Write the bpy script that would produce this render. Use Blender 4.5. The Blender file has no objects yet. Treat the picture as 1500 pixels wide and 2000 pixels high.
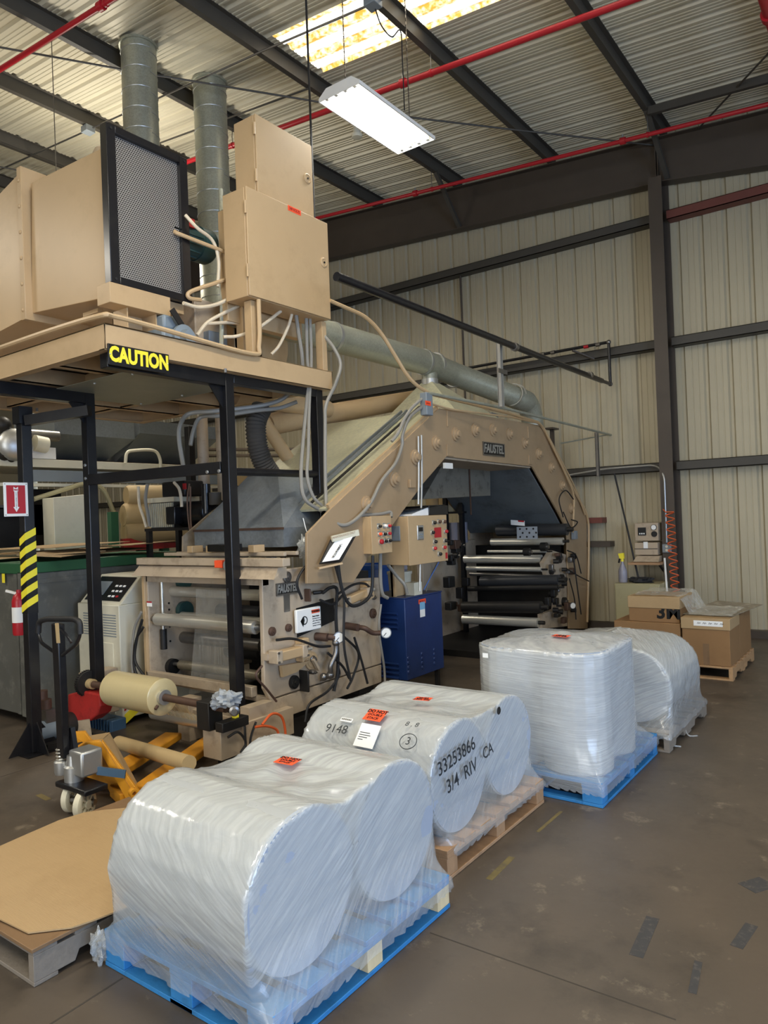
import bpy, bmesh, math, random
from mathutils import Vector, Matrix, noise
rnd = random.Random(7)
SC = bpy.context.scene
COL = SC.collection
# ---------------------------------------------------------------- camera
CAMH = 1.80
YAW, PITCH, ROLL, FPX = math.radians(36.1845), math.radians(0.3625), math.radians(-2.1953), 1417.44
_f = Vector((-math.sin(YAW)*math.cos(PITCH), math.cos(YAW)*math.cos(PITCH), math.sin(PITCH)))
_r0 = Vector((math.cos(YAW), math.sin(YAW), 0)); _u0 = _r0.cross(_f)
_r = math.cos(ROLL)*_r0 + math.sin(ROLL)*_u0
_u = -math.sin(ROLL)*_r0 + math.cos(ROLL)*_u0
CAM = Vector((0, 0, CAMH))
cd = bpy.data.cameras.new('camera'); cam = bpy.data.objects.new('camera', cd); COL.objects.link(cam)
cd.sensor_fit = 'HORIZONTAL'; cd.sensor_width = 36; cd.lens = FPX/1500*36; cd.clip_start = .05; cd.clip_end = 200
cam.matrix_world = Matrix(((_r.x, _u.x, -_f.x, 0), (_r.y, _u.y, -_f.y, 0), (_r.z, _u.z, -_f.z, CAMH), (0, 0, 0, 1)))
SC.camera = cam
# ---------------------------------------------------------------- light and exposure
SC.view_settings.view_transform = 'Standard'; SC.view_settings.look = 'None'
SC.view_settings.gamma = 1; SC.view_settings.use_curve_mapping = False
SC.view_settings.exposure = 0.15
w = bpy.data.worlds.new('sky'); SC.world = w; w.use_nodes = True
bgn = w.node_tree.nodes['Background']; bgn.inputs[0].default_value = (.62, .78, 1, 1); bgn.inputs[1].default_value = 1.6
def lamp(name, kind, loc, rot, energy, color, **kw):
    d = bpy.data.lights.new(name, kind); d.energy = energy; d.color = color
    for k, v in kw.items(): setattr(d, k, v)
    o = bpy.data.objects.new(name, d); COL.objects.link(o); o.location = loc; o.rotation_euler = rot
    return o
# sun on the roof (only the translucent roof strips let it in)
lamp('sun', 'SUN', (0, 0, 20), (math.radians(-38), math.radians(-22), 0), 16.0, (1, .96, .90), angle=.01)
# daylight through the open roll-up doors on the right and behind the camera
lamp('door_daylight', 'AREA', (6.9, -.6, 2.3), (0, math.radians(90), 0), 560, (.42, .62, 1), shape='RECTANGLE', size=4.2, size_y=5.0)
lamp('rear_door_daylight', 'AREA', (-1.0, -6.9, 2.3), (math.radians(90), 0, 0), 260, (1, .97, .90), shape='RECTANGLE', size=5.0, size_y=4.2)
# high-bay lamps added outside the picture, no housings; the first brightens the platform
for x, y, e in ((-1.6, 2.6, 120), (-4.0, -1.6, 110), (1.6, -.4, 90), (-9.0, 6.0, 110), (3.6, 6.0, 70), (-9.2, .2, 100)):
    lamp('added_bay_light', 'AREA', (x, y, 5.6), (0, 0, 0), e, (1, .93, .80), shape='RECTANGLE', size=.5, size_y=1.25)
    lamp('added_roof_uplight', 'AREA', (x, y, 5.72), (math.pi, 0, 0), e*.55, (1, .93, .80), shape='RECTANGLE', size=.5, size_y=1.25)   # upward lamp added to brighten the underside of the roof

# ---------------------------------------------------------------- helpers
def V(px, py, X=None, Y=None, Z=None):
    """point on the sight line of a photo pixel at a given world plane (photo is 1500x2000)"""
    d = _f + (px-750)/FPX*_r - (py-1000)/FPX*_u
    if X is not None: t = X/d.x
    elif Y is not None: t = Y/d.y
    else: t = (Z-CAMH)/d.z
    return CAM + d*t
def vec(a): return a if isinstance(a, Vector) else Vector(a)
ORG = {}
def org(o): return ORG.get(o.name, Vector((0, 0, 0))) if o else Vector((0, 0, 0))
def tag(o, label=None, cat=None, group=None, kind=None):
    if label: o['label'] = label
    if cat: o['category'] = cat
    if group: o['group'] = group
    if kind: o['kind'] = kind
    return o
def thing(name, label, cat, loc, group=None):
    o = bpy.data.objects.new(name, None); COL.objects.link(o); o.location = loc; o.empty_display_size = .1
    ORG[o.name] = Vector(loc)
    return tag(o, label, cat, group)
def frame_of(d):
    d = d.normalized(); a = Vector((0, 0, 1)) if abs(d.z) < .9 else Vector((1, 0, 0))
    x = d.cross(a).normalized(); return x, d.cross(x).normalized()
class MB:
    def __init__(s): s.v = []; s.f = []
    def add(s, vs, fs):
        n = len(s.v); s.v += [vec(q) for q in vs]; s.f += [tuple(i+n for i in q) for q in fs]; return s
    def box(s, a, b):
        x0, x1 = sorted((a[0], b[0])); y0, y1 = sorted((a[1], b[1])); z0, z1 = sorted((a[2], b[2]))
        return s.hexa([(x0,y0,z0),(x1,y0,z0),(x1,y1,z0),(x0,y1,z0),(x0,y0,z1),(x1,y0,z1),(x1,y1,z1),(x0,y1,z1)])
    def hexa(s, p): return s.add(p, [(3,2,1,0),(4,5,6,7),(0,1,5,4),(1,2,6,5),(2,3,7,6),(3,0,4,7)])
    def bar(s, a, b, w, h, up=(0,0,1)):
        """rectangular bar from a to b, w across, h along up"""
        a, b = vec(a), vec(b); d = (b-a).normalized(); up = vec(up)
        x = d.cross(up)
        if x.length < 1e-4: x = d.cross(Vector((0,1,0)))
        x.normalize(); y = x.cross(d).normalized(); x *= w/2; y *= h/2
        return s.hexa([a-x-y, a+x-y, a+x+y, a-x+y, b-x-y, b+x-y, b+x+y, b-x+y])
    def cyl(s, a, b, r, r2=None, n=16, cap=True):
        a, b = vec(a), vec(b); r2 = r if r2 is None else r2; x, y = frame_of(b-a)
        ring = [(x*math.cos(2*math.pi*i/n) + y*math.sin(2*math.pi*i/n)) for i in range(n)]
        vs = [a+q*r for q in ring] + [b+q*r2 for q in ring]
        fs = [(i, (i+1) % n, n+(i+1) % n, n+i) for i in range(n)]
        if cap: fs += [tuple(reversed(range(n))), tuple(range(n, 2*n))]
        return s.add(vs, fs)
    def ring(s, a, b, r, ri, n=24):
        """hollow tube with wall"""
        a, b = vec(a), vec(b); x, y = frame_of(b-a); vs = []
        for c, q in ((a, r), (b, r), (b, ri), (a, ri)):
            vs += [c + (x*math.cos(2*math.pi*i/n) + y*math.sin(2*math.pi*i/n))*q for i in range(n)]
        fs = []
        for k in range(4):
            for i in range(n): fs.append((k*n+i, k*n+(i+1) % n, ((k+1) % 4)*n+(i+1) % n, ((k+1) % 4)*n+i))
        return s.add(vs, fs)
    def tube(s, pts, r, n=8, cap=True, rf=None):
        pts = [vec(q) for q in pts]; m = len(pts); x, y = frame_of(pts[1]-pts[0]); vs = []; fs = []
        for k in range(m):
            d = (pts[min(k+1, m-1)]-pts[max(k-1, 0)]).normalized()
            x = (x - d*x.dot(d)).normalized(); y = d.cross(x)
            rr = r if rf is None else rf(k, m)
            vs += [pts[k] + (x*math.cos(2*math.pi*i/n) + y*math.sin(2*math.pi*i/n))*rr for i in range(n)]
        for k in range(m-1):
            fs += [(k*n+i, k*n+(i+1) % n, (k+1)*n+(i+1) % n, (k+1)*n+i) for i in range(n)]
        if cap: fs += [tuple(reversed(range(n))), tuple(range((m-1)*n, m*n))]
        return s.add(vs, fs)
    def prism(s, pts, ext):
        pts = [vec(q) for q in pts]; ext = vec(ext); n = len(pts)
        fs = [tuple(range(n)), tuple(reversed(range(n, 2*n)))] + [((i+1) % n, i, n+i, n+(i+1) % n) for i in range(n)]
        return s.add(pts + [q+ext for q in pts], fs)
    def lathe(s, prof, o, ax=(0,0,1), n=20):
        o, ax = vec(o), vec(ax).normalized(); x, y = frame_of(ax); m = len(prof); vs = []; fs = []
        for r, h in prof: vs += [o + ax*h + (x*math.cos(2*math.pi*i/n)+y*math.sin(2*math.pi*i/n))*r for i in range(n)]
        for k in range(m-1): fs += [(k*n+i, k*n+(i+1) % n, (k+1)*n+(i+1) % n, (k+1)*n+i) for i in range(n)]
        if prof[0][0] > 1e-4: fs.append(tuple(reversed(range(n))))
        if prof[-1][0] > 1e-4: fs.append(tuple(range((m-1)*n, m*n)))
        return s.add(vs, fs)
    def ball(s, c, rx, ry=None, rz=None, n=14, m=9, jit=0, seed=0):
        c = vec(c); ry = ry or rx; rz = rz or rx; vs = []; fs = []; q = random.Random(seed)
        for k in range(m+1):
            t = math.pi*k/m
            for i in range(n):
                a = 2*math.pi*i/n; p = Vector((math.sin(t)*math.cos(a), math.sin(t)*math.sin(a), math.cos(t)))
                j = 1 + jit*noise.noise(p*2.6+Vector((seed*3.1, 0, 0)))
                vs.append(c + Vector((p.x*rx, p.y*ry, p.z*rz))*j)
        for k in range(m): fs += [(k*n+i, (k+1)*n+i, (k+1)*n+(i+1) % n, k*n+(i+1) % n) for i in range(n)]
        return s.add(vs, fs)
    def plate(s, o, u, v, lu, lv, t):
        """flat slab: corner o, size lu x lv along unit u and v, thickness t along u x v"""
        o, u, v = vec(o), vec(u), vec(v); n = u.cross(v).normalized()*t; a, b = u*lu, v*lv
        return s.hexa([o, o+a, o+a+b, o+b, o+n, o+a+n, o+a+b+n, o+b+n])
    def build(s, name, mat, parent=None, smooth=None, bevel=0, mod=None):
        me = bpy.data.meshes.new(name); o = bpy.data.objects.new(name, me); COL.objects.link(o)
        if parent is None:
            lo = Vector((min(q.x for q in s.v), min(q.y for q in s.v), min(q.z for q in s.v)))
            hi = Vector((max(q.x for q in s.v), max(q.y for q in s.v), max(q.z for q in s.v)))
            g = Vector(((lo.x+hi.x)/2, (lo.y+hi.y)/2, lo.z)); o.location = g; ORG[o.name] = g
        else:
            g = org(parent); o.parent = parent; ORG[o.name] = g
        me.from_pydata([q-g for q in s.v], [], s.f)
        bm = bmesh.new(); bm.from_mesh(me); bmesh.ops.remove_doubles(bm, verts=bm.verts, dist=1e-6)
        bmesh.ops.recalc_face_normals(bm, faces=bm.faces); bm.to_mesh(me); bm.free()
        me.materials.append(mat)
        if smooth is None: smooth = 40
        if smooth:
            me.polygons.foreach_set('use_smooth', [True]*len(me.polygons)); me.set_sharp_from_angle(angle=math.radians(smooth))
        if bevel:
            b = o.modifiers.new('bevel', 'BEVEL'); b.width = bevel; b.segments = 2; b.limit_method = 'ANGLE'; b.angle_limit = math.radians(50)
        return o
def rnd_path(pts, rad=.06, k=5):
    """round the corners of a polyline"""
    pts = [vec(q) for q in pts]; out = [pts[0]]
    for i in range(1, len(pts)-1):
        a, b, c = pts[i-1], pts[i], pts[i+1]; r = min(rad, (a-b).length*.48, (c-b).length*.48)
        p, q = b+(a-b).normalized()*r, b+(c-b).normalized()*r
        for j in range(k+1):
            t = j/k; out.append(p*(1-t)**2 + b*2*t*(1-t) + q*t*t)
    return out + [pts[-1]]
def spline(pts, k=8):
    """Catmull-Rom through points"""
    pts = [vec(q) for q in pts]; P = [pts[0]*2-pts[1]] + pts + [pts[-1]*2-pts[-2]]; out = []
    for i in range(1, len(P)-2):
        for j in range(k):
            t = j/k; a, b, c, d = P[i-1], P[i], P[i+1], P[i+2]
            out.append(.5*((2*b) + (c-a)*t + (2*a-5*b+4*c-d)*t*t + (3*b-a-3*c+d)*t**3))
    return out + [pts[-1]]
def instance(src, name, parent, loc=None, rot=None):
    o = bpy.data.objects.new(name, src.data); COL.objects.link(o); o.parent = parent
    for m in src.modifiers:
        q = o.modifiers.new(m.name, m.type)
        if m.type == 'BEVEL': q.width = m.width; q.segments = m.segments; q.limit_method = m.limit_method; q.angle_limit = m.angle_limit
    if loc is not None: o.location = loc
    if rot is not None: o.rotation_euler = rot
    return o
def text(s, size, mat, o, u, v, parent=None, name='lettering', bold=0, sx=1.0, ext=.0008, align='CENTER'):
    c = bpy.data.curves.new('t', 'FONT'); c.body = s; c.size = size; c.align_x = align; c.align_y = 'CENTER'; c.extrude = ext; c.offset = bold
    c.resolution_u = 3
    t = bpy.data.objects.new('t', c); COL.objects.link(t)
    dg = bpy.context.evaluated_depsgraph_get(); me = bpy.data.meshes.new_from_object(t.evaluated_get(dg))
    bpy.data.objects.remove(t); bpy.data.curves.remove(c)
    o, u, v = vec(o), vec(u).normalized(), vec(v).normalized(); n = u.cross(v).normalized(); g = org(parent) if parent else o
    for q in me.vertices: q.co = o + u*(q.co.x*sx) + v*q.co.y + n*(q.co.z) - g
    me.materials.clear(); me.materials.append(mat)
    ob = bpy.data.objects.new(name, me); COL.objects.link(ob)
    if parent: ob.parent = parent
    else: ob.location = g
    ORG[ob.name] = g
    return ob
# ---------------------------------------------------------------- materials
def nod(nt, kind, **kw):
    n = nt.nodes.new(kind)
    for k, v in kw.items():
        if k.startswith('i_'): n.inputs[k[2:].replace('_', ' ')].default_value = v
        else: setattr(n, k, v)
    return n
def mat(name, col, rough=.5, metal=0, var=.12, scale=6, bump=0, bscale=60, dirt=None, dscale=3, damt=.5, stretch=None, spec=.5, coat=0):
    m = bpy.data.materials.new(name); m.use_nodes = True; nt = m.node_tree; b = nt.nodes['Principled BSDF']
    b.inputs['Roughness'].default_value = rough; b.inputs['Metallic'].default_value = metal; b.inputs['Specular IOR Level'].default_value = spec
    b.inputs['Coat Weight'].default_value = coat
    tc = nod(nt, 'ShaderNodeTexCoord'); src = tc.outputs['Object']
    if stretch:
        mp = nod(nt, 'ShaderNodeMapping'); mp.inputs['Scale'].default_value = stretch; nt.links.new(src, mp.inputs[0]); src = mp.outputs[0]
    n1 = nod(nt, 'ShaderNodeTexNoise'); n1.inputs['Scale'].default_value = scale; n1.inputs['Detail'].default_value = 5; nt.links.new(src, n1.inputs['Vector'])
    mx = nod(nt, 'ShaderNodeMix', data_type='RGBA')
    mx.inputs[6].default_value = tuple(max(0, c*(1-var)) for c in col[:3]) + (1,); mx.inputs[7].default_value = tuple(min(1, c*(1+var)) for c in col[:3]) + (1,)
    nt.links.new(n1.outputs[0], mx.inputs[0]); out = mx.outputs[2]
    if dirt:
        n2 = nod(nt, 'ShaderNodeTexNoise'); n2.inputs['Scale'].default_value = dscale; n2.inputs['Detail'].default_value = 8; n2.inputs['Roughness'].default_value = .7
        nt.links.new(tc.outputs['Object'], n2.inputs['Vector'])
        cr = nod(nt, 'ShaderNodeValToRGB'); cr.color_ramp.elements[0].position = .52; cr.color_ramp.elements[1].position = .72
        cr.color_ramp.elements[1].color = (damt,)*3 + (1,); nt.links.new(n2.outputs[0], cr.inputs[0])
        m2 = nod(nt, 'ShaderNodeMix', data_type='RGBA'); m2.inputs[7].default_value = tuple(dirt[:3]) + (1,)
        nt.links.new(cr.outputs[0], m2.inputs[0]); nt.links.new(out, m2.inputs[6]); out = m2.outputs[2]
    nt.links.new(out, b.inputs['Base Color'])
    if bump:
        n3 = nod(nt, 'ShaderNodeTexNoise'); n3.inputs['Scale'].default_value = bscale; n3.inputs['Detail'].default_value = 4; nt.links.new(src, n3.inputs['Vector'])
        bp = nod(nt, 'ShaderNodeBump'); bp.inputs['Strength'].default_value = bump; bp.inputs['Distance'].default_value = .01
        nt.links.new(n3.outputs[0], bp.inputs['Height']); nt.links.new(bp.outputs[0], b.inputs['Normal'])
    return m
def S(h):   # srgb hex -> linear
    h = h.lstrip('#'); return tuple((lambda c: c/12.92 if c <= .04045 else ((c+.055)/1.055)**2.4)(int(h[i:i+2], 16)/255) for i in (0, 2, 4))
def galv(name, col, rough=.38, metal=.85, sc=70):
    m = mat(name, col, rough, metal, var=.15, scale=4); nt = m.node_tree; b = nt.nodes['Principled BSDF']
    tc = nod(nt, 'ShaderNodeTexCoord'); vo = nod(nt, 'ShaderNodeTexVoronoi'); vo.inputs['Scale'].default_value = sc
    nt.links.new(tc.outputs['Object'], vo.inputs['Vector'])
    bw = nod(nt, 'ShaderNodeRGBToBW'); nt.links.new(vo.outputs['Color'], bw.inputs[0])
    mr = nod(nt, 'ShaderNodeMapRange'); mr.inputs[3].default_value = rough-.12; mr.inputs[4].default_value = rough+.16
    nt.links.new(bw.outputs[0], mr.inputs[0]); nt.links.new(mr.outputs[0], b.inputs['Roughness'])
    old = b.inputs['Base Color'].links[0].from_socket
    mx = nod(nt, 'ShaderNodeMix', data_type='RGBA', blend_type='MULTIPLY'); mx.inputs[0].default_value = .35
    cr = nod(nt, 'ShaderNodeMapRange'); cr.inputs[3].default_value = .45; cr.inputs[4].default_value = 1.25
    nt.links.new(bw.outputs[0], cr.inputs[0]); nt.links.new(old, mx.inputs[6]); nt.links.new(cr.outputs[0], mx.inputs[7]); nt.links.new(mx.outputs[2], b.inputs['Base Color'])
    return m
M = {}
M['tan'] = mat('tan_paint', S('BFA27A'), .42, 0, .07, 3, .02, 40, dirt=S('8C7450'), dscale=2.2, damt=.25)
M['tan_dirty'] = mat('worn_tan_paint', S('B4A28A'), .5, 0, .12, 5, .04, 30, dirt=S('5E4E3A'), dscale=6, damt=.5)
M['tan_arch'] = mat('greyer_tan_paint', S('A58C6C'), .45, 0, .08, 3, .02, 40, dirt=S('7A6446'), dscale=2.5, damt=.3)  # tan, darker and greyer than on the boxes
M['brown'] = mat('dark_brown_steel', S('4A4036'), .5, 0, .15, 4)
M['beam'] = mat('dark_grey_steel', S('45413A'), .55, 0, .15, 4)
M['redox'] = mat('red_oxide_steel', S('6E3A30'), .55, 0, .15, 4)
M['black'] = mat('black_gloss_paint', S('17171A'), .28, 0, .2, 5, dirt=S('3A3833'), dscale=6, damt=.25)
M['blackm'] = mat('black_rubber', S('1B1B1C'), .6, 0, .2, 8)
M['steel'] = mat('dull_steel', S('8D8A86'), .35, .9, .2, 10, .03, 60, dirt=S('4C4238'), dscale=6, damt=.4)
M['chrome'] = mat('polished_steel', S('DDD9CC'), .28, .65, .08, 3, .01, 30, stretch=(1, 30, 30))
M['rubber_roll'] = mat('dark_roller', S('3A3B3D'), .4, .3, .15, 6)
M['alu'] = mat('cast_aluminium', S('BFC0BE'), .38, .8, .1, 12, .05, 80)
M['rust'] = mat('rusty_brown_steel', S('5C463A'), .6, .4, .25, 14, .1, 60)
M['galv'] = galv('galvanized_sheet', S('A8A998'), .42, .45)
M['galv2'] = galv('dull_galvanized_sheet', S('C6C2A4'), .45, .25, 40)
M['galv3'] = galv('grey_galvanized_sheet', S('7F8486'), .55, .35, 55)
M['greyplastic'] = mat('grey_conduit', S('8B877E'), .45, 0, .08, 6)
M['greybox'] = mat('grey_box_paint', S('7F878C'), .45, 0, .08, 6)
M['white'] = mat('white_enamel', S('EDECE6'), .35, 0, .04, 5)
M['offwhite'] = mat('cream_enamel', S('D9D3BC'), .45, 0, .05, 5, dirt=S('9B937C'), dscale=4, damt=.25)
M['red'] = mat('red_paint', S('B3202A'), .35, 0, .1, 6)
M['reddirty'] = mat('worn_red_paint', S('A92A26'), .5, 0, .15, 6, dirt=S('3B1512'), dscale=9, damt=.6)
M['orange'] = mat('orange_sticker', S('FF5A2E'), .6, 0, .05, 8)
M['yellow'] = mat('yellow_print', S('F4E23A'), .45, 0, .05, 8)
M['yellowjack'] = mat('amber_paint', S('D9962A'), .4, 0, .1, 5, dirt=S('8A5D1E'), dscale=5, damt=.3)
M['blackprint'] = mat('black_print', S('101010'), .5, 0, .05, 8)
M['ink'] = mat('marker_ink', S('2A2F33'), .4, 0, .1, 8)
M['paper'] = mat('white_paper', S('F2F2EE'), .6, 0, .03, 8)
M['blue'] = mat('blue_paint', S('1E3566'), .35, 0, .12, 4, dirt=S('0F1C38'), dscale=3, damt=.4)
M['bluebarrel'] = mat('blue_plastic', S('1C4A8C'), .4, 0, .1, 4)
M['blueblack'] = mat('blue_steel_oxide', S('3D5A73'), .5, 0, .15, 5)
M['palletblue'] = mat('blue_pallet_paint', S('2F7DB8'), .6, 0, .2, 9, .15, 60, dirt=S('2A4A5E'), dscale=7, damt=.55, stretch=(1, 1, 1))
M['wood'] = mat('pallet_wood', S('A98460'), .7, 0, .25, 5, .2, 50, dirt=S('5C4630'), dscale=5, damt=.4, stretch=(1, 6, 6))
M['woody'] = mat('pallet_wood_long', S('B08B62'), .7, 0, .25, 5, .2, 50, dirt=S('5C4630'), dscale=5, damt=.4, stretch=(6, 1, 6))
M['woodpale'] = mat('pale_pine', S('D8C49A'), .7, 0, .18, 8, .1, 60, stretch=(5, 5, 1))
M['woodgrey'] = mat('weathered_wood', S('81776A'), .8, 0, .25, 6, .3, 40, dirt=S('4A443C'), dscale=6, damt=.5)
M['ply'] = mat('stained_plywood', S('7E6244'), .65, 0, .25, 3, .1, 30, dirt=S('4A3420'), dscale=3, damt=.6)
M['card'] = mat('corrugated_cardboard', S('AC9068'), .8, 0, .05, 3, .25, 14, dirt=S('93764F'), dscale=2, damt=.35, stretch=(1.2, 24, 1))
M['card2'] = mat('brown_cardboard', S('8E6B44'), .8, 0, .1, 4, .04, 30, dirt=S('7A5833'), dscale=3, damt=.35)
M['amberfilm'] = mat('amber_film_roll', S('D2C193'), .25, .15, .05, 3, stretch=(40, 1, 1))
M['rag'] = mat('grey_rag', S('9AA0A6'), .9, 0, .2, 20, .3, 90)
M['green'] = mat('green_paint', S('2B5A3A'), .5, 0, .2, 4)
M['greymetal'] = mat('grey_bin_steel', S('6E6E68'), .5, .4, .25, 3, .05, 30, dirt=S('A9A79B'), dscale=6, damt=.4)
M['dark'] = mat('dark_machine_steel', S('2A2826'), .5, .4, .3, 7, .05, 50)
M['darkpanel'] = mat('scuffed_dark_panel', S('70777A'), .5, .2, .2, 4, .03, 30, dirt=S('22211F'), dscale=3, damt=.5)
M['rustpanel'] = mat('rusted_grey_panel', S('807C70'), .55, .2, .2, 4, .03, 30, dirt=S('30231A'), dscale=6, damt=.8)
M['fanblue'] = mat('grey_blue_paint', S('7A868E'), .45, 0, .1, 5)
M['teal'] = mat('dark_teal_motor', S('2E4A48'), .4, 0, .1, 5)
M['kraft'] = mat('kraft_paper_roll', S('B0986E'), .7, 0, .1, 4)
M['bottle'] = mat('cloudy_bottle', S('8E8C96'), .3, 0, .2, 8)
M['cloth_dark'] = mat('dark_cloth', S('2B2B2D'), .9, 0, .2, 20, .2, 60)
M['hose'] = mat('dark_flex_hose', S('4A453F'), .75, 0, .15, 8)
M['orangecable'] = mat('orange_hose', S('D8602E'), .45, 0, .1, 8)
M['bluecable'] = mat('pale_blue_cable', S('5E7FC0'), .45, 0, .1, 8)
M['browncable'] = mat('brown_hose', S('6A5040'), .5, 0, .1, 8)
M['whitedirty'] = mat('painted_flex_conduit', S('D8C9AE'), .5, 0, .2, 25, .1, 60)
M['rolled'] = mat('film_roll_side', S('AEB2B3'), .3, 0, .03, 3, .03, 8, stretch=(20, 1, 1))
M['rolledz'] = mat('film_roll_side_upright', S('AEB2B3'), .3, 0, .03, 3, .03, 8, stretch=(1, 1, 30))
M['rolledy'] = mat('film_roll_side_far', S('AEB2B3'), .3, 0, .03, 3, .03, 8, stretch=(1, 20, 1))
M['rollend'] = mat('film_roll_end', S('A0A9B6'), .4, 0, .05, 3, .03, 8)
M['greencab'] = mat('khaki_enamel', S('A69D78'), .5, 0, .06, 3, dirt=S('7A7256'), dscale=3, damt=.3)
def emit(name, col, st):
    m = bpy.data.materials.new(name); m.use_nodes = True; b = m.node_tree.nodes['Principled BSDF']
    b.inputs['Base Color'].default_value = (*col, 1); b.inputs['Emission Color'].default_value = (*col, 1); b.inputs['Emission Strength'].default_value = st
    return m
def film(name, tint=(.95, .97, 1), amount=.3, stretch=(3, 30, 3), rot=(0, 0, 0), bump=.5, rough=.18, wr=8, skirt=None):
    """clear stretch film: see-through, with streaks of white haze and glossy wrinkles"""
    m = bpy.data.materials.new(name); m.use_nodes = True; nt = m.node_tree; nt.nodes.clear(); L = nt.links.new
    out = nod(nt, 'ShaderNodeOutputMaterial'); tr = nod(nt, 'ShaderNodeBsdfTransparent'); pr = nod(nt, 'ShaderNodeBsdfPrincipled')
    pr.inputs['Base Color'].default_value = (*tint, 1); pr.inputs['Roughness'].default_value = rough; pr.inputs['Specular IOR Level'].default_value = 1.0
    tc = nod(nt, 'ShaderNodeTexCoord'); mp = nod(nt, 'ShaderNodeMapping'); mp.vector_type = 'TEXTURE'; mp.inputs['Scale'].default_value = tuple(1/q for q in stretch); mp.inputs['Rotation'].default_value = rot
    L(tc.outputs['Object'], mp.inputs[0])
    n1 = nod(nt, 'ShaderNodeTexNoise'); n1.inputs['Scale'].default_value = 3; n1.inputs['Detail'].default_value = 4; n1.inputs['Roughness'].default_value = .55; n1.inputs['Distortion'].default_value = .3
    L(mp.outputs[0], n1.inputs['Vector'])
    n2 = nod(nt, 'ShaderNodeTexNoise'); n2.inputs['Scale'].default_value = wr; n2.inputs['Detail'].default_value = 6; n2.inputs['Roughness'].default_value = .6; n2.inputs['Distortion'].default_value = 2.2
    L(tc.outputs['Object'], n2.inputs['Vector'])
    n3 = nod(nt, 'ShaderNodeTexNoise'); n3.inputs['Scale'].default_value = 2.2; n3.inputs['Detail'].default_value = 2; L(tc.outputs['Object'], n3.inputs['Vector'])
    mr = nod(nt, 'ShaderNodeMapRange'); mr.inputs[1].default_value = .38; mr.inputs[2].default_value = .68; mr.inputs[3].default_value = amount*.78; mr.inputs[4].default_value = min(1, amount*1.28)
    L(n1.outputs[0], mr.inputs[0])
    # the crumple noise fades in and out in large patches, the pull streaks run everywhere
    pw = nod(nt, 'ShaderNodeMapRange'); pw.inputs[1].default_value = .36; pw.inputs[2].default_value = .58; pw.inputs[4].default_value = 1.5; L(n3.outputs[0], pw.inputs[0])
    mu = nod(nt, 'ShaderNodeMath', operation='MULTIPLY'); L(n2.outputs[0], mu.inputs[0]); L(pw.outputs[0], mu.inputs[1])
    hf = nod(nt, 'ShaderNodeMath', operation='MULTIPLY'); hf.inputs[1].default_value = .5; L(n1.outputs[0], hf.inputs[0])
    ad = nod(nt, 'ShaderNodeMath', operation='ADD'); L(hf.outputs[0], ad.inputs[0]); L(mu.outputs[0], ad.inputs[1])
    bp = nod(nt, 'ShaderNodeBump'); bp.inputs['Strength'].default_value = bump; bp.inputs['Distance'].default_value = .012
    L(ad.outputs[0], bp.inputs['Height']); L(bp.outputs[0], pr.inputs['Normal'])
    fac = mr.outputs[0]
    if skirt:   # many layers of film round the rolls, a single layer over the pallet
        sp = nod(nt, 'ShaderNodeSeparateXYZ'); L(tc.outputs['Object'], sp.inputs[0])
        sk_ = nod(nt, 'ShaderNodeMapRange'); sk_.inputs[1].default_value = skirt[0]; sk_.inputs[2].default_value = skirt[1]; sk_.inputs[3].default_value = skirt[2]; sk_.inputs[4].default_value = 1
        L(sp.outputs['Z'], sk_.inputs[0]); ml = nod(nt, 'ShaderNodeMath', operation='MULTIPLY'); L(fac, ml.inputs[0]); L(sk_.outputs[0], ml.inputs[1]); fac = ml.outputs[0]
    mx = nod(nt, 'ShaderNodeMixShader'); L(fac, mx.inputs[0]); L(tr.outputs[0], mx.inputs[1]); L(pr.outputs[0], mx.inputs[2])
    L(mx.outputs[0], out.inputs[0])
    return m
M['web'] = film('clear_film_web', (.8, .8, .74), .22, (20, 1, 1), bump=.2)
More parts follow.
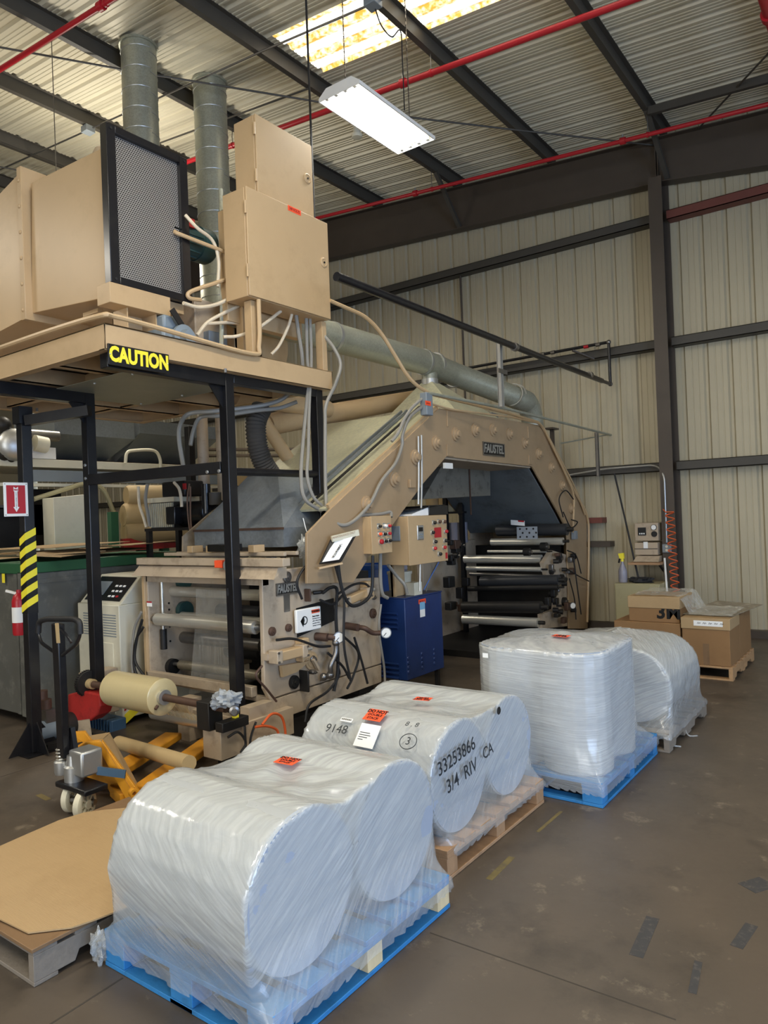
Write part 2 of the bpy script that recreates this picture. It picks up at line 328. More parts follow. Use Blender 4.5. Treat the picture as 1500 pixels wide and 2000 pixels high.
# ================================================================ SETTING
W = 10.75; SL = 1/12.; ZR = 6.966
def zroof(x): return ZR - SL*(x+2.8)
M['floor'] = mat('sealed_concrete', S('574F46'), .42, 0, .28, 2.2, .03, 25, dirt=S('37322D'), dscale=2.0, damt=.75)
def floor_detail(m):
    nt = m.node_tree; b = nt.nodes['Principled BSDF']; old = b.inputs['Base Color'].links[0].from_socket
    tc = nod(nt, 'ShaderNodeTexCoord')
    n = nod(nt, 'ShaderNodeTexNoise'); n.inputs['Scale'].default_value = 6; n.inputs['Detail'].default_value = 10; n.inputs['Roughness'].default_value = .75
    nt.links.new(tc.outputs['Object'], n.inputs['Vector'])
    cr = nod(nt, 'ShaderNodeValToRGB'); cr.color_ramp.elements[0].position = .585; cr.color_ramp.elements[1].position = .68; cr.color_ramp.elements[1].color = (.5, .5, .5, 1)
    nt.links.new(n.outputs[0], cr.inputs[0])
    mx = nod(nt, 'ShaderNodeMix', data_type='RGBA'); mx.inputs[7].default_value = (*S('8E8474'), 1)
    nt.links.new(cr.outputs[0], mx.inputs[0]); nt.links.new(old, mx.inputs[6])
    n2 = nod(nt, 'ShaderNodeTexNoise'); n2.inputs['Scale'].default_value = .55; n2.inputs['Detail'].default_value = 3; nt.links.new(tc.outputs['Object'], n2.inputs['Vector'])
    m2 = nod(nt, 'ShaderNodeMix', data_type='RGBA', blend_type='MULTIPLY'); m2.inputs[0].default_value = .8
    c2 = nod(nt, 'ShaderNodeValToRGB'); c2.color_ramp.elements[0].position = .35; c2.color_ramp.elements[0].color = (.95, .93, .9, 1)
    c2.color_ramp.elements[1].position = .65; c2.color_ramp.elements[1].color = (1.0, .90, .78, 1)
    nt.links.new(n2.outputs[0], c2.inputs[0]); nt.links.new(mx.outputs[2], m2.inputs[6]); nt.links.new(c2.outputs[0], m2.inputs[7]); nt.links.new(m2.outputs[2], b.inputs['Base Color'])
    mr = nod(nt, 'ShaderNodeMapRange'); mr.inputs[3].default_value = .34; mr.inputs[4].default_value = .6
    nt.links.new(n.outputs[0], mr.inputs[0]); nt.links.new(mr.outputs[0], b.inputs['Roughness'])
floor_detail(M['floor'])
M['wall'] = mat('beige_wall_sheet', S('B3A98F'), .45, .1, .06, 2, stretch=(1, 1, .3))
M['roof'] = mat('off_white_roof_sheet', S('D2CBB4'), .42, .1, .05, 1)
M['skyl'] = bpy.data.materials.new('translucent_fibreglass'); M['skyl'].use_nodes = True
def skyl(m):
    nt = m.node_tree; nt.nodes.clear(); out = nod(nt, 'ShaderNodeOutputMaterial'); t = nod(nt, 'ShaderNodeBsdfTranslucent'); d = nod(nt, 'ShaderNodeBsdfDiffuse')
    tc = nod(nt, 'ShaderNodeTexCoord'); n = nod(nt, 'ShaderNodeTexNoise'); n.inputs['Scale'].default_value = 14; n.inputs['Detail'].default_value = 6; nt.links.new(tc.outputs['Object'], n.inputs['Vector'])
    sp = nod(nt, 'ShaderNodeSeparateXYZ'); nt.links.new(tc.outputs['Object'], sp.inputs[0])
    # dust lies in the pans between the ribs (position along the sheet width)
    mt = nod(nt, 'ShaderNodeMath', operation='PINGPONG'); mt.inputs[1].default_value = .15; nt.links.new(sp.outputs['Y'], mt.inputs[0])
    mr = nod(nt, 'ShaderNodeMapRange'); mr.inputs[1].default_value = .04; mr.inputs[2].default_value = .09; nt.links.new(mt.outputs[0], mr.inputs[0])
    ad = nod(nt, 'ShaderNodeMath', operation='MULTIPLY'); nt.links.new(mr.outputs[0], ad.inputs[0])
    cr2 = nod(nt, 'ShaderNodeMapRange'); cr2.inputs[1].default_value = .3; cr2.inputs[2].default_value = .6; cr2.inputs[3].default_value = .6; cr2.inputs[4].default_value = 1
    nt.links.new(n.outputs[0], cr2.inputs[0]); nt.links.new(cr2.outputs[0], ad.inputs[1])
    mx = nod(nt, 'ShaderNodeMix', data_type='RGBA'); mx.inputs[6].default_value = (*S('FFFBEA'), 1); mx.inputs[7].default_value = (*S('8E6A28'), 1)
    nt.links.new(ad.outputs[0], mx.inputs[0]); nt.links.new(mx.outputs[2], t.inputs[0]); d.inputs[0].default_value = (.5, .42, .2, 1)
    mm = nod(nt, 'ShaderNodeMixShader'); mm.inputs[0].default_value = .2; nt.links.new(t.outputs[0], mm.inputs[1]); nt.links.new(d.outputs[0], mm.inputs[2]); nt.links.new(mm.outputs[0], out.inputs[0])
skyl(M['skyl'])
fl = MB().box((-20, -7, -.2), (7.2, W+.2, 0)).build('floor', M['floor'], smooth=0); tag(fl, kind='structure')
M['tape'] = mat('worn_black_tape', S('3B3A3A'), .6, 0, .2, 20, dirt=S('6B6157'), dscale=30, damt=.8)
M['yline'] = mat('worn_yellow_line', S('6E6038'), .6, 0, .35, 20, dirt=S('4E473E'), dscale=14, damt=1)
M['joint'] = mat('dark_joint', S('3E3830'), .8)
def strip(a, b, wd, m, name):
    a, b = vec(a), vec(b); a.z = b.z = 0; d = (b-a).normalized(); n = Vector((-d.y, d.x, 0))*wd/2
    MB().prism([a-n, b-n, b+n, a+n], (0, 0, .0012)).build(name, m, fl, smooth=0)
strip(V(1242, 1868, Z=0), V(1275, 1792, Z=0), .055, M['tape'], 'tape_strip')
strip(V(1438, 1850, Z=0), V(1468, 1806, Z=0), .05, M['tape'], 'tape_strip')
strip(V(1352, 1940, Z=0), V(1364, 1878, Z=0), .03, M['tape'], 'tape_strip')
strip(V(1458, 1735, Z=0), V(1500, 1722, Z=0), .10, M['tape'], 'tape_strip')
strip(V(955, 1718, Z=0), V(1000, 1674, Z=0), .035, M['yline'], 'yellow_floor_line')
strip(V(1050, 1625, Z=0), V(1096, 1585, Z=0), .02, M['yline'], 'yellow_floor_line')
strip(V(75, 1552, Z=0), V(95, 1562, Z=0), .04, M['yline'], 'yellow_floor_line')
strip(V(60, 2025, Z=0), V(240, 1910, Z=0), .008, M['joint'], 'floor_joint')
strip(V(840, 1822, Z=0), V(1320, 1992, Z=0), .006, M['joint'], 'floor_joint')
strip(V(0, 1518, Z=0), V(150, 1470, Z=0), .008, M['joint'], 'floor_joint')
# --- back wall: ribbed sheets, each one an object
def empty_struct(name, loc=(0, 0, 0)):
    o = bpy.data.objects.new(name, None); COL.objects.link(o); o.location = loc; ORG[o.name] = Vector(loc); o['kind'] = 'structure'; return o
wb = empty_struct('wall_back', (0, W, 0))
prof = []
for k in range(3):
    b = k*.305
    prof += [(b, 0), (b+.060, 0), (b+.064, .005), (b+.076, .005), (b+.080, 0), (b+.140, 0), (b+.144, .005), (b+.156, .005), (b+.160, 0), (b+.215, 0), (b+.238, .032), (b+.270, .032), (b+.293, 0)]
prof.append((.915, 0))
mb = MB(); n = len(prof)
mb.add([(a, W+d, 0) for a, d in prof] + [(a, W+d, 8.6) for a, d in prof], [(i, i+1, n+i+1, n+i) for i in range(n-1)])
first = mb.build('wall_sheet', M['wall'], wb, smooth=0)
x0 = -19.9; first.location = (x0, 0, 0)
for k in range(1, 30): instance(first, 'wall_sheet', wb, (x0+.915*k, 0, 0))
# --- roof: ribbed sheets across the purlins
ce = empty_struct('ceiling', (0, 0, ZR))
rprof = []
for k in range(3):
    b = k*.30
    rprof += [(b, 0), (b+.045, 0), (b+.051, .009), (b+.067, .009), (b+.073, 0), (b+.100, 0), (b+.106, .009), (b+.122, .009), (b+.128, 0), (b+.155, 0), (b+.161, .009), (b+.177, .009), (b+.183, 0), (b+.205, 0), (b+.225, .034), (b+.280, .034)]
rprof.append((.90, 0)); n = len(rprof)
def rsheet(xa, xb, y0, m, par, name):
    mb = MB(); za, zb = zroof(xa)+.2, zroof(xb)+.2
    mb.add([(xa, y0+a, za+d) for a, d in rprof] + [(xb, y0+a, zb+d) for a, d in rprof], [(i, i+1, n+i+1, n+i) for i in range(n-1)])
    return mb.build(name, m, par, smooth=0)
full = None
for k in range(-15, 6):
    y0 = 6.12+.90*k
    if k == 0:
        rsheet(-20, -5.82, y0, M['roof'], ce, 'roof_sheet'); rsheet(-2.0, 7.2, y0, M['roof'], ce, 'roof_sheet')
    elif full is None: full = rsheet(-20, 7.2, y0, M['roof'], ce, 'roof_sheet'); fy = y0
    else: instance(full, 'roof_sheet', ce, (0, y0-fy, 0))
sk = rsheet(-5.82, -2.0, 6.12, M['skyl'], None, 'window_1'); tag(sk, kind='structure')
TN = [0]
def trim(mb, m, bevel=0):
    TN[0] += 1; return tag(mb.build('trim_%d' % TN[0], m, smooth=0, bevel=bevel), kind='structure')
def zsec(mb, xa, za, y0, y1):   # Z purlin running along Y
    pts = [(xa-.035, 0), (xa+.035, 0), (xa+.035, .008), (xa+.004, .008), (xa+.004, .192), (xa+.055, .192), (xa+.055, .2), (xa-.004, .2), (xa-.004, .008), (xa-.035, .008)]
    return mb.prism([(a, y0, za+b) for a, b in pts], (0, y1-y0, 0))
for k in range(-3, 11):
    x = -2.65-1.66*k
    trim(zsec(MB(), x, zroof(x), -7, W+.05), M['beam'])
# rafter at the back wall, tapered on both sides of the column
def rafter(xa, xb, ba, bb):
    mb = MB(); y = W-.14
    mb.prism([(xa, y, ba), (xb, y, bb), (xb, y, zroof(xb)-.012), (xa, y, zroof(xa)-.012)], (0, .012, 0))
    for za, zb in ((ba, bb), (zroof(xa)-.014, zroof(xb)-.014)):
        mb.hexa([(xa, y-.09, za), (xb, y-.09, zb), (xb, y+.1, zb), (xa, y+.1, za), (xa, y-.09, za+.013), (xb, y-.09, zb+.013), (xb, y+.1, zb+.013), (xa, y+.1, za+.013)])
    mb.box((xb-.012, y-.085, bb), (xb, y+.09, zroof(xb)-.02))
    mb.box((xa, y-.085, ba), (xa+.012, y+.09, zroof(xa)-.02))
    trim(mb, M['brown'])
rafter(-20, -2.76, 7.45, 6.32); rafter(-2.745, 7.1, 6.33, 4.9)
mb = MB(); xc = -2.745; yf = 10.36                                  # column, I section
mb.box((xc-.09, yf, 0), (xc+.09, yf+.012, 6.34)).box((xc-.005, yf+.012, 0), (xc+.005, W-.03, 6.34)).box((xc-.09, W-.035, 0), (xc+.09, W-.02, 6.34))
trim(mb, M['brown'])
# fly braces from purlins to the rafter foot
for xx in (-2.65, -5.97): trim(MB().bar((xx, 9.9 if xx < -4 else 9.75, zroof(xx)+.02), (xx+.03, W-.2, 6.36 if xx > -4 else 6.56), .06, .06), M['beam'])
trim(MB().bar((-2.62, 9.75, zroof(-2.62)-.01), (2.2, 9.75, zroof(2.2)-.01), .06, .1), M['beam'])
# girts
for zc in (2.29, 4.02, 5.79):
    for xa, xb in ((-20, xc-.09), (xc+.09, 7.1)):
        mb = MB().box((xa, 10.56, zc), (xb, 10.575, zc+.125)).box((xa, 10.56, zc+.117), (xb, W, zc+.125)).box((xa, 10.56, zc), (xb, W, zc+.008))
        trim(mb, M['redox'] if (zc > 5 and xa > -3) else M['beam'])
p = V(900, 560, Y=10.66); q = V(903, 800, Y=10.66); trim(MB().cyl((p.x, 10.66, 5.8), (p.x, 10.66, 2.4), .018, n=8), M['brown'])
trim(MB().box((-20, W-.12, 0), (7.1, W+.02, .10)), M['brown'])      # base channel of the wall
# walls out of the picture, with the open doors the daylight comes through
tag(MB().box((-20.2, -7, 0), (-20, W+.2, 8.7)).build('wall_left', M['wall'], smooth=0), kind='structure')
mb = MB().box((7.1, -7, 0), (7.25, -3.2, 6.4)).box((7.1, 2.0, 0), (7.25, 5.0, 6.4)).box((7.1, 9.6, 0), (7.25, W+.2, 6.4)).box((7.1, -3.2, 4.5), (7.25, 2.0, 6.4)).box((7.1, 5.0, 4.5), (7.25, 9.6, 6.4))
tag(mb.build('wall_right', M['wall'], smooth=0), kind='structure')
mb = MB().box((-20, -7.2, 0), (-3.6, -7.05, 8.7)).box((1.6, -7.2, 0), (7.1, -7.05, 7)).box((-3.6, -7.2, 4.5), (1.6, -7.05, 7.4))
tag(mb.build('wall_front', M['wall'], smooth=0), kind='structure')
# ================================================================ PALLETS OF FILM ROLLS
def block_pallet(name, label, x0, x1, y0, y1, m, mid=None, group='wooden pallets', rot=0, h=.15):
    t = thing(name, label, 'pallet', ((x0+x1)/2, (y0+y1)/2, 0), group)
    bw = .13; bl = .10; mid = mid or m
    xs = [x0, (x0+x1)/2-bw/2, x1-bw]; ys = [y0, (y0+y1)/2-bl/2, y1-bl]
    for x in xs: MB().box((x, y0, .002), (x+bw, y1, .020)).build('bottom_board', m, t, bevel=.002)
    for y in (y0, y1-bl): MB().box((x0+bw+.001, y, .002), (x1-bw-.001, y+bl, .0198)).build('bottom_board', m, t, bevel=.002)
    for i, x in enumerate(xs):
        for j, y in enumerate(ys):
            MB().box((x+.002, y+.002, .0205), (x+bw-.002, y+bl-.002, h-.0405)).build('block', mid if (i == 2 and j) else m, t, bevel=.003)
    for x in xs: MB().box((x, y0+.001, h-.040), (x+bw, y1-.001, h-.021)).build('stringer_board', m, t, bevel=.002)
    n = 7; wb_ = .115
    for k in range(n):
        y = y0+(y1-y0-wb_)*k/(n-1); MB().box((x0, y, h-.0205), (x1, y+wb_, h)).build('deck_board', m, t, bevel=.002)
    return t
def stringer_pallet(name, label, x0, x1, y0, y1, m, group='wooden pallets', h=.14, along='Y', nt=7):
    t = thing(name, label, 'pallet', ((x0+x1)/2, (y0+y1)/2, 0), group); tk = .04
    L = y1-y0
    for x in (x0, (x0+x1)/2-tk/2, x1-tk):
        a, b, c, d = y0+.15*L, y0+.36*L, y0+.64*L, y0+.85*L; z0, z1 = .018, h-.019
        pts = [(x, y0, z0), (x, a, z0), (x, a+.02, z0+.04), (x, b-.02, z0+.04), (x, b, z0), (x, c, z0), (x, c+.02, z0+.04), (x, d-.02, z0+.04), (x, d, z0), (x, y1, z0), (x, y1, z1), (x, y0, z1)]
        MB().prism(pts, (tk, 0, 0)).build('stringer', m, t, bevel=.002)
    wd = .1
    for k in range(nt):
        y = y0+(L-wd)*k/(nt-1); MB().box((x0, y, h-.0185), (x1, y+wd, h)).build('deck_board', m, t, bevel=.002)
    for y in (y0, (y0+y1)/2-wd/2, y1-wd): MB().box((x0, y, .001), (x1, y+wd, .0175)).build('bottom_board', m, t, bevel=.002)
    return t
def film_roll(label, a, b, r, m, group, core=.045):
    """a roll of film between the end points a and b, with its cardboard core"""
    a, b = vec(a), vec(b); ax = (b-a); L = ax.length
    lo = Vector(((a.x+b.x)/2, (a.y+b.y)/2, min(a.z, b.z) - (r if abs(ax.z) < .01 else 0)))
    t = thing('film_roll', label, 'film roll', lo, group)
    prof = [(r*.3, .0), (r-.008, 0), (r, .008), (r, L-.008), (r-.008, L), (r*.3, L)]
    mb = MB(); o = a; axn = ax.normalized(); x, y = frame_of(axn); n = 56; vs = []; fs = []
    for rr, h in prof: vs += [o+axn*h+(x*math.cos(2*math.pi*i/n)+y*math.sin(2*math.pi*i/n))*rr for i in range(n)]
    for k in range(5): fs += [(k*n+i, k*n+(i+1) % n, (k+1)*n+(i+1) % n, (k+1)*n+i) for i in range(n)]
    mb.add(vs, fs).build('film', m, t)
    axn = ax.normalized()
    for q, sg in ((a, -1), (b, 1)): MB().cyl(q, q+axn*(sg*.004), r-.006, n=48).build('end_pad', M['rollend'], t)
    return t
import numpy as np
def hull_planes(pts):
    bm = bmesh.new(); vs = [bm.verts.new(q) for q in pts]
    r = bmesh.ops.convex_hull(bm, input=vs); bm.normal_update(); c = sum((vec(q) for q in pts), Vector())/len(pts); P = []
    for f in bm.faces:
        nn = f.normal.copy()
        if nn.length < .5: continue
        p0 = f.verts[0].co
        if (p0-c).dot(nn) < 0: nn = -nn
        P.append((*nn, nn.dot(p0-c)))
    bm.free(); return c, np.array(P)
def wrap(name, label, pts, m, sag=None, seed=0, nu=220, nv=110, amp=.006, group='stretch wrapped loads', inflate=.006, core=None, zf=.36):
    """stretch film pulled over a load: taut skin over the rolls (core points), flaring out below zf to the pallet edge"""
    c, P = hull_planes(pts); vs = []; fs = []; KC = None
    if core: kc, KC = hull_planes(core)
    zmin = min(vec(q).z for q in pts)
    D = []
    for j in range(nv+1):
        th = math.pi*j/nv
        for i in range(nu):
            ph = 2*math.pi*i/nu; D.append((math.sin(th)*math.cos(ph), math.sin(th)*math.sin(ph), math.cos(th)))
    D = np.array(D); dots = D @ P[:, :3].T; dots[dots < 1e-6] = 1e-6
    T = (P[:, 3][None, :]/dots).min(axis=1)
    Q = D*(T+inflate)[:, None] + np.array(c)[None, :]
    out = []
    for k, q in enumerate(Q):
        v = Vector(q); d = Vector(D[k])
        if core:
            h = Vector((v.x-kc.x, v.y-kc.y, 0)); R = h.length
            if R > .05:
                h /= R; nd = KC[:, 0]*h.x+KC[:, 1]*h.y; num = KC[:, 3]-KC[:, 2]*(v.z-kc.z); ok = nd > 1e-4
                Rr = float((num[ok]/nd[ok]).min())+inflate
                w_ = max(0., min(1., (zf-v.z)/(zf-.13)))**1.4
                if Rr > 0 and Rr < R: R2 = Rr+(R-Rr)*w_; v.x = kc.x+h.x*R2; v.y = kc.y+h.y*R2
        s = noise.noise(Vector((v.x*5+seed, v.y*5, v.z*9)))*.6 + noise.noise(Vector((v.x*2+v.z*3, v.y*6, v.z*9-v.y*5+seed)))*.6 + noise.noise(Vector((v.x*22, v.y*22, v.z*22+seed)))*.25
        v = v + d*(amp*(s+.35))
        if sag: v = sag(v)
        if v.z < .012: v.z = .012
        out.append(v)
    for j in range(nv):
        for i in range(nu):
            a, b, c2, e = j*nu+i, j*nu+(i+1) % nu, (j+1)*nu+(i+1) % nu, (j+1)*nu+i
            zs = [Q[q][2] for q in (a, b, c2, e)]
            if max(zs) <= zmin+.012: continue           # open underneath
            fs.append((a, b, c2, e))
    mb = MB().add(out, fs); used = sorted({i for f in fs for i in f}); mp = {k: i for i, k in enumerate(used)}
    mb.v = [mb.v[k] for k in used]; mb.f = [tuple(mp[i] for i in f) for f in mb.f]
    o = mb.build(name, m, smooth=75); tag(o, label, 'stretch wrap', group); return o
def circle(a, ax, r, n=20):
    x, y = frame_of(vec(ax)); return [vec(a)+(x*math.cos(2*math.pi*i/n)+y*math.sin(2*math.pi*i/n))*r for i in range(n)]
def rect(x0, x1, y0, y1, z): return [(x0, y0, z), (x1, y0, z), (x1, y1, z), (x0, y1, z)]
def hit_cyl(px, py, cy, cz, r):
    """first point where the sight line of a pixel meets a cylinder lying along X"""
    d = _f + (px-750)/FPX*_r - (py-1000)/FPX*_u; o = CAM
    A = d.y**2+d.z**2; B = 2*((o.y-cy)*d.y+(o.z-cz)*d.z); Cc = (o.y-cy)**2+(o.z-cz)**2-r*r
    t = (-B-math.sqrt(max(0, B*B-4*A*Cc)))/(2*A); p = o+d*t; nrm = Vector((0, p.y-cy, p.z-cz)).normalized(); return p, nrm
def sticker(p, u, v, w, h, label, up=True):
    """orange DO NOT DOUBLE STACK sticker"""
    p, u, v = vec(p), vec(u).normalized(), vec(v).normalized(); n_ = u.cross(v).normalized()
    t = thing('warning_sticker', label, 'sticker', p, 'orange do not double stack stickers')
    MB().plate(p-u*w/2-v*h/2, u, v, w, h, .0015).build('sticker_sheet', M['orange'], t, smooth=0)
    q = p+n_*.0022
    for s_, dy, sz, bo in (('DO NOT', .30, .36, .012), ('DOUBLE', .0, .27, .004), ('STACK', -.29, .27, .004)):
        text(s_, h*sz, M['blackprint'], q+v*(h*dy), u, v, t, 'printed_words', bold=h*bo, sx=1.0)
    return t
M['film1'] = film('blue_lit_stretch_film', (.60, .62, .61), .64, (1.4, 1.4, 30), (.5, .42, 0), .14, .10, 7, (.13, .30, .5))
M['film2'] = film('stretch_film_two', (.60, .62, .61), .60, (1.4, 1.4, 30), (.55, .3, 0), .14, .10, 7, (.13, .28, .5))
M['film3'] = film('stretch_film_three', (.64, .66, .66), .60, (1.2, 1.2, 60), (.06, .05, 0), .13, .10, 7, (.1, .26, .55))
M['film4'] = film('stretch_film_four', (.60, .62, .61), .60, (1.4, 1.4, 40), (.5, -.4, 0), .2, .11, 8, (.1, .26, .6))
GR = 'rolls of clear film on the pallets'
# --- load 1: two rolls lying along X on a blue pallet, nearest the camera
block_pallet('pallet', 'bright blue pallet with bare pine blocks under the nearest wrapped rolls', -2.75, -1.78, 1.70, 2.83, M['palletblue'], M['woodpale'])
A1 = [(1.955, .445), (2.55, .445)]; X1 = (-2.64, -1.86)
film_roll('white film roll lying nearest the camera on the blue pallet', (X1[0], A1[0][0], A1[0][1]), (X1[1], A1[0][0], A1[0][1]), .29, M['rolled'], GR)
film_roll('white film roll lying behind the nearest one on the same blue pallet', (X1[0], A1[1][0], A1[1][1]), (X1[1], A1[1][0], A1[1][1]), .29, M['rolled'], GR)
core_ = sum([circle((x, y, z), (1, 0, 0), .29) for x in X1 for y, z in A1], []) + rect(X1[0], X1[1], 1.69, 2.82, .13)
pts = core_ + rect(-2.765, -1.765, 1.685, 2.845, .085)
def make_sag(AX, r, depth, half=.30):
    ym = sum(a[0] for a in AX)/2
    def fn(v):
        if v.z > .5 and abs(v.y-ym) < half:
            k = (1-((v.y-ym)/half)**2); z = v.z-depth*k*(.8+.5*noise.noise(v*7))
            for cy, cz in AX:       # never below the rolls
                q = r*r-(v.y-cy)**2
                if q > 0: z = max(z, cz+math.sqrt(q)+.008)
            v.z = min(v.z, z)
        return v
    return fn
sag1 = make_sag(A1, .29, .055)
wrap('stretch_wrap', 'wrinkled clear stretch wrap over the nearest pair of rolls, blue lit side', pts, M['film1'], sag1, 1.7, 280, 150, .006, core=core_, zf=.34)
# crumpled film tail at the pallet corner
MB().ball((-2.775, 1.69, .075), .035, .03, .06, jit=.9, seed=5, n=18, m=12).build('film_tail', M['film4'], None); o = bpy.data.objects['film_tail']
tag(o, 'crumpled clear film tail hanging off the blue pallet corner', 'plastic film')
p = V(562, 1486, Z=.725); sticker(p, (1, .1, 0), (-.1, 1, .05), .105, .075, 'orange warning sticker on top of the nearest wrapped load')
# --- load 2
block_pallet('pallet', 'plain brown wooden pallet under the second wrapped load', -2.88, -1.905, 3.02, 4.16, M['wood'])
A2 = [(3.27, .435), (3.85, .435)]; X2 = (-2.84, -1.97)
film_roll('white film roll with marker writing on its wrap, nearer of the second load', (X2[0], *A2[0]), (X2[1], *A2[0]), .285, M['rolled'], GR)
film_roll('white film roll with small black hole mark, farther of the second load', (X2[0], *A2[1]), (X2[1], *A2[1]), .285, M['rolled'], GR)
core_ = sum([circle((x, y, z), (1, 0, 0), .285) for x in X2 for y, z in A2], []) + rect(X2[0], X2[1], 3.06, 4.08, .13)
pts = core_ + rect(-2.89, -1.895, 3.10, 4.17, .10)
sag2 = make_sag(A2, .285, .045)
wrap('stretch_wrap', 'clear stretch wrap with handwriting over the second pair of rolls', pts, M['film2'], sag2, 4.1, 260, 140, .005, core=core_, zf=.30)
p, nn = hit_cyl(733, 1397, A2[0][0], A2[0][1], .315); tv = nn.cross(Vector((1, 0, 0))); tv = tv if tv.z > 0 else -tv
sticker(p, (1, .0, 0), tv, .12, .09, 'orange warning sticker above the white paper on the second load')
p = V(826, 1365, Z=.735); sticker(p, (-1, -.2, 0), (.2, -1, 0), .10, .07, 'upside down orange warning sticker on the second load')
def on_roll2(px, py, rr=.308):
    p, nn = hit_cyl(px, py, A2[0][0], A2[0][1], rr); tv = Vector((1, 0, 0)).cross(-nn); tv = -nn.cross(Vector((1, 0, 0)))
    if tv.z < 0: tv = -tv
    return p, nn, tv
p, nn, tv = on_roll2(717, 1437, .312)
t = thing('packing_slip', 'white paper slip under the film of the second load', 'paper', p)
MB().plate(p-Vector((.065, 0, 0))-tv*.065, (1, 0, 0), tv, .13, .13, .001).build('paper_sheet', M['paper'], t, smooth=0)
for k, ln in enumerate((.066, .074, .058, .034)):     # unreadable small print
    MB().plate(p+nn*.0014+tv*(.012-.013*k)-Vector((.052, 0, 0)), (1, 0, 0), tv, ln, .004, .0004).build('printed_line', M['ink'], t, smooth=0)
p, nn, tv = on_roll2(677, 1406, .313); t = thing('barcode_label', 'small white barcode label on the second load', 'label', p)
MB().plate(p-Vector((.04, 0, 0))-tv*.012, (1, 0, 0), tv, .08, .024, .001).build('label_sheet', M['paper'], t, smooth=0)
mb = MB()
for k in range(16): mb.plate(p+Vector((-.034+.0043*k, 0, 0))-tv*.004+nn*.0012, (1, 0, 0), tv, .002 if k % 3 else .003, .012, .0004)
mb.build('barcode', M['blackprint'], t, smooth=0)
for s_, px, py, sz, u in (('9148', 657, 1424, .07, (1, .15, 0)), ('8 . 8', 805, 1415, .045, (1, .1, 0)), ('3', 797, 1448, .06, (1, 0, 0))):
    p, nn, tv = on_roll2(px, py, .313); o = text(s_, sz, M['ink'], p, u, tv, None, 'marker_writing', ext=.0004)
    tag(o, {'9148': 'marker number 9148 beside the barcode label', '8 . 8': 'marker figures 8.8 right of the sticker', '3': 'marker numeral 3 in a circle'}[s_], 'handwriting')
p, nn, tv = on_roll2(797, 1448, .313); q = [p+Vector((math.cos(a), 0, 0))*.05+tv*(math.sin(a)*.042) for a in [2*math.pi*i/24 for i in range(25)]]
tag(MB().tube(q, .0022, 5).build('marker_circle', M['ink']), 'hand drawn ink circle around the numeral 3', 'handwriting')
XF = -1.957
for s_, px, py, sz, sl in (('33253866', 893, 1477, .10, .0), ('3/4  RIV', 903, 1515, .10, 0), ('CA', 953, 1467, .09, 0)):
    p = V(px, py, X=XF+(.024 if py < 1500 else .028)); o = text(s_, sz, M['ink'], p, (0, 1, .10), (-.03, -.15, 1), None, 'marker_writing', bold=.0006, ext=.0004, sx=.95)
    tag(o, {'33253866': 'marker number 33253866 on the end of the second load', 'CA': 'marker letters CA beside the long number'}.get(s_, 'marker line 3/4 RIV under the long number'), 'handwriting')
p = V(974, 1388, X=XF+.026); tag(MB().cyl(p, p+Vector((.002, 0, 0)), .022, n=20).build('black_dot', M['blackprint']), 'small black round hole mark on the second load', 'mark')
# --- load 3: four rolls standing on end on a blue pallet
block_pallet('pallet', 'blue pallet under the tall load of upright rolls', -2.56, -1.57, 4.25, 5.40, M['palletblue'])
for i, (x, y, l) in enumerate(((-1.805, 4.49, 'front right'), (-2.245, 4.49, 'front left'), (-1.805, 4.93, 'rear right'), (-2.245, 4.93, 'rear left'))):
    film_roll('white film roll standing on end, %s of the tall load' % l, (x, y, .151), (x, y, .905), .217, M['rolledz'], GR)
core_ = sum([circle((x, y, z), (0, 0, 1), .218) for x in (-1.805, -2.245) for y in (4.49, 4.93) for z in (.13, .907)], []) + [(-2.0, 4.75, .955)]
pts = core_ + rect(-2.57, -1.56, 4.24, 5.41, .075)
wrap('stretch_wrap', 'clear stretch wrap around the tall load of upright rolls', pts, M['film3'], None, 8.2, 260, 150, .005, core=core_, zf=.40)
p = V(1096, 1242, Z=.955); sticker(p, (-1, .05, 0), (-.05, -1, 0), .11, .07, 'orange warning sticker lying on top of the tall load')
p = V(948, 1280, Y=4.255); tag(MB().plate(p-Vector((.02, 0, .015)), (1, 0, 0), (0, 0, 1), .04, .03, .001).build('small_label', M['paper'], smooth=0), 'small white label on the tall load', 'label')
# --- load 4: rolls lying along Y, farthest of the row
stringer_pallet('pallet', 'worn brown stringer pallet under the farthest wrapped load', -2.5, -1.50, 5.45, 6.62, M['woodgrey'])
A4 = [(-1.79, .435), (-2.36, .435)]
for i, (x, z) in enumerate(A4):
    film_roll(('white film roll lying at the right of the farthest load', 'white film roll half hidden behind the tall load')[i], (x, 5.58, z), (x, 6.45, z), .28, M['rolledy'], GR)
core_ = sum([circle((x, y, z), (0, 1, 0), .282) for y in (5.57, 6.46) for x, z in A4], []) + rect(-2.62, -1.52, 5.57, 6.46, .13) + [(-1.95, 6.0, .80)]
pts = core_ + rect(-2.50, -1.49, 5.44, 6.63, .10)
wrap('stretch_wrap', 'rumpled clear stretch wrap over the farthest pair of rolls', pts, M['film4'], None, 12.4, 220, 120, .010, core=core_, zf=.34)
for a, b, c in (((1290, 1440), (1312, 1455), (1330, 1458)), ((1335, 1418), (1345, 1436), (1362, 1437))):
    q = [V(*a, Z=.07), V(*b, Z=.02), V(*c, Z=.008)]
    tag(MB().tube(spline(q), .006, 6).build('film_strand', M['film4']), 'twisted film strand trailing on the floor %s' % ('nearer the blue pallet' if a[0] < 1300 else 'farther along the brown pallet'), 'plastic film')
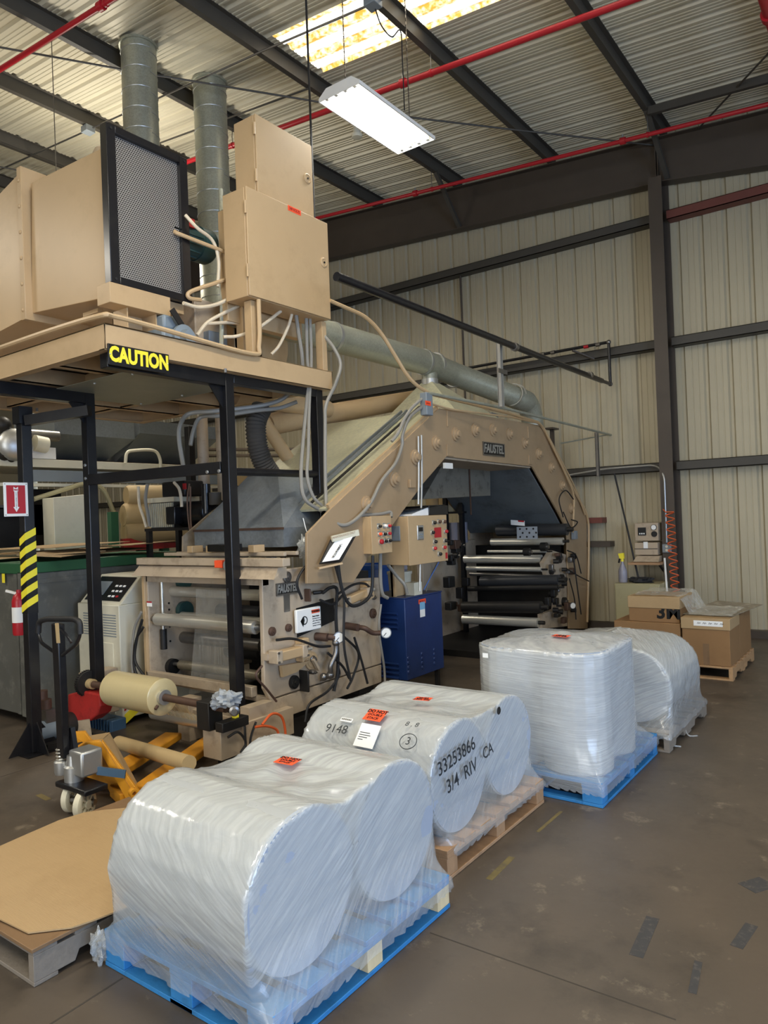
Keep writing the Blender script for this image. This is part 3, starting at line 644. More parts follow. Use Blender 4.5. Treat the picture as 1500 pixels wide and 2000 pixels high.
# --- old pallet with plywood and cardboard at the left
stringer_pallet('pallet', 'grey weathered pallet at the left edge topped with plywood', -3.9, -2.86, 1.46, 2.62, M['woodgrey'])
tag(MB().box((-3.92, 1.45, .1405), (-2.85, 2.62, .156)).build('plywood_sheet', M['ply'], bevel=.002), 'stained plywood sheet lying on the grey pallet', 'plywood')
cp = [V(px, py, Z=.165) for px, py in ((-40, 1672), (55, 1630), (115, 1603), (165, 1588), (205, 1583), (262, 1577))]
cq = [V(px, py, Z=.165) for px, py in ((255, 1770), (192, 1795), (140, 1812), (55, 1822), (0, 1797), (-60, 1772))]
mb = MB(); top = [Vector((q.x, q.y, .160+.006*noise.noise(q*3)+.004)) for q in cp+cq]
mb.prism(top, (0, 0, .006)); o = mb.build('cardboard_sheet', M['card'], smooth=0); tag(o, 'large flat sheet of corrugated cardboard on the plywood', 'cardboard')
# --- pallet of cartons by the column
stringer_pallet('pallet', 'pale wooden pallet under the cardboard cartons by the column', -2.75, -1.54, 7.96, 9.15, M['woody'])
def carton(label, x0, x1, y0, y1, z0, z1, m=None, tape=False, lid=0, txt=None):
    t = thing('carton', label, 'carton', ((x0+x1)/2, (y0+y1)/2, z0), 'cartons on the pallet by the column')
    MB().box((x0, y0, z0), (x1, y1, z1)).build('box_body', m or M['card2'], t, bevel=.004)
    if lid:
        MB().box((x0-.008, y0-.008, z1-lid), (x1+.008, y1+.008, z1+.006)).build('lid', M['card'], t, bevel=.004)
    if tape: MB().box(((x0+x1)/2-.03, y0-.0015, z0+.0), ((x0+x1)/2+.03, y0-.0005, z0+.22)).build('tape', M['ply'], t, smooth=0)
    return t
c1 = carton('square brown carton with a taped front and shallow lid', -2.02, -1.56, 7.98, 8.45, .142, .62, tape=True, lid=.11)
mb = MB().box((-1.90, 7.970, .545), (-1.62, 7.9715, .60)); mb.build('label', M['paper'], c1, smooth=0)
for k in range(5):                                    # unreadable scribbles
    x_ = -1.865+.055*k; MB().tube(spline([(x_, 7.9692, .565), (x_+.01, 7.9692, .583), (x_+.018, 7.9692, .566), (x_+.026, 7.9692, .58), (x_+.034, 7.9692, .57)], 4), .0018, 5).build('scribble', M['ink'], c1)
carton('brown carton behind the square taped carton', -2.0, -1.56, 8.47, 9.12, .142, .60)
carton('long low carton at the bottom left of the pallet', -2.72, -2.05, 8.0, 8.6, .142, .40)
carton('flat wide carton second in the left stack', -2.74, -2.04, 7.99, 8.62, .402, .55)
c2 = carton('open topped carton with large black print, top of the left stack', -2.58, -2.05, 8.02, 8.55, .552, .82, lid=.12)
text('3M', .19, M['blackprint'], (-2.16, 8.018, .655), (1, 0, 0), (0, 0, 1), c2, 'printed_letters', bold=.006, sx=1.05)
carton('carton at the back of the pallet behind the left stack', -2.7, -2.05, 8.64, 9.12, .142, .58)
M['bag'] = film('printed_plastic_bag', (.75, .74, .68), .45, (8, 8, 8), bump=1.0)
M['print'] = mat('printed_sheet', S('8C8270'), .5, 0, .6, 14, dirt=S('E8E4D4'), dscale=9, damt=.9)
pp = [V(px, py, Z=.64) for px, py in ((1333, 1198), (1430, 1203), (1490, 1180), (1400, 1172))]
tag(MB().prism([Vector((q.x, q.y, .632)) for q in pp], (0, 0, .004)).build('printed_poster', M['print'], smooth=0), 'printed glossy sheet lying on the square carton', 'poster')
mb = MB(); g = 16
vv = []
for j in range(g+1):
    for i in range(g*2+1):
        x = -2.55+1.0*i/(2*g); y = 8.05+.75*j/g; zz = (.832 if x < -2.06 else .645+.185*max(0, (-1.96-x)/.1))
        vv.append((x, y, zz+.035*abs(noise.noise(Vector((x*9, y*9, 2))))))
mb.add(vv, [(j*(2*g+1)+i, j*(2*g+1)+i+1, (j+1)*(2*g+1)+i+1, (j+1)*(2*g+1)+i) for j in range(g) for i in range(2*g)])
tag(mb.build('plastic_bag', M['bag'], smooth=80), 'crumpled clear printed plastic draped over the cartons', 'plastic bag')
# ================================================================ OVERHEAD
def VR(px, py, dz):
    """pixel onto a plane parallel to the roof, dz from the underside of the purlins"""
    d = _f + (px-750)/FPX*_r - (py-1000)/FPX*_u
    t = (ZR+dz-SL*2.8-CAMH)/(d.z+SL*d.x); return CAM+d*t
def sprinkler(label, y, dz, r, xa, xb, hangers, coup):
    def pt(x): return Vector((x, y, zroof(x)+dz))
    t = thing('sprinkler_pipe', label, 'pipe', pt(xa), 'red sprinkler pipes under the roof')
    MB().cyl(pt(xa), pt(xb), r, n=14).build('pipe', M['red'], t)
    for x in hangers:
        MB().tube([(x, y, zroof(x)+.0), (x+.01, y-.02, zroof(x)+dz*.5), (x, y, zroof(x)+dz+r)], .006, 6).build('hanger_rod', M['steel'], t)
        MB().ring(pt(x-.012), pt(x+.012), r+.008, r-.001, 16).build('hanger_ring', M['red'], t)
    for x in coup:
        MB().ring(pt(x-.035), pt(x+.035), r+.018, r-.001, 16).build('coupling', M['red'], t)
        MB().cyl(pt(x)+Vector((0, 0, r)), pt(x)+Vector((0, 0, r+.06)), .012, n=8).build('sprinkler_head', M['alu'], t)
    return t
pa = VR(1000, 330, -.3); pb = VR(800, 158, -.22); pc = VR(100, 73, -.22)
xs = lambda px, py, dz: VR(px, py, dz).x
sprinkler('long thin red sprinkler pipe nearest the back wall', pa.y, -.3, .028, -19, 6.9, [-2.65, -5.97, -9.29], [xs(805, 374, -.3), xs(1212, 270, -.3)])
sprinkler('red sprinkler pipe passing behind the hanging light', pb.y, -.22, .034, -19, 6.9, [-4.31, -7.63], [xs(788, 163, -.22)])
sprinkler('short stretch of red sprinkler pipe at the upper left corner', pc.y, -.22, .03, -19, 6.9, [xs(200, 2, -.22)], [xs(201, 14, -.22)])
p = V(1497, 30, Z=6.45); t = thing('main_pipe', 'thick red water main at the upper right corner', 'pipe', (p.x, p.y, p.z))
MB().cyl((p.x+.03, p.y-5, p.z), (p.x+.03, p.y+2.4, p.z), .06, n=18).build('pipe', M['red'], t)
MB().ring((p.x+.03, p.y-.03, p.z), (p.x+.03, p.y+.05, p.z), .082, .059, 18).build('coupling', M['red'], t)
# --- hanging fluorescent light
t = thing('hanging_light', 'white four tube fluorescent light hanging on chains', 'light', (-4.03, 5.69, 5.56))
xa, xb, ya, yb = -4.265, -3.795, 5.07, 6.31
sec = [(xa, 5.60), (xa, 5.635), (xa+.09, 5.70), (xb-.09, 5.70), (xb, 5.635), (xb, 5.60), (xb-.012, 5.60), (xb-.012, 5.63), (xb-.095, 5.69), (xa+.095, 5.69), (xa+.012, 5.63), (xa+.012, 5.60)]
MB().prism([(x, ya, z) for x, z in sec], (0, yb-ya, 0)).build('housing', M['white'], t, smooth=0)
for y in (ya-.004, yb): MB().prism([(x, y, z) for x, z in sec[:6]], (0, .004, 0)).build('end_cap', M['white'], t, smooth=0)
M['tube'] = emit('lit_tube', (1, .97, .88), 48)
for k in range(4):
    x = xa+.075+(xb-xa-.15)*k/3
    MB().cyl((x, ya+.045, 5.622), (x, yb-.045, 5.622), .014, n=12).build('tube', M['tube'], t)
    for y in (ya+.004, yb-.045): MB().box((x-.015, y, 5.61), (x+.015, y+.041, 5.65)).build('lampholder', M['white'], t)
for k in range(3):
    x = xa+.075+(xb-xa-.15)*(k+.5)/3
    MB().prism([(x-.02, ya+.01, 5.675), (x+.02, ya+.01, 5.675), (x, ya+.01, 5.615)], (0, yb-ya-.02, 0)).build('reflector', M['alu'], t, smooth=0)
for px, pyt, y, x in ((675, 0, ya+.1, -4.03), (788, 60, yb-.1, -4.03)):
    mb = MB(); z = 5.70
    while z < zroof(x)+.0:
        mb.bar((x, y, z), (x, y, z+.03), .012 if int(z*33) % 2 else .004, .004 if int(z*33) % 2 else .012, (1, 0, 0)); z += .034
    mb.build('chain', M['steel'], t, smooth=0)
MB().tube(spline([V(733, 18, Y=6.0), V(745, 50, Y=6.0), V(765, 72, Y=6.0), V(782, 60, Y=6.1), V(786, 120, Y=6.15), V(790, 215, Y=6.18)]), .007, 6).build('power_cord', M['blackm'], t)
# --- electrical track, boxes, sway-brace rods and cables under the purlins
def rod(name, label, cat, pts, r, m, dz=-.03, n=6, group=None):
    return tag(MB().tube([VR(px, py, dz) for px, py in pts], r, n).build(name, m), label, cat, group)
rod('conduit', 'straight steel conduit run under the purlins toward the skylight', 'conduit', [(-30, 345), (172, 254), (505, 103), (725, 8), (760, -8)], .012, M['steel'])
for px, py, l in ((172, 253, 'grey junction box above the perforated guard'), (728, 4, 'dark junction box beside the skylight')):
    c = VR(px, py, -.05); tag(MB().box(c-Vector((.07, .07, .05)), c+Vector((.07, .07, .04))).build('junction_box', M['greybox'], bevel=.006), l, 'electrical box')
G = 'thin brace rods under the roof'
rod('brace_rod', 'dark brace rod crossing in front of both spiral ducts', 'rod', [(-40, 85), (235, 135), (640, 202)], .012, M['beam'], -.08, 6, G)
rod('brace_rod', 'dark brace rod from the light fixture to the column head', 'rod', [(800, 229), (1000, 253), (1290, 285)], .012, M['beam'], -.08, 6, G)
rod('brace_rod', 'dark brace rod at the upper right above the rafter', 'rod', [(1365, 250), (1500, 105), (1560, 40)], .012, M['beam'], -.02, 6, G)
rod('brace_rod', 'dark brace rod behind the second spiral duct', 'rod', [(305, 282), (605, 172)], .012, M['beam'], -.02, 6, G)
rod('brace_rod', 'dark brace rod low at the left edge', 'rod', [(-20, 322), (100, 345)], .012, M['beam'], -.05, 6, G)
p = V(600, 60, Y=5.3); tag(MB().cyl((p.x, 5.3, 3.6), (p.x, 5.3, zroof(p.x)), .011, n=6).build('drop_cable', M['blackm']), 'black cable dropping from the roof behind the electrical boxes', 'cable')
p = V(106, 230, Y=4.6); tag(MB().cyl((p.x, 4.6, 4.6), (p.x, 4.6, zroof(p.x)+.18), .006, n=6).build('hanger_chain', M['steel']), 'thin chain hanging at the left above the tan plenum', 'chain')
c = VR(697, 262, -.1); tag(MB().lathe([(.0, -.06), (.07, -.05), (.08, -.01), (.05, .0), (.05, .12)], c, (0, 0, 1), 18).build('roof_vent_cap', M['offwhite']), 'small round cream cap under the roof behind the light', 'vent')
# --- gas pipe on struts, and its run along the wall
XG = -3.47; ze = V(1192, 750, X=XG); z0 = ze.z
t = thing('gas_pipe', 'black gas pipe running above the arch to the wall', 'pipe', (XG, 4.3, z0))
MB().cyl((XG, 4.25, z0+.05), (XG, ze.y-.35, z0), .035, n=14).build('pipe', M['black'], t)
MB().cyl((XG, ze.y-.35, z0), (XG, ze.y, z0), .024, n=12).build('reducer_pipe', M['black'], t)
zt = V(1190, 668, Y=ze.y).z
MB().tube(rnd_path([(XG, ze.y, z0-.01), (XG, ze.y, zt), (-6.6, ze.y, zt-.03)], .04), .022, 10).build('riser', M['black'], t)
for pp in ((XG, ze.y, z0), (XG, ze.y, zt)): MB().ball(pp, .034).build('elbow', M['steel'], t)
for px, py in ((1005, 672), (1152, 735)):
    c = V(px, py, X=XG); MB().ring((XG, c.y-.03, z0+.02), (XG, c.y+.03, z0+.02), .046, .03, 16).build('coupling', M['steel'], t)
for px, py in ((1168, 671), (1080, 687), (1060, 690)):
    c = V(px, py, Y=ze.y); MB().ring((c.x-.03, ze.y, zt-.01), (c.x+.03, ze.y, zt-.01), .03, .02, 14).build('coupling', M['steel'], t)
for px, py in ((1145, 675), (1057, 690)):
    c = V(px, py, Y=ze.y); MB().ring((c.x-.035, ze.y, zt-.01), (c.x+.035, ze.y, zt-.01), .026, .021, 14).build('red_tape', M['red'], t)
c = V(1118, 682, Y=ze.y); MB().bar((c.x, ze.y, zt-.03), (c.x+.25, 10.56, zt-.17), .05, .02).build('bracket', M['brown'], t)
t = thing('strut_post', 'bright galvanized strut post holding the gas pipe over the arch', 'strut', (-3.55, V(980, 797, X=-3.55).y, 2.9))
y = V(980, 797, X=-3.55).y
MB().box((-3.57, y-.03, 2.93), (-3.53, y-.005, z0+.06)).box((-3.57, y+.005, 2.93), (-3.53, y+.03, z0+.06)).box((-3.575, y-.03, 2.93), (-3.565, y+.03, z0+.06)).build('channel', M['alu'], t, smooth=0)
MB().bar((-3.52, y-.1, z0-.27), (-3.52, y+.1, z0-.27), .01, .045).build('cross_clip', M['steel'], t)
# ================================================================ PLATFORM AND WHAT STANDS ON IT
XP = -4.2; PY0, PY1 = 2.75, 5.03; PX0 = -7.0; PZ0, PZ1 = 2.955, 3.125
t = thing('machine_platform', 'tan steel platform carrying the fan and electrical boxes', 'platform', (-5.6, 3.9, PZ0))
def chan_y(x, y0, y1, z0, z1, face):   # channel along Y, web at x, flanges toward -face
    f = -face; return MB().box((x, y0, z0), (x+f*.008, y1, z1)).box((x, y0, z0), (x+f*.07, y1, z0+.01)).box((x, y0, z1-.01), (x+f*.07, y1, z1))
def chan_x(y, x0, x1, z0, z1, face):
    f = -face; return MB().box((x0, y, z0), (x1, y+f*.008, z1)).box((x0, y, z0), (x1, y+f*.07, z0+.01)).box((x0, y, z1-.01), (x1, y+f*.07, z1))
chan_y(XP, PY0, PY1, PZ0, PZ1, 1).build('edge_channel', M['tan'], t, bevel=.003)
chan_x(PY0, PX0, XP, PZ0, PZ1, -1).build('edge_channel', M['tan'], t, bevel=.003)
chan_y(PX0, PY0, PY1, PZ0, PZ1, -1).build('edge_channel', M['tan'], t, bevel=.003)
chan_x(PY1, PX0, XP, PZ0, PZ1, 1).build('edge_channel', M['tan'], t, bevel=.003)
for x in (-4.95, -5.65, -6.35): chan_y(x, PY0+.01, PY1-.01, PZ0+.02, PZ1-.012, 1).build('cross_channel', M['tan'], t)
for y in (3.5, 4.3): chan_x(y, PX0+.01, XP-.01, PZ0+.03, PZ1-.012, -1).build('cross_channel', M['tan'], t)
MB().box((PX0+.02, PY0+.02, PZ1-.011), (XP-.02, PY1-.02, PZ1-.003)).build('deck_plate', M['tan_dirty'], t)
for px, py in ((78, 760), (72, 797), (440, 720)):
    c = V(px, py, Z=PZ0); MB().cyl(c-Vector((0, 0, .03)), c, .012, n=8).build('bolt', M['steel'], t)
MB().box((-5.9, 3.22, PZ0-.012), (-4.58, 4.24, PZ0-.008)).build('drip_sheet', M['galv'], t)
for x in (-5.8, -5.2, -4.7):
    for y in (3.3, 4.15): MB().ball((x, y, PZ0-.014), .012, n=8, m=5).build('sheet_rivet', M['alu'], t)
# --- black support frame
tw = .043
t = thing('support_frame', 'black square tube frame holding up the tan platform', 'frame', (-5.0, 3.8, 0))
p3 = V(447, 900, X=-4.3); p4 = V(622, 900, X=-4.3); P1 = Vector((-5.81, 3.04, 0)); P2 = Vector((-5.66, 3.52, 0))
def post(x, y, z0, z1, lab=None):
    o = MB().box((x-tw, y-tw, z0), (x+tw, y+tw, z1)).build('post', M['black'], t, bevel=.006); return o
post(-4.3, p3.y, .32, PZ0); post(-4.3, p4.y, 1.2, PZ0); post(P2.x, P2.y, .3, PZ0)
post(P1.x, P1.y, .012, 2.74)
p5 = V(371, 880, Y=5.6); post(p5.x, 5.6, 1.2, PZ0)
MB().box((P1.x-.12, P1.y-.12, .0), (P1.x+.12, P1.y+.12, .012)).build('foot_plate', M['black'], t)
for dx, dy in ((1, 0), (-1, 0), (0, -1), (0, 1)):
    a = Vector((P1.x+dx*tw, P1.y+dy*tw, .012)); e = Vector((dx, dy, 0)); s_ = Vector((-dy, dx, 0))*.005
    MB().prism([a-s_, a+e*.17-s_, a+Vector((0, 0, .24))-s_], s_*2).build('gusset', M['black'], t, smooth=0)
MB().box((-4.3-tw, PY0+.05, PZ0-.1), (-4.3+tw, p3.y-tw, PZ0-.002)).build('top_beam', M['black'], t, bevel=.005)
MB().box((-4.3-tw, p3.y+tw, PZ0-.07), (-4.3+tw, p4.y-tw, PZ0-.002)).build('top_beam', M['black'], t, bevel=.005)
MB().box((P2.x-tw, 2.2, PZ0-.1), (P2.x+tw, P2.y-tw, PZ0-.002)).build('top_beam', M['black'], t, bevel=.005)
a = V(52, 822, X=P1.x+.05); b = V(175, 802, X=-5.3); MB().bar(a, b, .07, .08).build('tie_beam', M['black'], t)
MB().box((P1.x-.06, P1.y-.06, 2.66), (P1.x+.05, P1.y+.05, 2.80)).build('top_bracket', M['black'], t)
a = V(505, 0, X=-4.3)
MB().bar((P2.x+.03, P2.y-.03, V(178, 938, X=P2.x).z), (-4.3-.05, p3.y-.03, V(445, 912, X=-4.3).z), .04, .09).build('side_rail', M['black'], t, bevel=.004)
MB().cyl((-4.3, p3.y+tw, V(480, 922, X=-4.3).z), (-4.3, p4.y-.02, V(612, 926, X=-4.3).z), .032, n=14).build('round_rail', M['black'], t)
for (px, py) in ((170, 908), (171, 934)): c = V(px, py, X=P2.x+.045); MB().lathe([(.0, .012), (.012, .008), (.014, 0)], (P2.x-.0, P2.y-tw, c.z), (0, -1, 0), 10).build('bolt', M['alu'], t)
for (px, py) in ((404, 922), (427, 920)): c = V(px, py, Y=p3.y-.09); MB().lathe([(.0, .012), (.013, .008), (.015, 0)], (c.x, p3.y-.085, c.z), (0, -1, 0), 10).build('bolt', M['alu'], t)
for (x, y, sg) in ((-4.3, p3.y-tw, -1), (P2.x, P2.y-tw, -1)):
    MB().prism([(x-.004, y, PZ0-.1), (x-.004, y+sg*.13, PZ0-.1), (x-.004, y, PZ0-.27)], (.008, 0, 0)).build('gusset', M['black'], t, smooth=0)
# hazard tape on the near post
tt = thing('hazard_tape', 'yellow and black striped tape wrapped on the left post', 'tape', (P1.x, P1.y, .95))
z_a = V(50, 1200, X=P1.x+tw).z; z_b = V(50, 1038, X=P1.x+tw).z
MB().box((P1.x-tw-.001, P1.y-tw-.001, z_a), (P1.x+tw+.001, P1.y+tw+.001, z_b)).build('black_tape', M['blackprint'], tt, smooth=0)
k = 0; z = z_a+.005
while z < z_b-.06:
    e = tw+.0022
    MB().hexa([(P1.x-e, P1.y-e, z), (P1.x+e, P1.y-e, z+.045), (P1.x+e, P1.y+e, z+.09), (P1.x-e, P1.y+e, z+.03), (P1.x-e, P1.y-e, z+.058), (P1.x+e, P1.y-e, z+.103), (P1.x+e, P1.y+e, z+.148), (P1.x-e, P1.y+e, z+.088)]).build('yellow_stripe', M['yellow'], tt, smooth=0)
    z += .108
# fire extinguisher arrow sign
x = -5.74; a = V(6, 942, X=x); b = V(56, 1008, X=x); t = thing('fire_sign', 'red and white arrow sign fixed to the left black post', 'sign', (x, a.y, b.z))
hh = a.z-b.z; ww = (b.y-a.y); cy = (a.y+b.y)/2; cz = (a.z+b.z)/2
MB().box((x-.003, a.y, b.z), (x, b.y, a.z)).build('sign_plate', M['white'], t, bevel=.003)
MB().box((x, a.y+.022, b.z+.022), (x+.001, b.y-.022, a.z-.022)).build('red_field', M['red'], t, smooth=0)
MB().prism([(x+.0015, cy-.018, cz+.10), (x+.0015, cy, cz+.088), (x+.0015, cy+.018, cz+.10), (x+.0015, cy+.018, cz+.065), (x+.0015, cy+.012, cz+.062), (x+.0015, cy+.012, cz-.06), (x+.0015, cy+.024, cz-.06), (x+.0015, cy, cz-.10), (x+.0015, cy-.024, cz-.06), (x+.0015, cy-.012, cz-.06), (x+.0015, cy-.012, cz+.062), (x+.0015, cy-.018, cz+.065)], (.0008, 0, 0)).build('arrow', M['white'], t, smooth=0)
text('FIRE', .018, M['red'], (x+.003, cy, cz+.075), (0, 1, 0), (0, 0, 1), t, 'printed_word', bold=.0006)
for k, ch in enumerate('EXTINGUISHER'): text(ch, .0115, M['blackprint'], (x+.003, cy, cz+.052-.0108*k), (0, 1, 0), (0, 0, 1), t, 'printed_letter')
for dy in (-1, 1):
    for dz in (-1, 1): MB().cyl((x, cy+dy*(ww/2-.012), cz+dz*(hh/2-.012)), (x+.002, cy+dy*(ww/2-.012), cz+dz*(hh/2-.012)), .004, n=8).build('screw', M['steel'], t)
# CAUTION sign
x = -4.185; a = V(211, 670, X=x); b = V(331, 724, X=x); y0, y1 = a.y, b.y; zt, zb = a.z, V(211, 711, X=x).z
t = thing('caution_sign', 'black sign with yellow CAUTION lettering below the platform edge', 'sign', (x, y0, zb))
MB().box((x-.012, y0, zb), (x, y1, zt)).build('sign_plate', M['black'], t, bevel=.002)
text('CAUTION', (zt-zb)*.98, M['yellow'], (x+.001, (y0+y1)/2, (zt+zb)/2), (0, 1, 0), (0, 0, 1), t, 'printed_word', bold=.0062, sx=.76)
for y in (y0+.012, y1-.012): MB().ball((x, y, (zt+zb)/2), .006, n=8, m=5).build('screw', M['alu'], t)
# --- fan plenum with perforated guard
t = thing('fan_plenum', 'tan sheet metal plenum with a black framed perforated guard', 'fan housing', (-5.3, 3.4, PZ1))
a0, a1, z0, z1 = 3.08, 3.76, 3.55, 4.70; xg = -4.6
MB().hexa([V(62, 612, Y=3.10), (xg-.05, 3.10, 3.47), (xg-.05, 3.76, 3.47), Vector((V(62, 612, Y=3.1).x, 3.76, 3.55)), V(62, 357, Y=3.10), (xg-.05, 3.10, 4.56), (xg-.05, 3.76, 4.56), Vector((V(62, 357, Y=3.1).x, 3.76, 4.62))]).build('box_body', M['tan'], t, bevel=.004)
xf = V(58, 500, Y=3.10).x
MB().box((xf-.05, 3.04, 3.50), (xf+.015, 3.80, 4.74)).build('flange', M['tan'], t, bevel=.004)
for k in range(6): MB().ball((xf-.02, 3.038, 3.58+.21*k), .016, .008, .016, n=10, m=6).build('flange_bolt', M['tan'], t)
MB().hexa([(xf-1.2, 2.95, 3.35), (xf-.051, 3.06, 3.52), (xf-.051, 3.8, 3.52), (xf-1.2, 3.9, 3.35), (xf-1.2, 2.95, 4.3), (xf-.051, 3.06, 4.70), (xf-.051, 3.8, 4.70), (xf-1.2, 3.9, 4.3)]).build('tapered_duct', M['tan'], t)
bd = .055
mb = MB().box((xg-.045, a0-.02, z0), (xg+.03, a0+bd, z1)).box((xg-.045, a1-bd, z0), (xg+.03, a1+.02, z1)).box((xg-.045, a0+bd, z1-bd), (xg+.03, a1-bd, z1)).box((xg-.045, a0+bd, z0), (xg+.03, a1-bd, z0+bd))
mb.build('guard_frame', M['black'], t, bevel=.004)
def perf():
    m = bpy.data.materials.new('perforated_metal'); m.use_nodes = True; nt = m.node_tree; b = nt.nodes['Principled BSDF']; b.inputs['Roughness'].default_value = .4; b.inputs['Metallic'].default_value = .6
    tc = nod(nt, 'ShaderNodeTexCoord'); sp = nod(nt, 'ShaderNodeSeparateXYZ'); nt.links.new(tc.outputs['Object'], sp.inputs[0])
    def mth(op, a, b_=None):
        n_ = nod(nt, 'ShaderNodeMath', operation=op)
        for i, q in enumerate((a, b_)):
            if q is None: continue
            if isinstance(q, (int, float)): n_.inputs[i].default_value = q
            else: nt.links.new(q, n_.inputs[i])
        return n_.outputs[0]
    py_, pz_ = .018, .0155
    row = mth('FLOOR', mth('DIVIDE', sp.outputs['Z'], pz_)); odd = mth('MULTIPLY', mth('PINGPONG', row, 1), .5)
    fy = mth('SUBTRACT', mth('FRACT', mth('ADD', mth('DIVIDE', sp.outputs['Y'], py_), odd)), .5); fz = mth('SUBTRACT', mth('FRACT', mth('DIVIDE', sp.outputs['Z'], pz_)), .5)
    d = mth('SQRT', mth('ADD', mth('POWER', fy, 2), mth('POWER', fz, 2))); h = mth('LESS_THAN', d, .34)
    mx = nod(nt, 'ShaderNodeMix', data_type='RGBA'); mx.inputs[6].default_value = (*S('B9B6B2'), 1); mx.inputs[7].default_value = (*S('1A1918'), 1)
    nt.links.new(h, mx.inputs[0]); nt.links.new(mx.outputs[2], b.inputs['Base Color'])
    bp = nod(nt, 'ShaderNodeBump'); bp.inputs['Distance'].default_value = .003; bp.invert = True; nt.links.new(h, bp.inputs['Height']); nt.links.new(bp.outputs[0], b.inputs['Normal'])
    return m
M['perf'] = perf()
MB().box((xg-.01, a0+bd, z0+bd), (xg-.004, a1-bd, z1-bd)).build('perforated_sheet', M['perf'], t, smooth=0)
for yy, zz in ((a0+.02, z1-.03), (a1-.01, z1-.03), (a0+.02, z0+.03), (a1-.01, z0+.03)): MB().cyl((xg+.03, yy, zz), (xg+.036, yy, zz), .01, n=10).build('frame_bolt', M['blackm'], t)
MB().box((xg-.12, 3.04, 3.40), (xg+.04, 3.56, 3.545)).build('support_angle', M['tan'], t, bevel=.003)
mb = MB(); x0_, y0_ = xg-.08, 3.2
mb.box((x0_-.1, y0_, PZ1), (x0_-.09, y0_+.26, 3.40)).box((x0_-.1, y0_, PZ1), (x0_+.08, y0_+.01, 3.40)).box((x0_-.1, y0_+.25, PZ1), (x0_+.08, y0_+.26, 3.40)).build('pedestal', M['tan'], t)
c = V(150, 600, Y=3.09); MB().box((c.x-.1, 3.2, 3.44), (c.x+.1, 3.24, 3.47)).build('lift_handle', M['tan'], t)
c = V(196, 285, Y=3.3); MB().lathe([(.045, 0), (.045, .05), (.06, .06), (.06, .13), (.04, .17), (.0, .175)], (c.x, 3.3, 4.57), (0, 0, 1), 18).build('pipe_cap', M['tan_dirty'], t)
# --- fan motor, gearbox and blower behind the guard
t = thing('fan_motor', 'dark teal electric motor behind the perforated guard', 'motor', (-4.75, 4.0, 3.9))
c = V(388, 478, X=-4.75); MB().cyl((-4.75, 3.62, c.z), (-4.75, c.y-.02, c.z), .135, n=28).build('motor_body', M['teal'], t)
MB().lathe([(.145, -.02), (.145, .10), (.13, .125), (.0, .13)], (-4.75, c.y-.02, c.z), (0, 1, 0), 28).build('end_bell', M['teal'], t)
for k in range(14):
    an = 2*math.pi*k/14; MB().bar((-4.75+.14*math.cos(an), 3.66, c.z+.14*math.sin(an)), (-4.75+.14*math.cos(an), c.y-.06, c.z+.14*math.sin(an)), .012, .012).build('cooling_fin', M['teal'], t)
MB().box((-4.66, 3.72, c.z+.05), (-4.60, 3.86, c.z+.12)).build('name_plate', M['reddirty'], t)
t = thing('gearbox', 'grey cast gearbox on the platform beside the tan pedestal', 'gearbox', (-4.6, 3.85, PZ1))
a = V(340, 628, X=-4.55)
MB().box((-4.78, a.y-.16, PZ1), (-4.48, a.y+.14, PZ1+.16)).build('housing', M['fanblue'], t, bevel=.02)
MB().lathe([(.10, 0), (.10, .03), (.06, .04), (.05, .09), (0, .09)], (-4.48, a.y+.02, PZ1+.10), (1, 0, 0), 20).build('shaft_boss', M['fanblue'], t)
MB().box((-4.74, a.y-.12, PZ1+.16), (-4.52, a.y+.04, PZ1+.27)).build('top_housing', M['fanblue'], t, bevel=.02)
MB().bar((-4.47, a.y-.08, PZ1+.3), (-4.47, a.y+.13, PZ1+.05), .01, .05).build('chain_guard', M['dark'], t)
for px, py, w_, h_, l in ((483, 605, .34, .26, 'larger grey switch box low between the conduits'), (416, 665, .2, .12, 'small grey valve box on the platform behind the edge')):
    c = V(px, py, X=-4.75); o = MB().box((-4.9, c.y-w_/2, c.z-h_/2), (-4.68, c.y+w_/2, c.z+h_/2)).build('switch_box', M['greybox'], bevel=.01); tag(o, l, 'electrical box')
t = thing('blower_casing', 'tan rounded blower casing behind the electrical boxes', 'fan housing', (-5.2, 4.6, PZ1))
cy_ = V(525, 640, X=-5.0).y
prof = [(.0, 0), (.36, 0), (.36, .3), (0, .3)]
MB().lathe(prof, (-5.3, cy_-.1, PZ1+.40), (1, 0, 0), 32).build('scroll', M['tan'], t)
MB().box((-5.3, cy_-.45, PZ1+.02), (-5.0, cy_-.1, PZ1+.75)).build('outlet', M['tan'], t, bevel=.006)
MB().box((-5.5, 3.95, PZ1), (-4.75, 4.3, PZ1+.55)).build('drive_guard', M['tan_dirty'], t, bevel=.01)
# --- spiral ducts up to the roof
def spiral(label, x, y, z0, z1, r, seam):
    t = thing('spiral_duct', label, 'duct', (x, y, z0), 'vertical galvanized ducts')
    MB().cyl((x, y, z0), (x, y, z1), r, n=36).build('pipe', M['galv'], t)
    z = z0+.1
    while z < z1-.03:
        MB().tube([(x+(r+.002)*math.cos(a), y+(r+.002)*math.sin(a), z+.05*a/(2*math.pi)) for a in [2*math.pi*i/28 for i in range(29)]], .005, 5).build('seam', M['alu'], t); z += seam
    mb = MB().ring((x, y, z1-.01), (x, y, z1+.02), r+.02, r-.01, 24); mb.build('top_collar', M['galv'], t)
d1 = VR(270, 88, .2); d2 = VR(409, 160, .2)
spiral('taller left galvanized spiral duct rising to the roof', d1.x, d1.y, 3.2, zroof(d1.x)+.17, .205, .24)
spiral('galvanized spiral duct beside the electrical boxes', d2.x, d2.y, 3.2, zroof(d2.x)+.17, .21, .27)
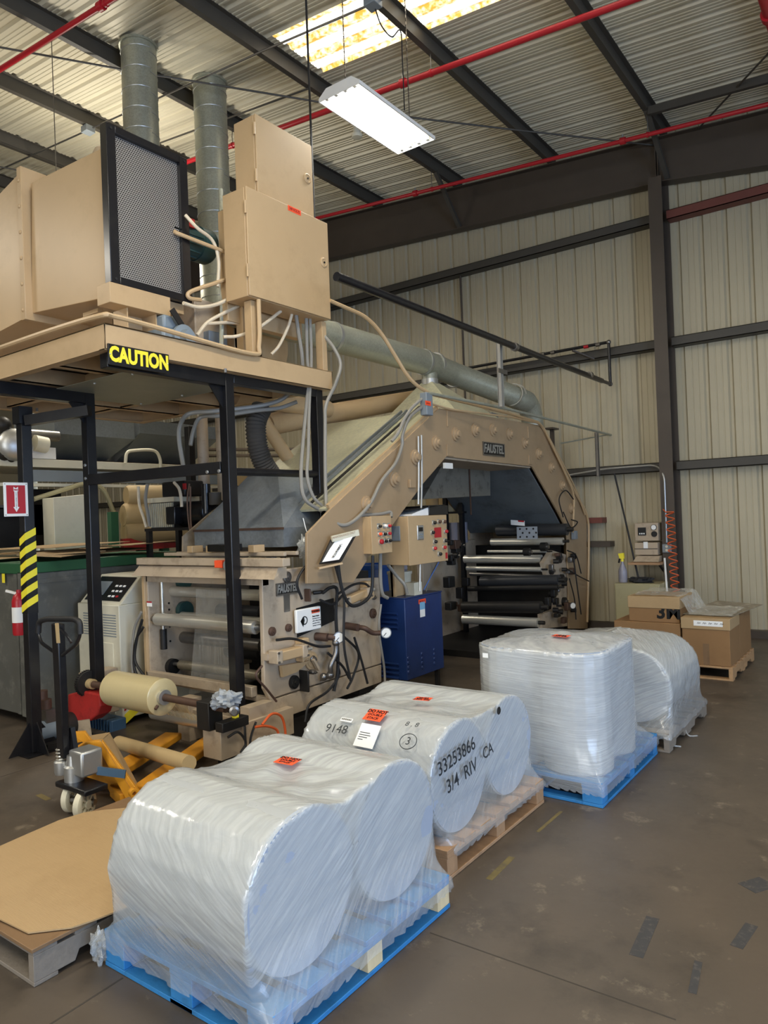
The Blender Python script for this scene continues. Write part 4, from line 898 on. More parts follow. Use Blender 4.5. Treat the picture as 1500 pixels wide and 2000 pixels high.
# --- electrical boxes
def ebox(name, label, x0, x1, y0, y1, z0, z1, lock, hinges):
    t = thing(name, label, 'electrical box', ((x0+x1)/2, (y0+y1)/2, z0), 'tan electrical boxes on the platform')
    MB().box((x0, y0, z0), (x1-.022, y1, z1)).build('box_body', M['tan'], t, bevel=.004)
    d = MB().box((x1-.02, y0+.004, z0+.004), (x1, y1+.004, z1+.004)).build('door', M['tan'], t, bevel=.004)
    c = V(*lock, X=x1); MB().lathe([(.045, 0), (.045, .006), (.034, .012), (.03, .006), (.0, .006)], (x1, c.y, c.z), (1, 0, 0), 24).build('lock_disc', M['tan'], d)
    MB().cyl((x1+.006, c.y, c.z), (x1+.014, c.y, c.z), .008, n=10).build('key_slot', M['dark'], d)
    for z in hinges:
        MB().cyl((x1-.004, y0-.008, z), (x1-.004, y0-.008, z+.10), .009, n=8).build('hinge', M['tan'], t)
    return t
t1 = ebox('electrical_box', 'larger lower tan electrical box with an orange 240 VOLTS sticker', -4.42, -4.15, 4.0, 4.98, 3.575, 4.435, (632, 513), (3.72, 4.22))
t2 = ebox('electrical_box', 'upper tan electrical box standing on the lower one', -4.45, -4.2, 4.18, 4.86, 4.45, 5.10, (600, 349), (4.55, 4.93))
c = V(575, 411, X=-4.149)
st = thing('voltage_sticker', 'small orange 240 VOLTS sticker on the lower electrical box', 'sticker', c)
MB().plate(c-Vector((0, .08, .022)), (0, 1, 0), (0, 0, 1), .16, .044, .001).build('sticker_sheet', M['orange'], st, smooth=0)
text('240 VOLTS', .034, M['reddirty'], c+Vector((.002, 0, 0)), (0, 1, 0), (0, 0, 1), st, 'printed_words', bold=.0008, sx=.8)
t = thing('box_stand', 'tan angle iron legs behind the electrical boxes', 'stand', (-4.4, 4.5, PZ1))
for px in (492, 628):
    y = V(px, 640, X=-4.25).y
    MB().box((-4.30, y-.03, PZ1), (-4.22, y+.03, 3.57)).build('leg', M['tan'], t, bevel=.003)
y = V(478, 500, X=-4.44).y
MB().box((-4.52, y-.05, PZ1+.02), (-4.44, y+.02, 4.36)).build('upright', M['tan'], t, bevel=.003)
MB().box((-4.55, 4.06, 3.45), (-4.47, 4.95, 4.36)).build('back_panel', M['tan'], t, bevel=.004)
# --- conduits around the boxes
def pipe(name, label, pts, r, m, cat='conduit', group=None, k=7, rad=None, n=8):
    P_ = [p if isinstance(p, Vector) else V(p[0], p[1], X=p[2]) for p in pts]
    P_ = rnd_path(P_, rad) if rad else spline(P_, k)
    return tag(MB().tube(P_, r, n).build(name, m), label, cat, group)
GC = 'conduits around the platform'
pipe('conduit', 'tan conduit curving along the near platform edge', [(505, 585, -4.17), (506, 672, -4.17), (488, 690, -4.17), (300, 638, -4.17), (222, 618, -4.17), V(195, 617, Y=2.72), V(100, 645, Y=2.70), V(-30, 690, Y=2.70)], .018, M['tan'], group=GC)
pipe('conduit', 'tan conduit sloping from the lower box down to the arch', [(644, 587, -4.15), (715, 618, -4.1), (745, 650, -4.08), (800, 742, -4.02), (835, 768, -3.97), (900, 784, -3.93), (985, 805, -3.93), (1052, 825, -3.93), (1062, 838, -3.93), (1122, 960, -3.93), (1150, 1010, -3.93), (1150, 1090, -3.93), (1147, 1215, -3.93)], .018, M['tan'], group=GC, rad=.2)
pipe('conduit', 'tan conduit crossing in front of the motor', [(340, 452, -4.6), (360, 461, -4.55), (460, 500, -4.46)], .016, M['tan'], group=GC)
pipe('conduit', 'tan conduit elbow bending low behind the guard', [(465, 538, -4.46), (420, 553, -4.5), (372, 570, -4.55), (370, 582, -4.55), (392, 586, -4.55)], .017, M['tan'], group=GC)
pipe('conduit', 'white painted flex conduit arching over the motor', [(362, 420, -4.55), (385, 445, -4.5), (415, 470, -4.5), (427, 510, -4.5), (425, 560, -4.5)], .014, M['whitedirty'], group=GC)
pipe('conduit', 'white painted flex conduit swooping below the guard', [(358, 592, -4.45), (390, 600, -4.45), (430, 592, -4.45), (470, 568, -4.44)], .015, M['whitedirty'], group=GC)
pipe('conduit', 'white painted flex conduit behind the tan box leg', [(385, 655, -4.5), (405, 630, -4.5), (440, 610, -4.48), (478, 592, -4.46)], .014, M['whitedirty'], group=GC)
pipe('conduit', 'short white flex conduit lying level near the switch box', [(405, 632, -4.5), (450, 630, -4.5), (480, 634, -4.5)], .014, M['whitedirty'], group=GC)
pipe('conduit', 'lower white flex conduit running to the tan box leg', [(436, 658, -4.45), (465, 656, -4.4), (505, 640, -4.3), (548, 608, -4.28)], .014, M['whitedirty'], group=GC)
pipe('conduit', 'white flex conduit dropping from the middle of the lower box', [(570, 614, -4.28), (562, 640, -4.3), (545, 675, -4.32), (530, 692, -4.35)], .013, M['whitedirty'], group=GC)
pipe('conduit', 'bundled grey conduit dropping from the lower box', [(578, 614, -4.28), (583, 650, -4.3), (590, 700, -4.3), (592, 770, -4.4)], .017, M['greyplastic'], group=GC)
pipe('conduit', 'grey flex conduit hanging from the box past the round rail', [(598, 612, -4.28), (600, 700, -4.3), (603, 740, -4.27), (592, 860, -4.2), (588, 930, -4.15), (596, 975, -4.12), (628, 998, -4.1)], .016, M['greyplastic'], group=GC)
pipe('conduit', 'second grey flex conduit hanging beside the right black post', [(605, 612, -4.27), (608, 700, -4.27), (604, 790, -4.22), (602, 880, -4.15), (600, 930, -4.12), (612, 970, -4.1), (632, 990, -4.08)], .014, M['greyplastic'], group=GC)
pipe('conduit', 'long grey flex conduit looping from the platform to the arch box', [(632, 655, -4.24), (652, 680, -4.15), (665, 712, -4.1), (655, 750, -4.1), (637, 790, -4.12), (635, 830, -4.12), (636, 960, -4.08), (642, 1005, -4.0), (665, 1025, -3.95), (690, 1018, -3.92), (722, 985, -3.9), (745, 940, -3.9), (772, 905, -3.9), (785, 870, -3.9), (786, 850, -3.9), (800, 815, -3.9), (826, 793, -3.9)], .016, M['greyplastic'], group=GC)
pipe('conduit', 'grey flex conduit running level behind the small control box', [(642, 1006, -4.05), (680, 1008, -3.98), (740, 1004, -3.93), (762, 1000, -3.9), (764, 1010, -3.88)], .015, M['greyplastic'], group=GC)
pipe('conduit', 'upper grey flex conduit feeding the small arch junction box', [(765, 862, -3.92), (778, 845, -3.9), (790, 818, -3.9), (806, 795, -3.9), (828, 776, -3.9)], .016, M['greyplastic'], group=GC)
pipe('conduit', 'upright grey conduit rising past the fan motor', [(432, 690, -4.55), (434, 560, -4.55), (432, 370, -4.55)], .02, M['galv'], group=GC)
pipe('conduit', 'grey conduits sweeping under the platform to the tan column', [(577, 755, -4.5), (550, 780, -4.6), (505, 793, -4.7), (420, 803, -4.9), (370, 808, -5.1), (352, 830, -5.1), (350, 860, -5.1), (358, 910, -5.1)], .02, M['greyplastic'], group=GC)
pipe('conduit', 'lower grey conduit sweeping under the platform', [(580, 785, -4.5), (545, 797, -4.6), (500, 802, -4.7), (430, 812, -4.9), (392, 815, -5.1), (378, 840, -5.1), (372, 870, -5.1)], .018, M['greyplastic'], group=GC)
# ================================================================ ARCH OVEN
XA, XB = -3.95, -5.50
def PA(px, py, X=XA): return V(px, py, X=X)
ov = thing('arch_oven', 'tan arch shaped drying oven with round bearing caps and FAUSTEL plate', 'industrial oven', (-4.7, 8.2, 0))
face = [(600, 1140), (600, 1042), (647, 993), (858, 797), (1056, 831), (1130, 962), (1146, 1010), (1148, 1228), (1112, 1228), (1108, 1035), (1091, 1001), (1040, 911), (872, 892), (828, 943), (723, 1085), (690, 1138)]
FP = [PA(*q) for q in face]
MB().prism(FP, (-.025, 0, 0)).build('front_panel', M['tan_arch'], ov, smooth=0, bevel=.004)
MB().prism([Vector((XB, q.y, q.z)) for q in FP], (-.02, 0, 0)).build('rear_panel', M['tan_dirty'], ov, smooth=0)
def sweep(name, ids, m, xa=XA-.03, xb=XB, off=.0, th=.02, par=ov, inset=0):
    for a, b in zip(ids, ids[1:]):
        A_, B_ = FP[a], FP[b]; d = (B_-A_).normalized(); nn = Vector((0, -d.z, d.y))*off; tn = Vector((0, -d.z, d.y))*th
        A2, B2 = A_+nn, B_+nn
        MB().hexa([Vector((xa, A2.y, A2.z)), Vector((xa, B2.y, B2.z)), Vector((xb, B2.y, B2.z)), Vector((xb, A2.y, A2.z)), Vector((xa, A2.y, A2.z))+tn, Vector((xa, B2.y, B2.z))+tn, Vector((xb, B2.y, B2.z))+tn, Vector((xb, A2.y, A2.z))+tn]).build(name, m, par, smooth=0)
sweep('slope_cover', [2, 3], M['galv2'], off=.0, th=-.02)
sweep('top_cover', [3, 4], M['galv2'], th=-.02); sweep('rear_cover', [4, 5, 6, 7], M['tan'], th=-.02)
sweep('inner_door', [9, 10, 11], M['darkpanel'], xa=XA-.06, th=.02)
sweep('inner_ceiling', [11, 12], M['tan_dirty'], xa=XA-.03, th=.02); sweep('inner_slope', [12, 13, 14], M['tan_dirty'], th=.02)
# flange strip along the left slope and a raised seam
for off, w_, m_ in ((.012, .05, M['tan']), (.05, .012, M['dark'])):
    A_, B_ = FP[2], FP[3]; d = (B_-A_).normalized(); nn = Vector((0, -d.z, d.y))
    if nn.z < 0: nn = -nn
    MB().bar(A_+nn*off+Vector((-.03 if m_ is M['tan'] else -.22, 0, 0)), B_+nn*off+Vector((-.03 if m_ is M['tan'] else -.22, 0, 0)), w_, .03, (1, 0, 0)).build('edge_strip' if m_ is M['tan'] else 'seam', m_, ov)
for xx in (-4.35, -4.42):
    A_, B_ = FP[2], FP[3]; MB().bar(Vector((xx, A_.y, A_.z))+nn*.02, Vector((xx, B_.y, B_.z))+nn*.02, .03, .02, (1, 0, 0)).build('cover_rib', M['galv3'], ov)
# bearing caps
caps = [(715, 985), (769, 936), (810, 893), (851, 865), (889, 848), (927, 840), (962, 840), (994, 848), (1024, 865), (1051, 886), (1076, 913), (1097, 948), (1115, 993)]
base = None
for px, py in caps:
    c = PA(px, py)
    if base is None:
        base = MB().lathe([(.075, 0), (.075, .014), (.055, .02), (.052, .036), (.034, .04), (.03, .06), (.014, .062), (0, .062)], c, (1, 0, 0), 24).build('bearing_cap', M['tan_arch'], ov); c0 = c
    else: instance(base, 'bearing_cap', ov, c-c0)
# joint plates and brackets on the face
for px, py, w_, h_ in ((873, 818, .02, .17), (1031, 845, .02, .15), (878, 880, .13, .12), (1035, 898, .10, .12)):
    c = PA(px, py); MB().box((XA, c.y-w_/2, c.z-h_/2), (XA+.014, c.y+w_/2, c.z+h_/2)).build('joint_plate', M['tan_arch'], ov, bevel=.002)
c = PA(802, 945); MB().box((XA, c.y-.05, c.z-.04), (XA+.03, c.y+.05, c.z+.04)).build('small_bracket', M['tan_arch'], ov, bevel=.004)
c = PA(880, 910); MB().box((XA-.02, c.y-.12, c.z-.03), (XA+.005, c.y+.04, c.z+.03)).build('white_tag', M['white'], ov, smooth=0)
# rusted duct box under the arch
MB().prism([V(826, 975, X=-4.55), V(880, 880, X=-4.55), V(957, 885, X=-4.55), V(958, 968, X=-4.55)], (-.5, 0, 0)).build('duct_box', M['rustpanel'], ov, smooth=0, bevel=.004)
a = V(916, 890, X=-4.54); MB().box((-4.548, a.y-.015, a.z-.75), (-4.54, a.y+.015, a.z)).build('box_seam', M['rust'], ov)
# maker's plate
def faustel(parent, x, px0, py0, px1, py1, size):
    a, b = V(px0, py0, X=x), V(px1, py1, X=x); y0, y1 = a.y, b.y; z1, z0 = a.z, b.z
    o = MB().box((x, y0, z0), (x+.006, y1, z1)).build('maker_plate', M['dark'], parent, bevel=.002)
    e = .012
    MB().box((x+.006, y0, z1-e), (x+.010, y1, z1)).box((x+.006, y0, z0), (x+.010, y1, z0+e)).box((x+.006, y0, z0+e), (x+.010, y0+e, z1-e)).box((x+.006, y1-e, z0+e), (x+.010, y1, z1-e)).build('plate_rim', M['steel'], o)
    text('FAUSTEL', (z1-z0)*.88, M['alu'], (x+.008, (y0+y1)/2, (z0+z1)/2), (0, 1, 0), (0, .12, 1), o, 'raised_letters', bold=.0035, sx=(y1-y0)/((z1-z0)*3.75), ext=.002)
faustel(ov, XA+.001, 942, 862, 985, 893, .1)
# duct hood on top of the arch and the round exhaust duct
du = thing('exhaust_duct', 'large round galvanized exhaust duct over the arch', 'duct', (-4.95, 6.5, 2.9))
XD = -4.95; yT = V(838, 705, X=XD).y; zD = 3.735; rD = .155
MB().cyl((XD, 4.6, zD), (XD, yT-.12, zD), rD, n=32).build('straight_pipe', M['galv'], du)
for y in (5.95, yT-.14, yT+.14): MB().ring((XD, y-.02, zD), (XD, y+.02, zD), rD+.008, rD-.01, 32).build('band', M['alu'], du)
e2 = Vector((V(1010, 778, Y=9.3).x, 9.3, V(1010, 778, Y=9.3).z))
MB().cyl((XD, yT-.12, zD), (XD, yT+.16, zD-.02), rD, n=32).build('tee_body', M['galv'], du)
MB().tube(spline([(XD, yT+.15, zD-.02), (XD+.1, yT+.6, zD-.10), e2, e2+Vector((.05, .22, -.07)), e2+Vector((.05, .36, -.28)), e2+Vector((.05, .38, -.6))]), rD, 28).build('bent_pipe', M['galv'], du)
q = Vector((XD+.06, yT+.55, zD-.085)); MB().ring(q-Vector((0, .015, 0)), q+Vector((0, .015, -.005)), rD+.008, rD-.01, 32).build('band', M['alu'], du)
for f_ in (0, .1): q = e2+Vector((-.01, -.12+f_, .04)); MB().ring(q-Vector((0, .008, 0)), q+Vector((0, .008, -.003)), rD+.006, rD-.01, 32).build('band', M['alu'], du)
ztop = FP[3].z+.02
MB().lathe([(.10, -.12), (.10, .0)], (XD, yT, zD-rD+.03), (0, 0, 1), 28).build('tee_neck', M['galv'], du)
MB().ring((XD, yT, zD-rD-.12), (XD, yT, zD-rD-.05), .108, .095, 28).build('foil_band', M['alu'], du)
zt_ = zD-rD-.10; hw = .085
ya_, yb_ = FP[3].y-.05, FP[3].y+1.0
MB().hexa([(XB+.1, yT-.55, ztop), (XA-.25, yT-.55, ztop), (XA-.25, yT+.62, ztop+.02), (XB+.1, yT+.62, ztop+.02), (XD-hw, yT-hw, zt_), (XD+hw, yT-hw, zt_), (XD+hw, yT+hw, zt_), (XD-hw, yT+hw, zt_)]).build('hood', M['galv2'], du, smooth=0)
tag(MB().prism([(-4.4, V(962, 790, X=-4.4).y-.15, ztop), (-4.4, V(962, 790, X=-4.4).y+.18, ztop), (-4.4, V(962, 790, X=-4.4).y+.14, ztop+.17), (-4.4, V(962, 790, X=-4.4).y-.02, ztop+.18)], (-.3, 0, 0)).build('vent_box', M['galv3'], smooth=0), 'small grey sheet metal vent box on top of the arch', 'vent')
# big tan pipes coming down from the platform to the oven (behind the black posts)
for i, (a, b, r, l) in enumerate((((835, 775, -5.6), (520, 830, -5.6), .12, 'upper fat tan pipe sloping behind the right black post'), ((640, 800, -5.5), (440, 770, -5.5), .10, 'level tan pipe under the platform'), ((500, 800, -5.4), (585, 930, -5.4), .07, 'slanting tan pipe beside the flexible hose'))):
    tag(MB().cyl(V(a[0], a[1], X=a[2]), V(b[0], b[1], X=b[2]), r, n=24).build('duct_pipe', M['tan'], None), l, 'pipe')
# flexible hose and the grey hood it feeds
hs = [V(px, py, X=-4.9) for px, py in ((512, 795), (500, 825), (503, 870), (515, 905), (535, 935))]
P_ = spline(hs, 14); mb = MB().tube(P_, .095, 18, rf=lambda k, m: .085+.014*(k % 2))
tag(mb.build('flexible_hose', M['hose'], smooth=25), 'dark ribbed flexible hose hanging under the platform', 'hose')
hd = thing('intake_hood', 'grey galvanized hood above the laminator beside the right post', 'hood', (-4.8, 5.2, 1.5))
xh, xk = -4.25, -5.5
A_ = [V(528, 935, X=-4.9), V(642, 960, X=-4.35), V(640, 1080, X=-4.35), V(478, 1080, X=-4.9)]
yn = V(560, 1000, X=-4.6).y
MB().hexa([(-5.35, 4.35, 1.58), (-4.22, 4.35, 1.58), (-4.22, 5.25, 1.58), (-5.35, 5.25, 1.58), (-5.35, 4.35, 1.74), (-4.22, 4.35, 1.74), (-4.22, 5.25, 1.74), (-5.35, 5.25, 1.74)]).build('skirt', M['galv3'], hd, smooth=0)
MB().hexa([(-5.35, 4.35, 1.74), (-4.22, 4.35, 1.74), (-4.22, 5.25, 1.74), (-5.35, 5.25, 1.74), (-5.05, 4.75, 2.22), (-4.65, 4.75, 2.22), (-4.55, 5.25, 2.28), (-5.05, 5.25, 2.28)]).build('cone', M['galv3'], hd, smooth=0)
MB().box((-5.36, 4.342, 1.725), (-4.21, 4.349, 1.745)).build('rust_seam', M['rust'], hd)
# conduits and rails on the arch top
def rail(name, label, pts, r, m, cat='conduit'): return pipe(name, label, pts, r, m, cat, 'conduits along the arch', rad=.15)
rail('conduit', 'grey pipe rail running along the arch top to a capped end', [(838, 768, -3.85), (985, 797, -3.72), (1195, 850, -3.62)], .017, M['galv'])
rail('conduit', 'thin tan conduit following the arch upper edge', [(845, 790, -3.93), (880, 800, -3.92), (1000, 815, -3.92), (1058, 828, -3.92), (1120, 945, -3.92), (1143, 1005, -3.92)], .012, M['tan'])
rail('conduit', 'tan conduit bending down the inner right of the arch', [(1062, 836, -3.92), (1095, 905, -3.90), (1122, 965, -3.90), (1119, 1040, -3.90)], .013, M['tan'])
rail('conduit', 'thin bright steel conduit running down past the large control box', [(823, 850, -3.92), (824, 930, -3.92), (823, 975, -3.92), (821, 1060, -3.88), (820, 1155, -3.85)], .010, M['alu'])
rail('conduit', 'second thin steel conduit down the left of the opening', [(817, 852, -3.92), (818, 930, -3.92), (817, 985, -3.92)], .010, M['alu'])
tag(MB().box(V(823, 808, X=-3.92)-Vector((0, .02, .02)), V(845, 768, X=-3.84)).build('junction_box', M['greybox'], bevel=.008), 'small grey junction box at the arch corner with voltage sticker', 'electrical box')
c = V(836, 788, X=-3.838); tag(MB().plate(c-Vector((0, .05, .02)), (0, 1, 0), (0, 0, 1), .10, .045, .001).build('voltage_sticker', M['orange'], smooth=0), 'orange voltage sticker on the small arch junction box', 'sticker')
text('240 VOLTS', .02, M['reddirty'], c+Vector((.002, 0, 0)), (0, 1, 0), (0, 0, 1), bpy.data.objects['voltage_sticker.001'] if 'voltage_sticker.001' in bpy.data.objects else None, 'printed_words', sx=.7)
t = thing('i_beam', 'short brown I beam end sticking up behind the arch', 'beam', (-4.35, 9.6, 2.4)); c = V(1078, 838, X=-4.3)
MB().box((-4.36, c.y-.12, c.z-.01), (-4.24, c.y+.12, c.z+.015)).build('top_flange', M['brown'], t); MB().box((-4.33, c.y-.015, 2.2), (-4.27, c.y+.015, c.z-.01)).build('web', M['brown'], t)
c = V(1165, 845, X=-3.62); d_ = V(1165, 930, X=-3.62); t = thing('strut_post', 'slotted steel strut hanging near the wall under the pipe rail', 'strut', (c.x, c.y, d_.z))
MB().box((c.x-.02, c.y-.025, d_.z), (c.x-.015, c.y+.025, c.z)).box((c.x-.02, c.y-.025, d_.z), (c.x+.02, c.y-.018, c.z)).box((c.x-.02, c.y+.018, d_.z), (c.x+.02, c.y+.025, c.z)).build('channel', M['steel'], t, smooth=0)
tag(MB().cyl(V(1095, 866, X=-4.0), V(1192, 848, X=-3.62), .01, n=8).build('tie_rod', M['galv']), 'thin bright tie rod between the arch and the capped rail', 'rod')
# ---------------------------------------------------------------- rollers inside the arch
co = thing('coating_head', 'dark coating machine with chrome rollers inside the arch', 'machine', (-4.6, 9.3, 0))
YR = 9.4
rolls = [(972, 1108, 1036, 1034, 11, 'rubber_roll'), (960, 1100, 1059, 1057, 7, 'chrome'), (953, 1068, 1077, 1077, 3, 'chrome'), (908, 1058, 1092, 1092, 8, 'chrome'), (912, 1058, 1110, 1112, 4.5, 'chrome'), (918, 1078, 1121, 1127, 3.5, 'steel'), (940, 1092, 1136, 1133, 10, 'rubber_roll'), (915, 1090, 1150, 1147, 5, 'dark'), (905, 1052, 1209, 1216, 9, 'chrome'), (905, 1058, 1186, 1186, 11, 'dark')]
for i, (xa_, xb_, ya_, yb_, rp, mm) in enumerate(rolls):
    Y = YR-.10*i if i < 8 else 8.3
    a, b = V(xa_, ya_, Y=Y), V(xb_, yb_, Y=Y); r = rp/FPX*((a-CAM).dot(_f))
    MB().cyl(a, b, r, n=20).build('roller', M[mm], co)
    dd = (b-a).normalized(); MB().cyl(b, b+dd*.08, r*.4, n=10).build('roller_journal', M['dark'], co)
MB().box((-5.55, 8.3, .05), (-5.45, 9.8, 1.4)).build('rear_frame', M['tan_dirty'], co, bevel=.01)
pr = [V(px, py, X=-3.98) for px, py in ((1062, 1100), (1078, 1075), (1112, 1085), (1116, 1222), (1060, 1228), (1058, 1200), (1085, 1190), (1088, 1150), (1070, 1130))]
MB().prism(pr, (-.06, 0, 0)).build('side_frame', M['tan_dirty'], co, smooth=0)
MB().box((-5.6, 7.9, .0), (-4.0, 9.9, .08)).build('base', M['dark'], co)
MB().box((-5.5, 9.85, .08), (-4.1, 9.95, 1.3)).build('back_plate', M['dark'], co)
pl = [V(px, py, Y=9.55) for px, py in ((905, 1090), (880, 1130), (880, 1200), (905, 1210))]
MB().prism(pl, (0, .06, 0)).build('left_frame', M['tan_dirty'], co, smooth=0)
for px, py, r in ((1095, 1090, .07), (1080, 1115, .05), (1100, 1130, .06), (1085, 1160, .05), (1105, 1175, .06), (1068, 1068, .06), (1035, 1078, .05), (905, 1065, .05), (895, 1085, .04)):
    c = V(px, py, X=-3.94 if px > 1000 else -5.2); MB().cyl(c-Vector((.08, 0, 0)), c, r, n=14).build('bearing_housing', M['dark'], co); MB().cyl(c, c+Vector((.03, 0, 0)), r*.45, n=10).build('shaft_end', M['steel'], co)
for k in range(26):
    px, py = rnd.uniform(1066, 1128), rnd.uniform(1075, 1218); c = V(px, py, X=-3.9); e = Vector((.03, rnd.uniform(.02, .06), rnd.uniform(.02, .06)))
    if k % 3: MB().box(c-e, c+e).build('valve_block', M[('dark', 'rust', 'dark', 'steel')[k % 4]], co, bevel=.008)
    else: MB().cyl(c-Vector((.04, 0, 0)), c+Vector((.03, .02, 0)), rnd.uniform(.015, .045), n=14).build('fitting', M['dark'], co)
for k in range(12):
    px, py = rnd.uniform(876, 912), rnd.uniform(1060, 1205); c = V(px, py, X=-5.1); e = Vector((.05, rnd.uniform(.03, .08), rnd.uniform(.03, .08)))
    MB().box(c-e, c+e).build('valve_block', M[('dark', 'rust', 'dark', 'dark')[k % 4]], co, bevel=.01)
c = V(1119, 1183, X=-3.85); g_ = MB().lathe([(.045, -.03), (.045, .0), (.0, .001)], c, (.8, -.6, 0), 20).build('gauge_body', M['steel'], co); MB().lathe([(.038, .002), (.0, .003)], c, (.8, -.6, 0), 20).build('dial', M['paper'], g_)
for k, pts in enumerate((((1100, 1010), (1092, 975), (1105, 958), (1120, 975)), ((1100, 1000), (1115, 1030), (1128, 1020), (1116, 1015)), ((1108, 1075), (1125, 1085), (1135, 1120)), ((1105, 1110), (1130, 1125), (1150, 1135)), ((1112, 1130), (1122, 1170), (1125, 1210)), ((1120, 1090), (1128, 1150), (1135, 1200)))):
    tag(MB().tube(spline([V(px, py, X=-3.88+.01*k) for px, py in pts]), .009, 6).build('air_hose', M['blackm']), 'black air hose on the right arch leg, %s' % ('topmost loop', 'short loop under the topmost', 'upper curve by the rollers', 'thick curve reaching the wall side', 'inner lower run by the gauge', 'outer lower run')[k], 'hose', 'air hoses on the right arch leg')
c = V(1122, 1045, X=-3.9); tag(MB().box(c-Vector((.03, .05, .06)), c+Vector((.03, .05, .06))).build('junction_box', M['greybox'], bevel=.006), 'small grey switch box low on the right arch leg', 'electrical box')
# warning label and patterned sheet hanging on the rollers
a = V(1003, 1016, Y=9.3); t = thing('warning_label', 'white warning label under the dark oven door', 'label', a)
MB().plate(V(998, 1025, Y=9.28), (1, 0, -.1), (0, 0, 1), .21, .07, .002).build('label_sheet', M['paper'], t, smooth=0)
MB().plate(V(1012, 1019, Y=9.275), (1, 0, -.1), (0, 0, 1), .09, .02, .002).build('red_band', M['red'], t, smooth=0)
t = thing('patterned_sheet', 'pale grey sheet with dark dots hanging at the rollers', 'sheet', V(1030, 1040, Y=9.27))
o_ = V(1010, 1053, Y=9.27); MB().plate(o_, (1, 0, 0), (0, 0, 1), .31, .17, .002).build('sheet', M['rag'], t, smooth=0)
for i in range(3):
    for j in range(3): MB().cyl(o_+Vector((.05+.1*i+(.04 if j % 2 else 0), -.003, .03+.055*j)), o_+Vector((.05+.1*i+(.04 if j % 2 else 0), -.001, .03+.055*j)), .014, n=10).build('dot', M['dark'], t)
for px, py in ((993, 988),): c = V(px, py, Y=9.0)
for zz, ln, mm, l in ((1017, .30, 'redox', 'short red steel channel behind the right arch leg'), (1063, .42, 'brown', 'short brown steel channel behind the right arch leg')):
    a = V(1140, zz, Y=10.6); tag(MB().box((a.x-.1, 10.55, a.z-.04), (a.x+ln, W+.002, a.z+.04)).build('steel_channel', M[mm], smooth=0), l, 'steel channel')
# storage seen through the arch
t = thing('storage_rack', 'black rack with wrapped rolls seen through the arch', 'rack', (-6.2, 9.0, 0))
for px in (872, 903): a = V(px, 1040, Y=9.2); MB().box((a.x-.03, 9.17, 0), (a.x+.03, 9.23, 2.1)).build('upright', M['black'], t)
a, b = V(868, 1000, Y=9.2), V(908, 1000, Y=9.2); MB().box((a.x, 9.15, a.z-.03), (b.x, 9.25, a.z)).build('shelf_beam', M['black'], t)
for px, zc, l in ((850, 980, 'left'), (875, 980, 'middle'), (895, 1040, 'lower')):
    a = V(px, zc, Y=9.35); o = MB().cyl((a.x, 9.35, a.z-.15), (a.x, 9.35, a.z+.15), .14, n=24).build('wrapped_roll', M['kraft'] if l != 'lower' else M['bottle']); tag(o, 'wrapped roll on the rack behind the arch, %s one' % l, 'roll', 'rolls on the rack behind the arch')
# ================================================================ LAMINATOR
XL = -4.10; XK = -5.6; la = thing('laminator', 'tan laminating machine with side panel, rollers and FAUSTEL plate', 'machine', (-4.85, 4.7, 0))
def PL(px, py, X=XL): return V(px, py, X=X)
YF = 3.98; zT = 1.40
sp_ = [PL(517, 1345), PL(512, 1130), PL(520, 1116), PL(604, 1106), PL(610, 1090), PL(680, 1095), PL(690, 1130), PL(742, 1128), PL(745, 1296), PL(527, 1366)]
MB().prism(sp_, (-.04, 0, 0)).build('side_panel', M['tan_dirty'], la, smooth=0, bevel=.008)
MB().prism([PL(527, 1369), PL(745, 1298), PL(745, 1332), PL(566, 1398), PL(535, 1398)], (-.05, 0, 0)).build('base_panel', M['tan_dirty'], la, smooth=0, bevel=.004)
MB().box((XK, YF, .35), (XK+.04, 5.45, 1.42)).build('rear_side_panel', M['tan_dirty'], la, bevel=.006)
MB().box((XK-.02, YF-.02, .32), (XK+.02, YF+.10, 1.44)).build('panel_edge', M['tan'], la, bevel=.004)
MB().box((XK, 5.2, .0), (XL-.06, 5.4, 1.3)).build('back_plate', M['dark'], la)
MB().box((XK, 4.3, .0), (XL-.05, 5.4, .18)).build('base_plinth', M['dark'], la)
# cross members at the top
MB().box((XK-.03, YF-.06, 1.455), (XL+.28, YF+.02, 1.515)).build('top_beam', M['tan_dirty'], la, bevel=.004)
MB().hexa([(XK-.05, YF-.10, 1.36), (XL+.22, YF-.10, 1.36), (XL+.2, YF+.06, 1.36), (XK, YF+.06, 1.36), (XK-.03, YF-.03, 1.445), (XL+.2, YF-.03, 1.445), (XL+.2, YF+.06, 1.445), (XK, YF+.06, 1.445)]).build('drip_lip', M['tan_dirty'], la)
MB().box((XK, YF+.0, 1.30), (XL, YF+.06, 1.355)).build('cross_bar', M['tan_dirty'], la)
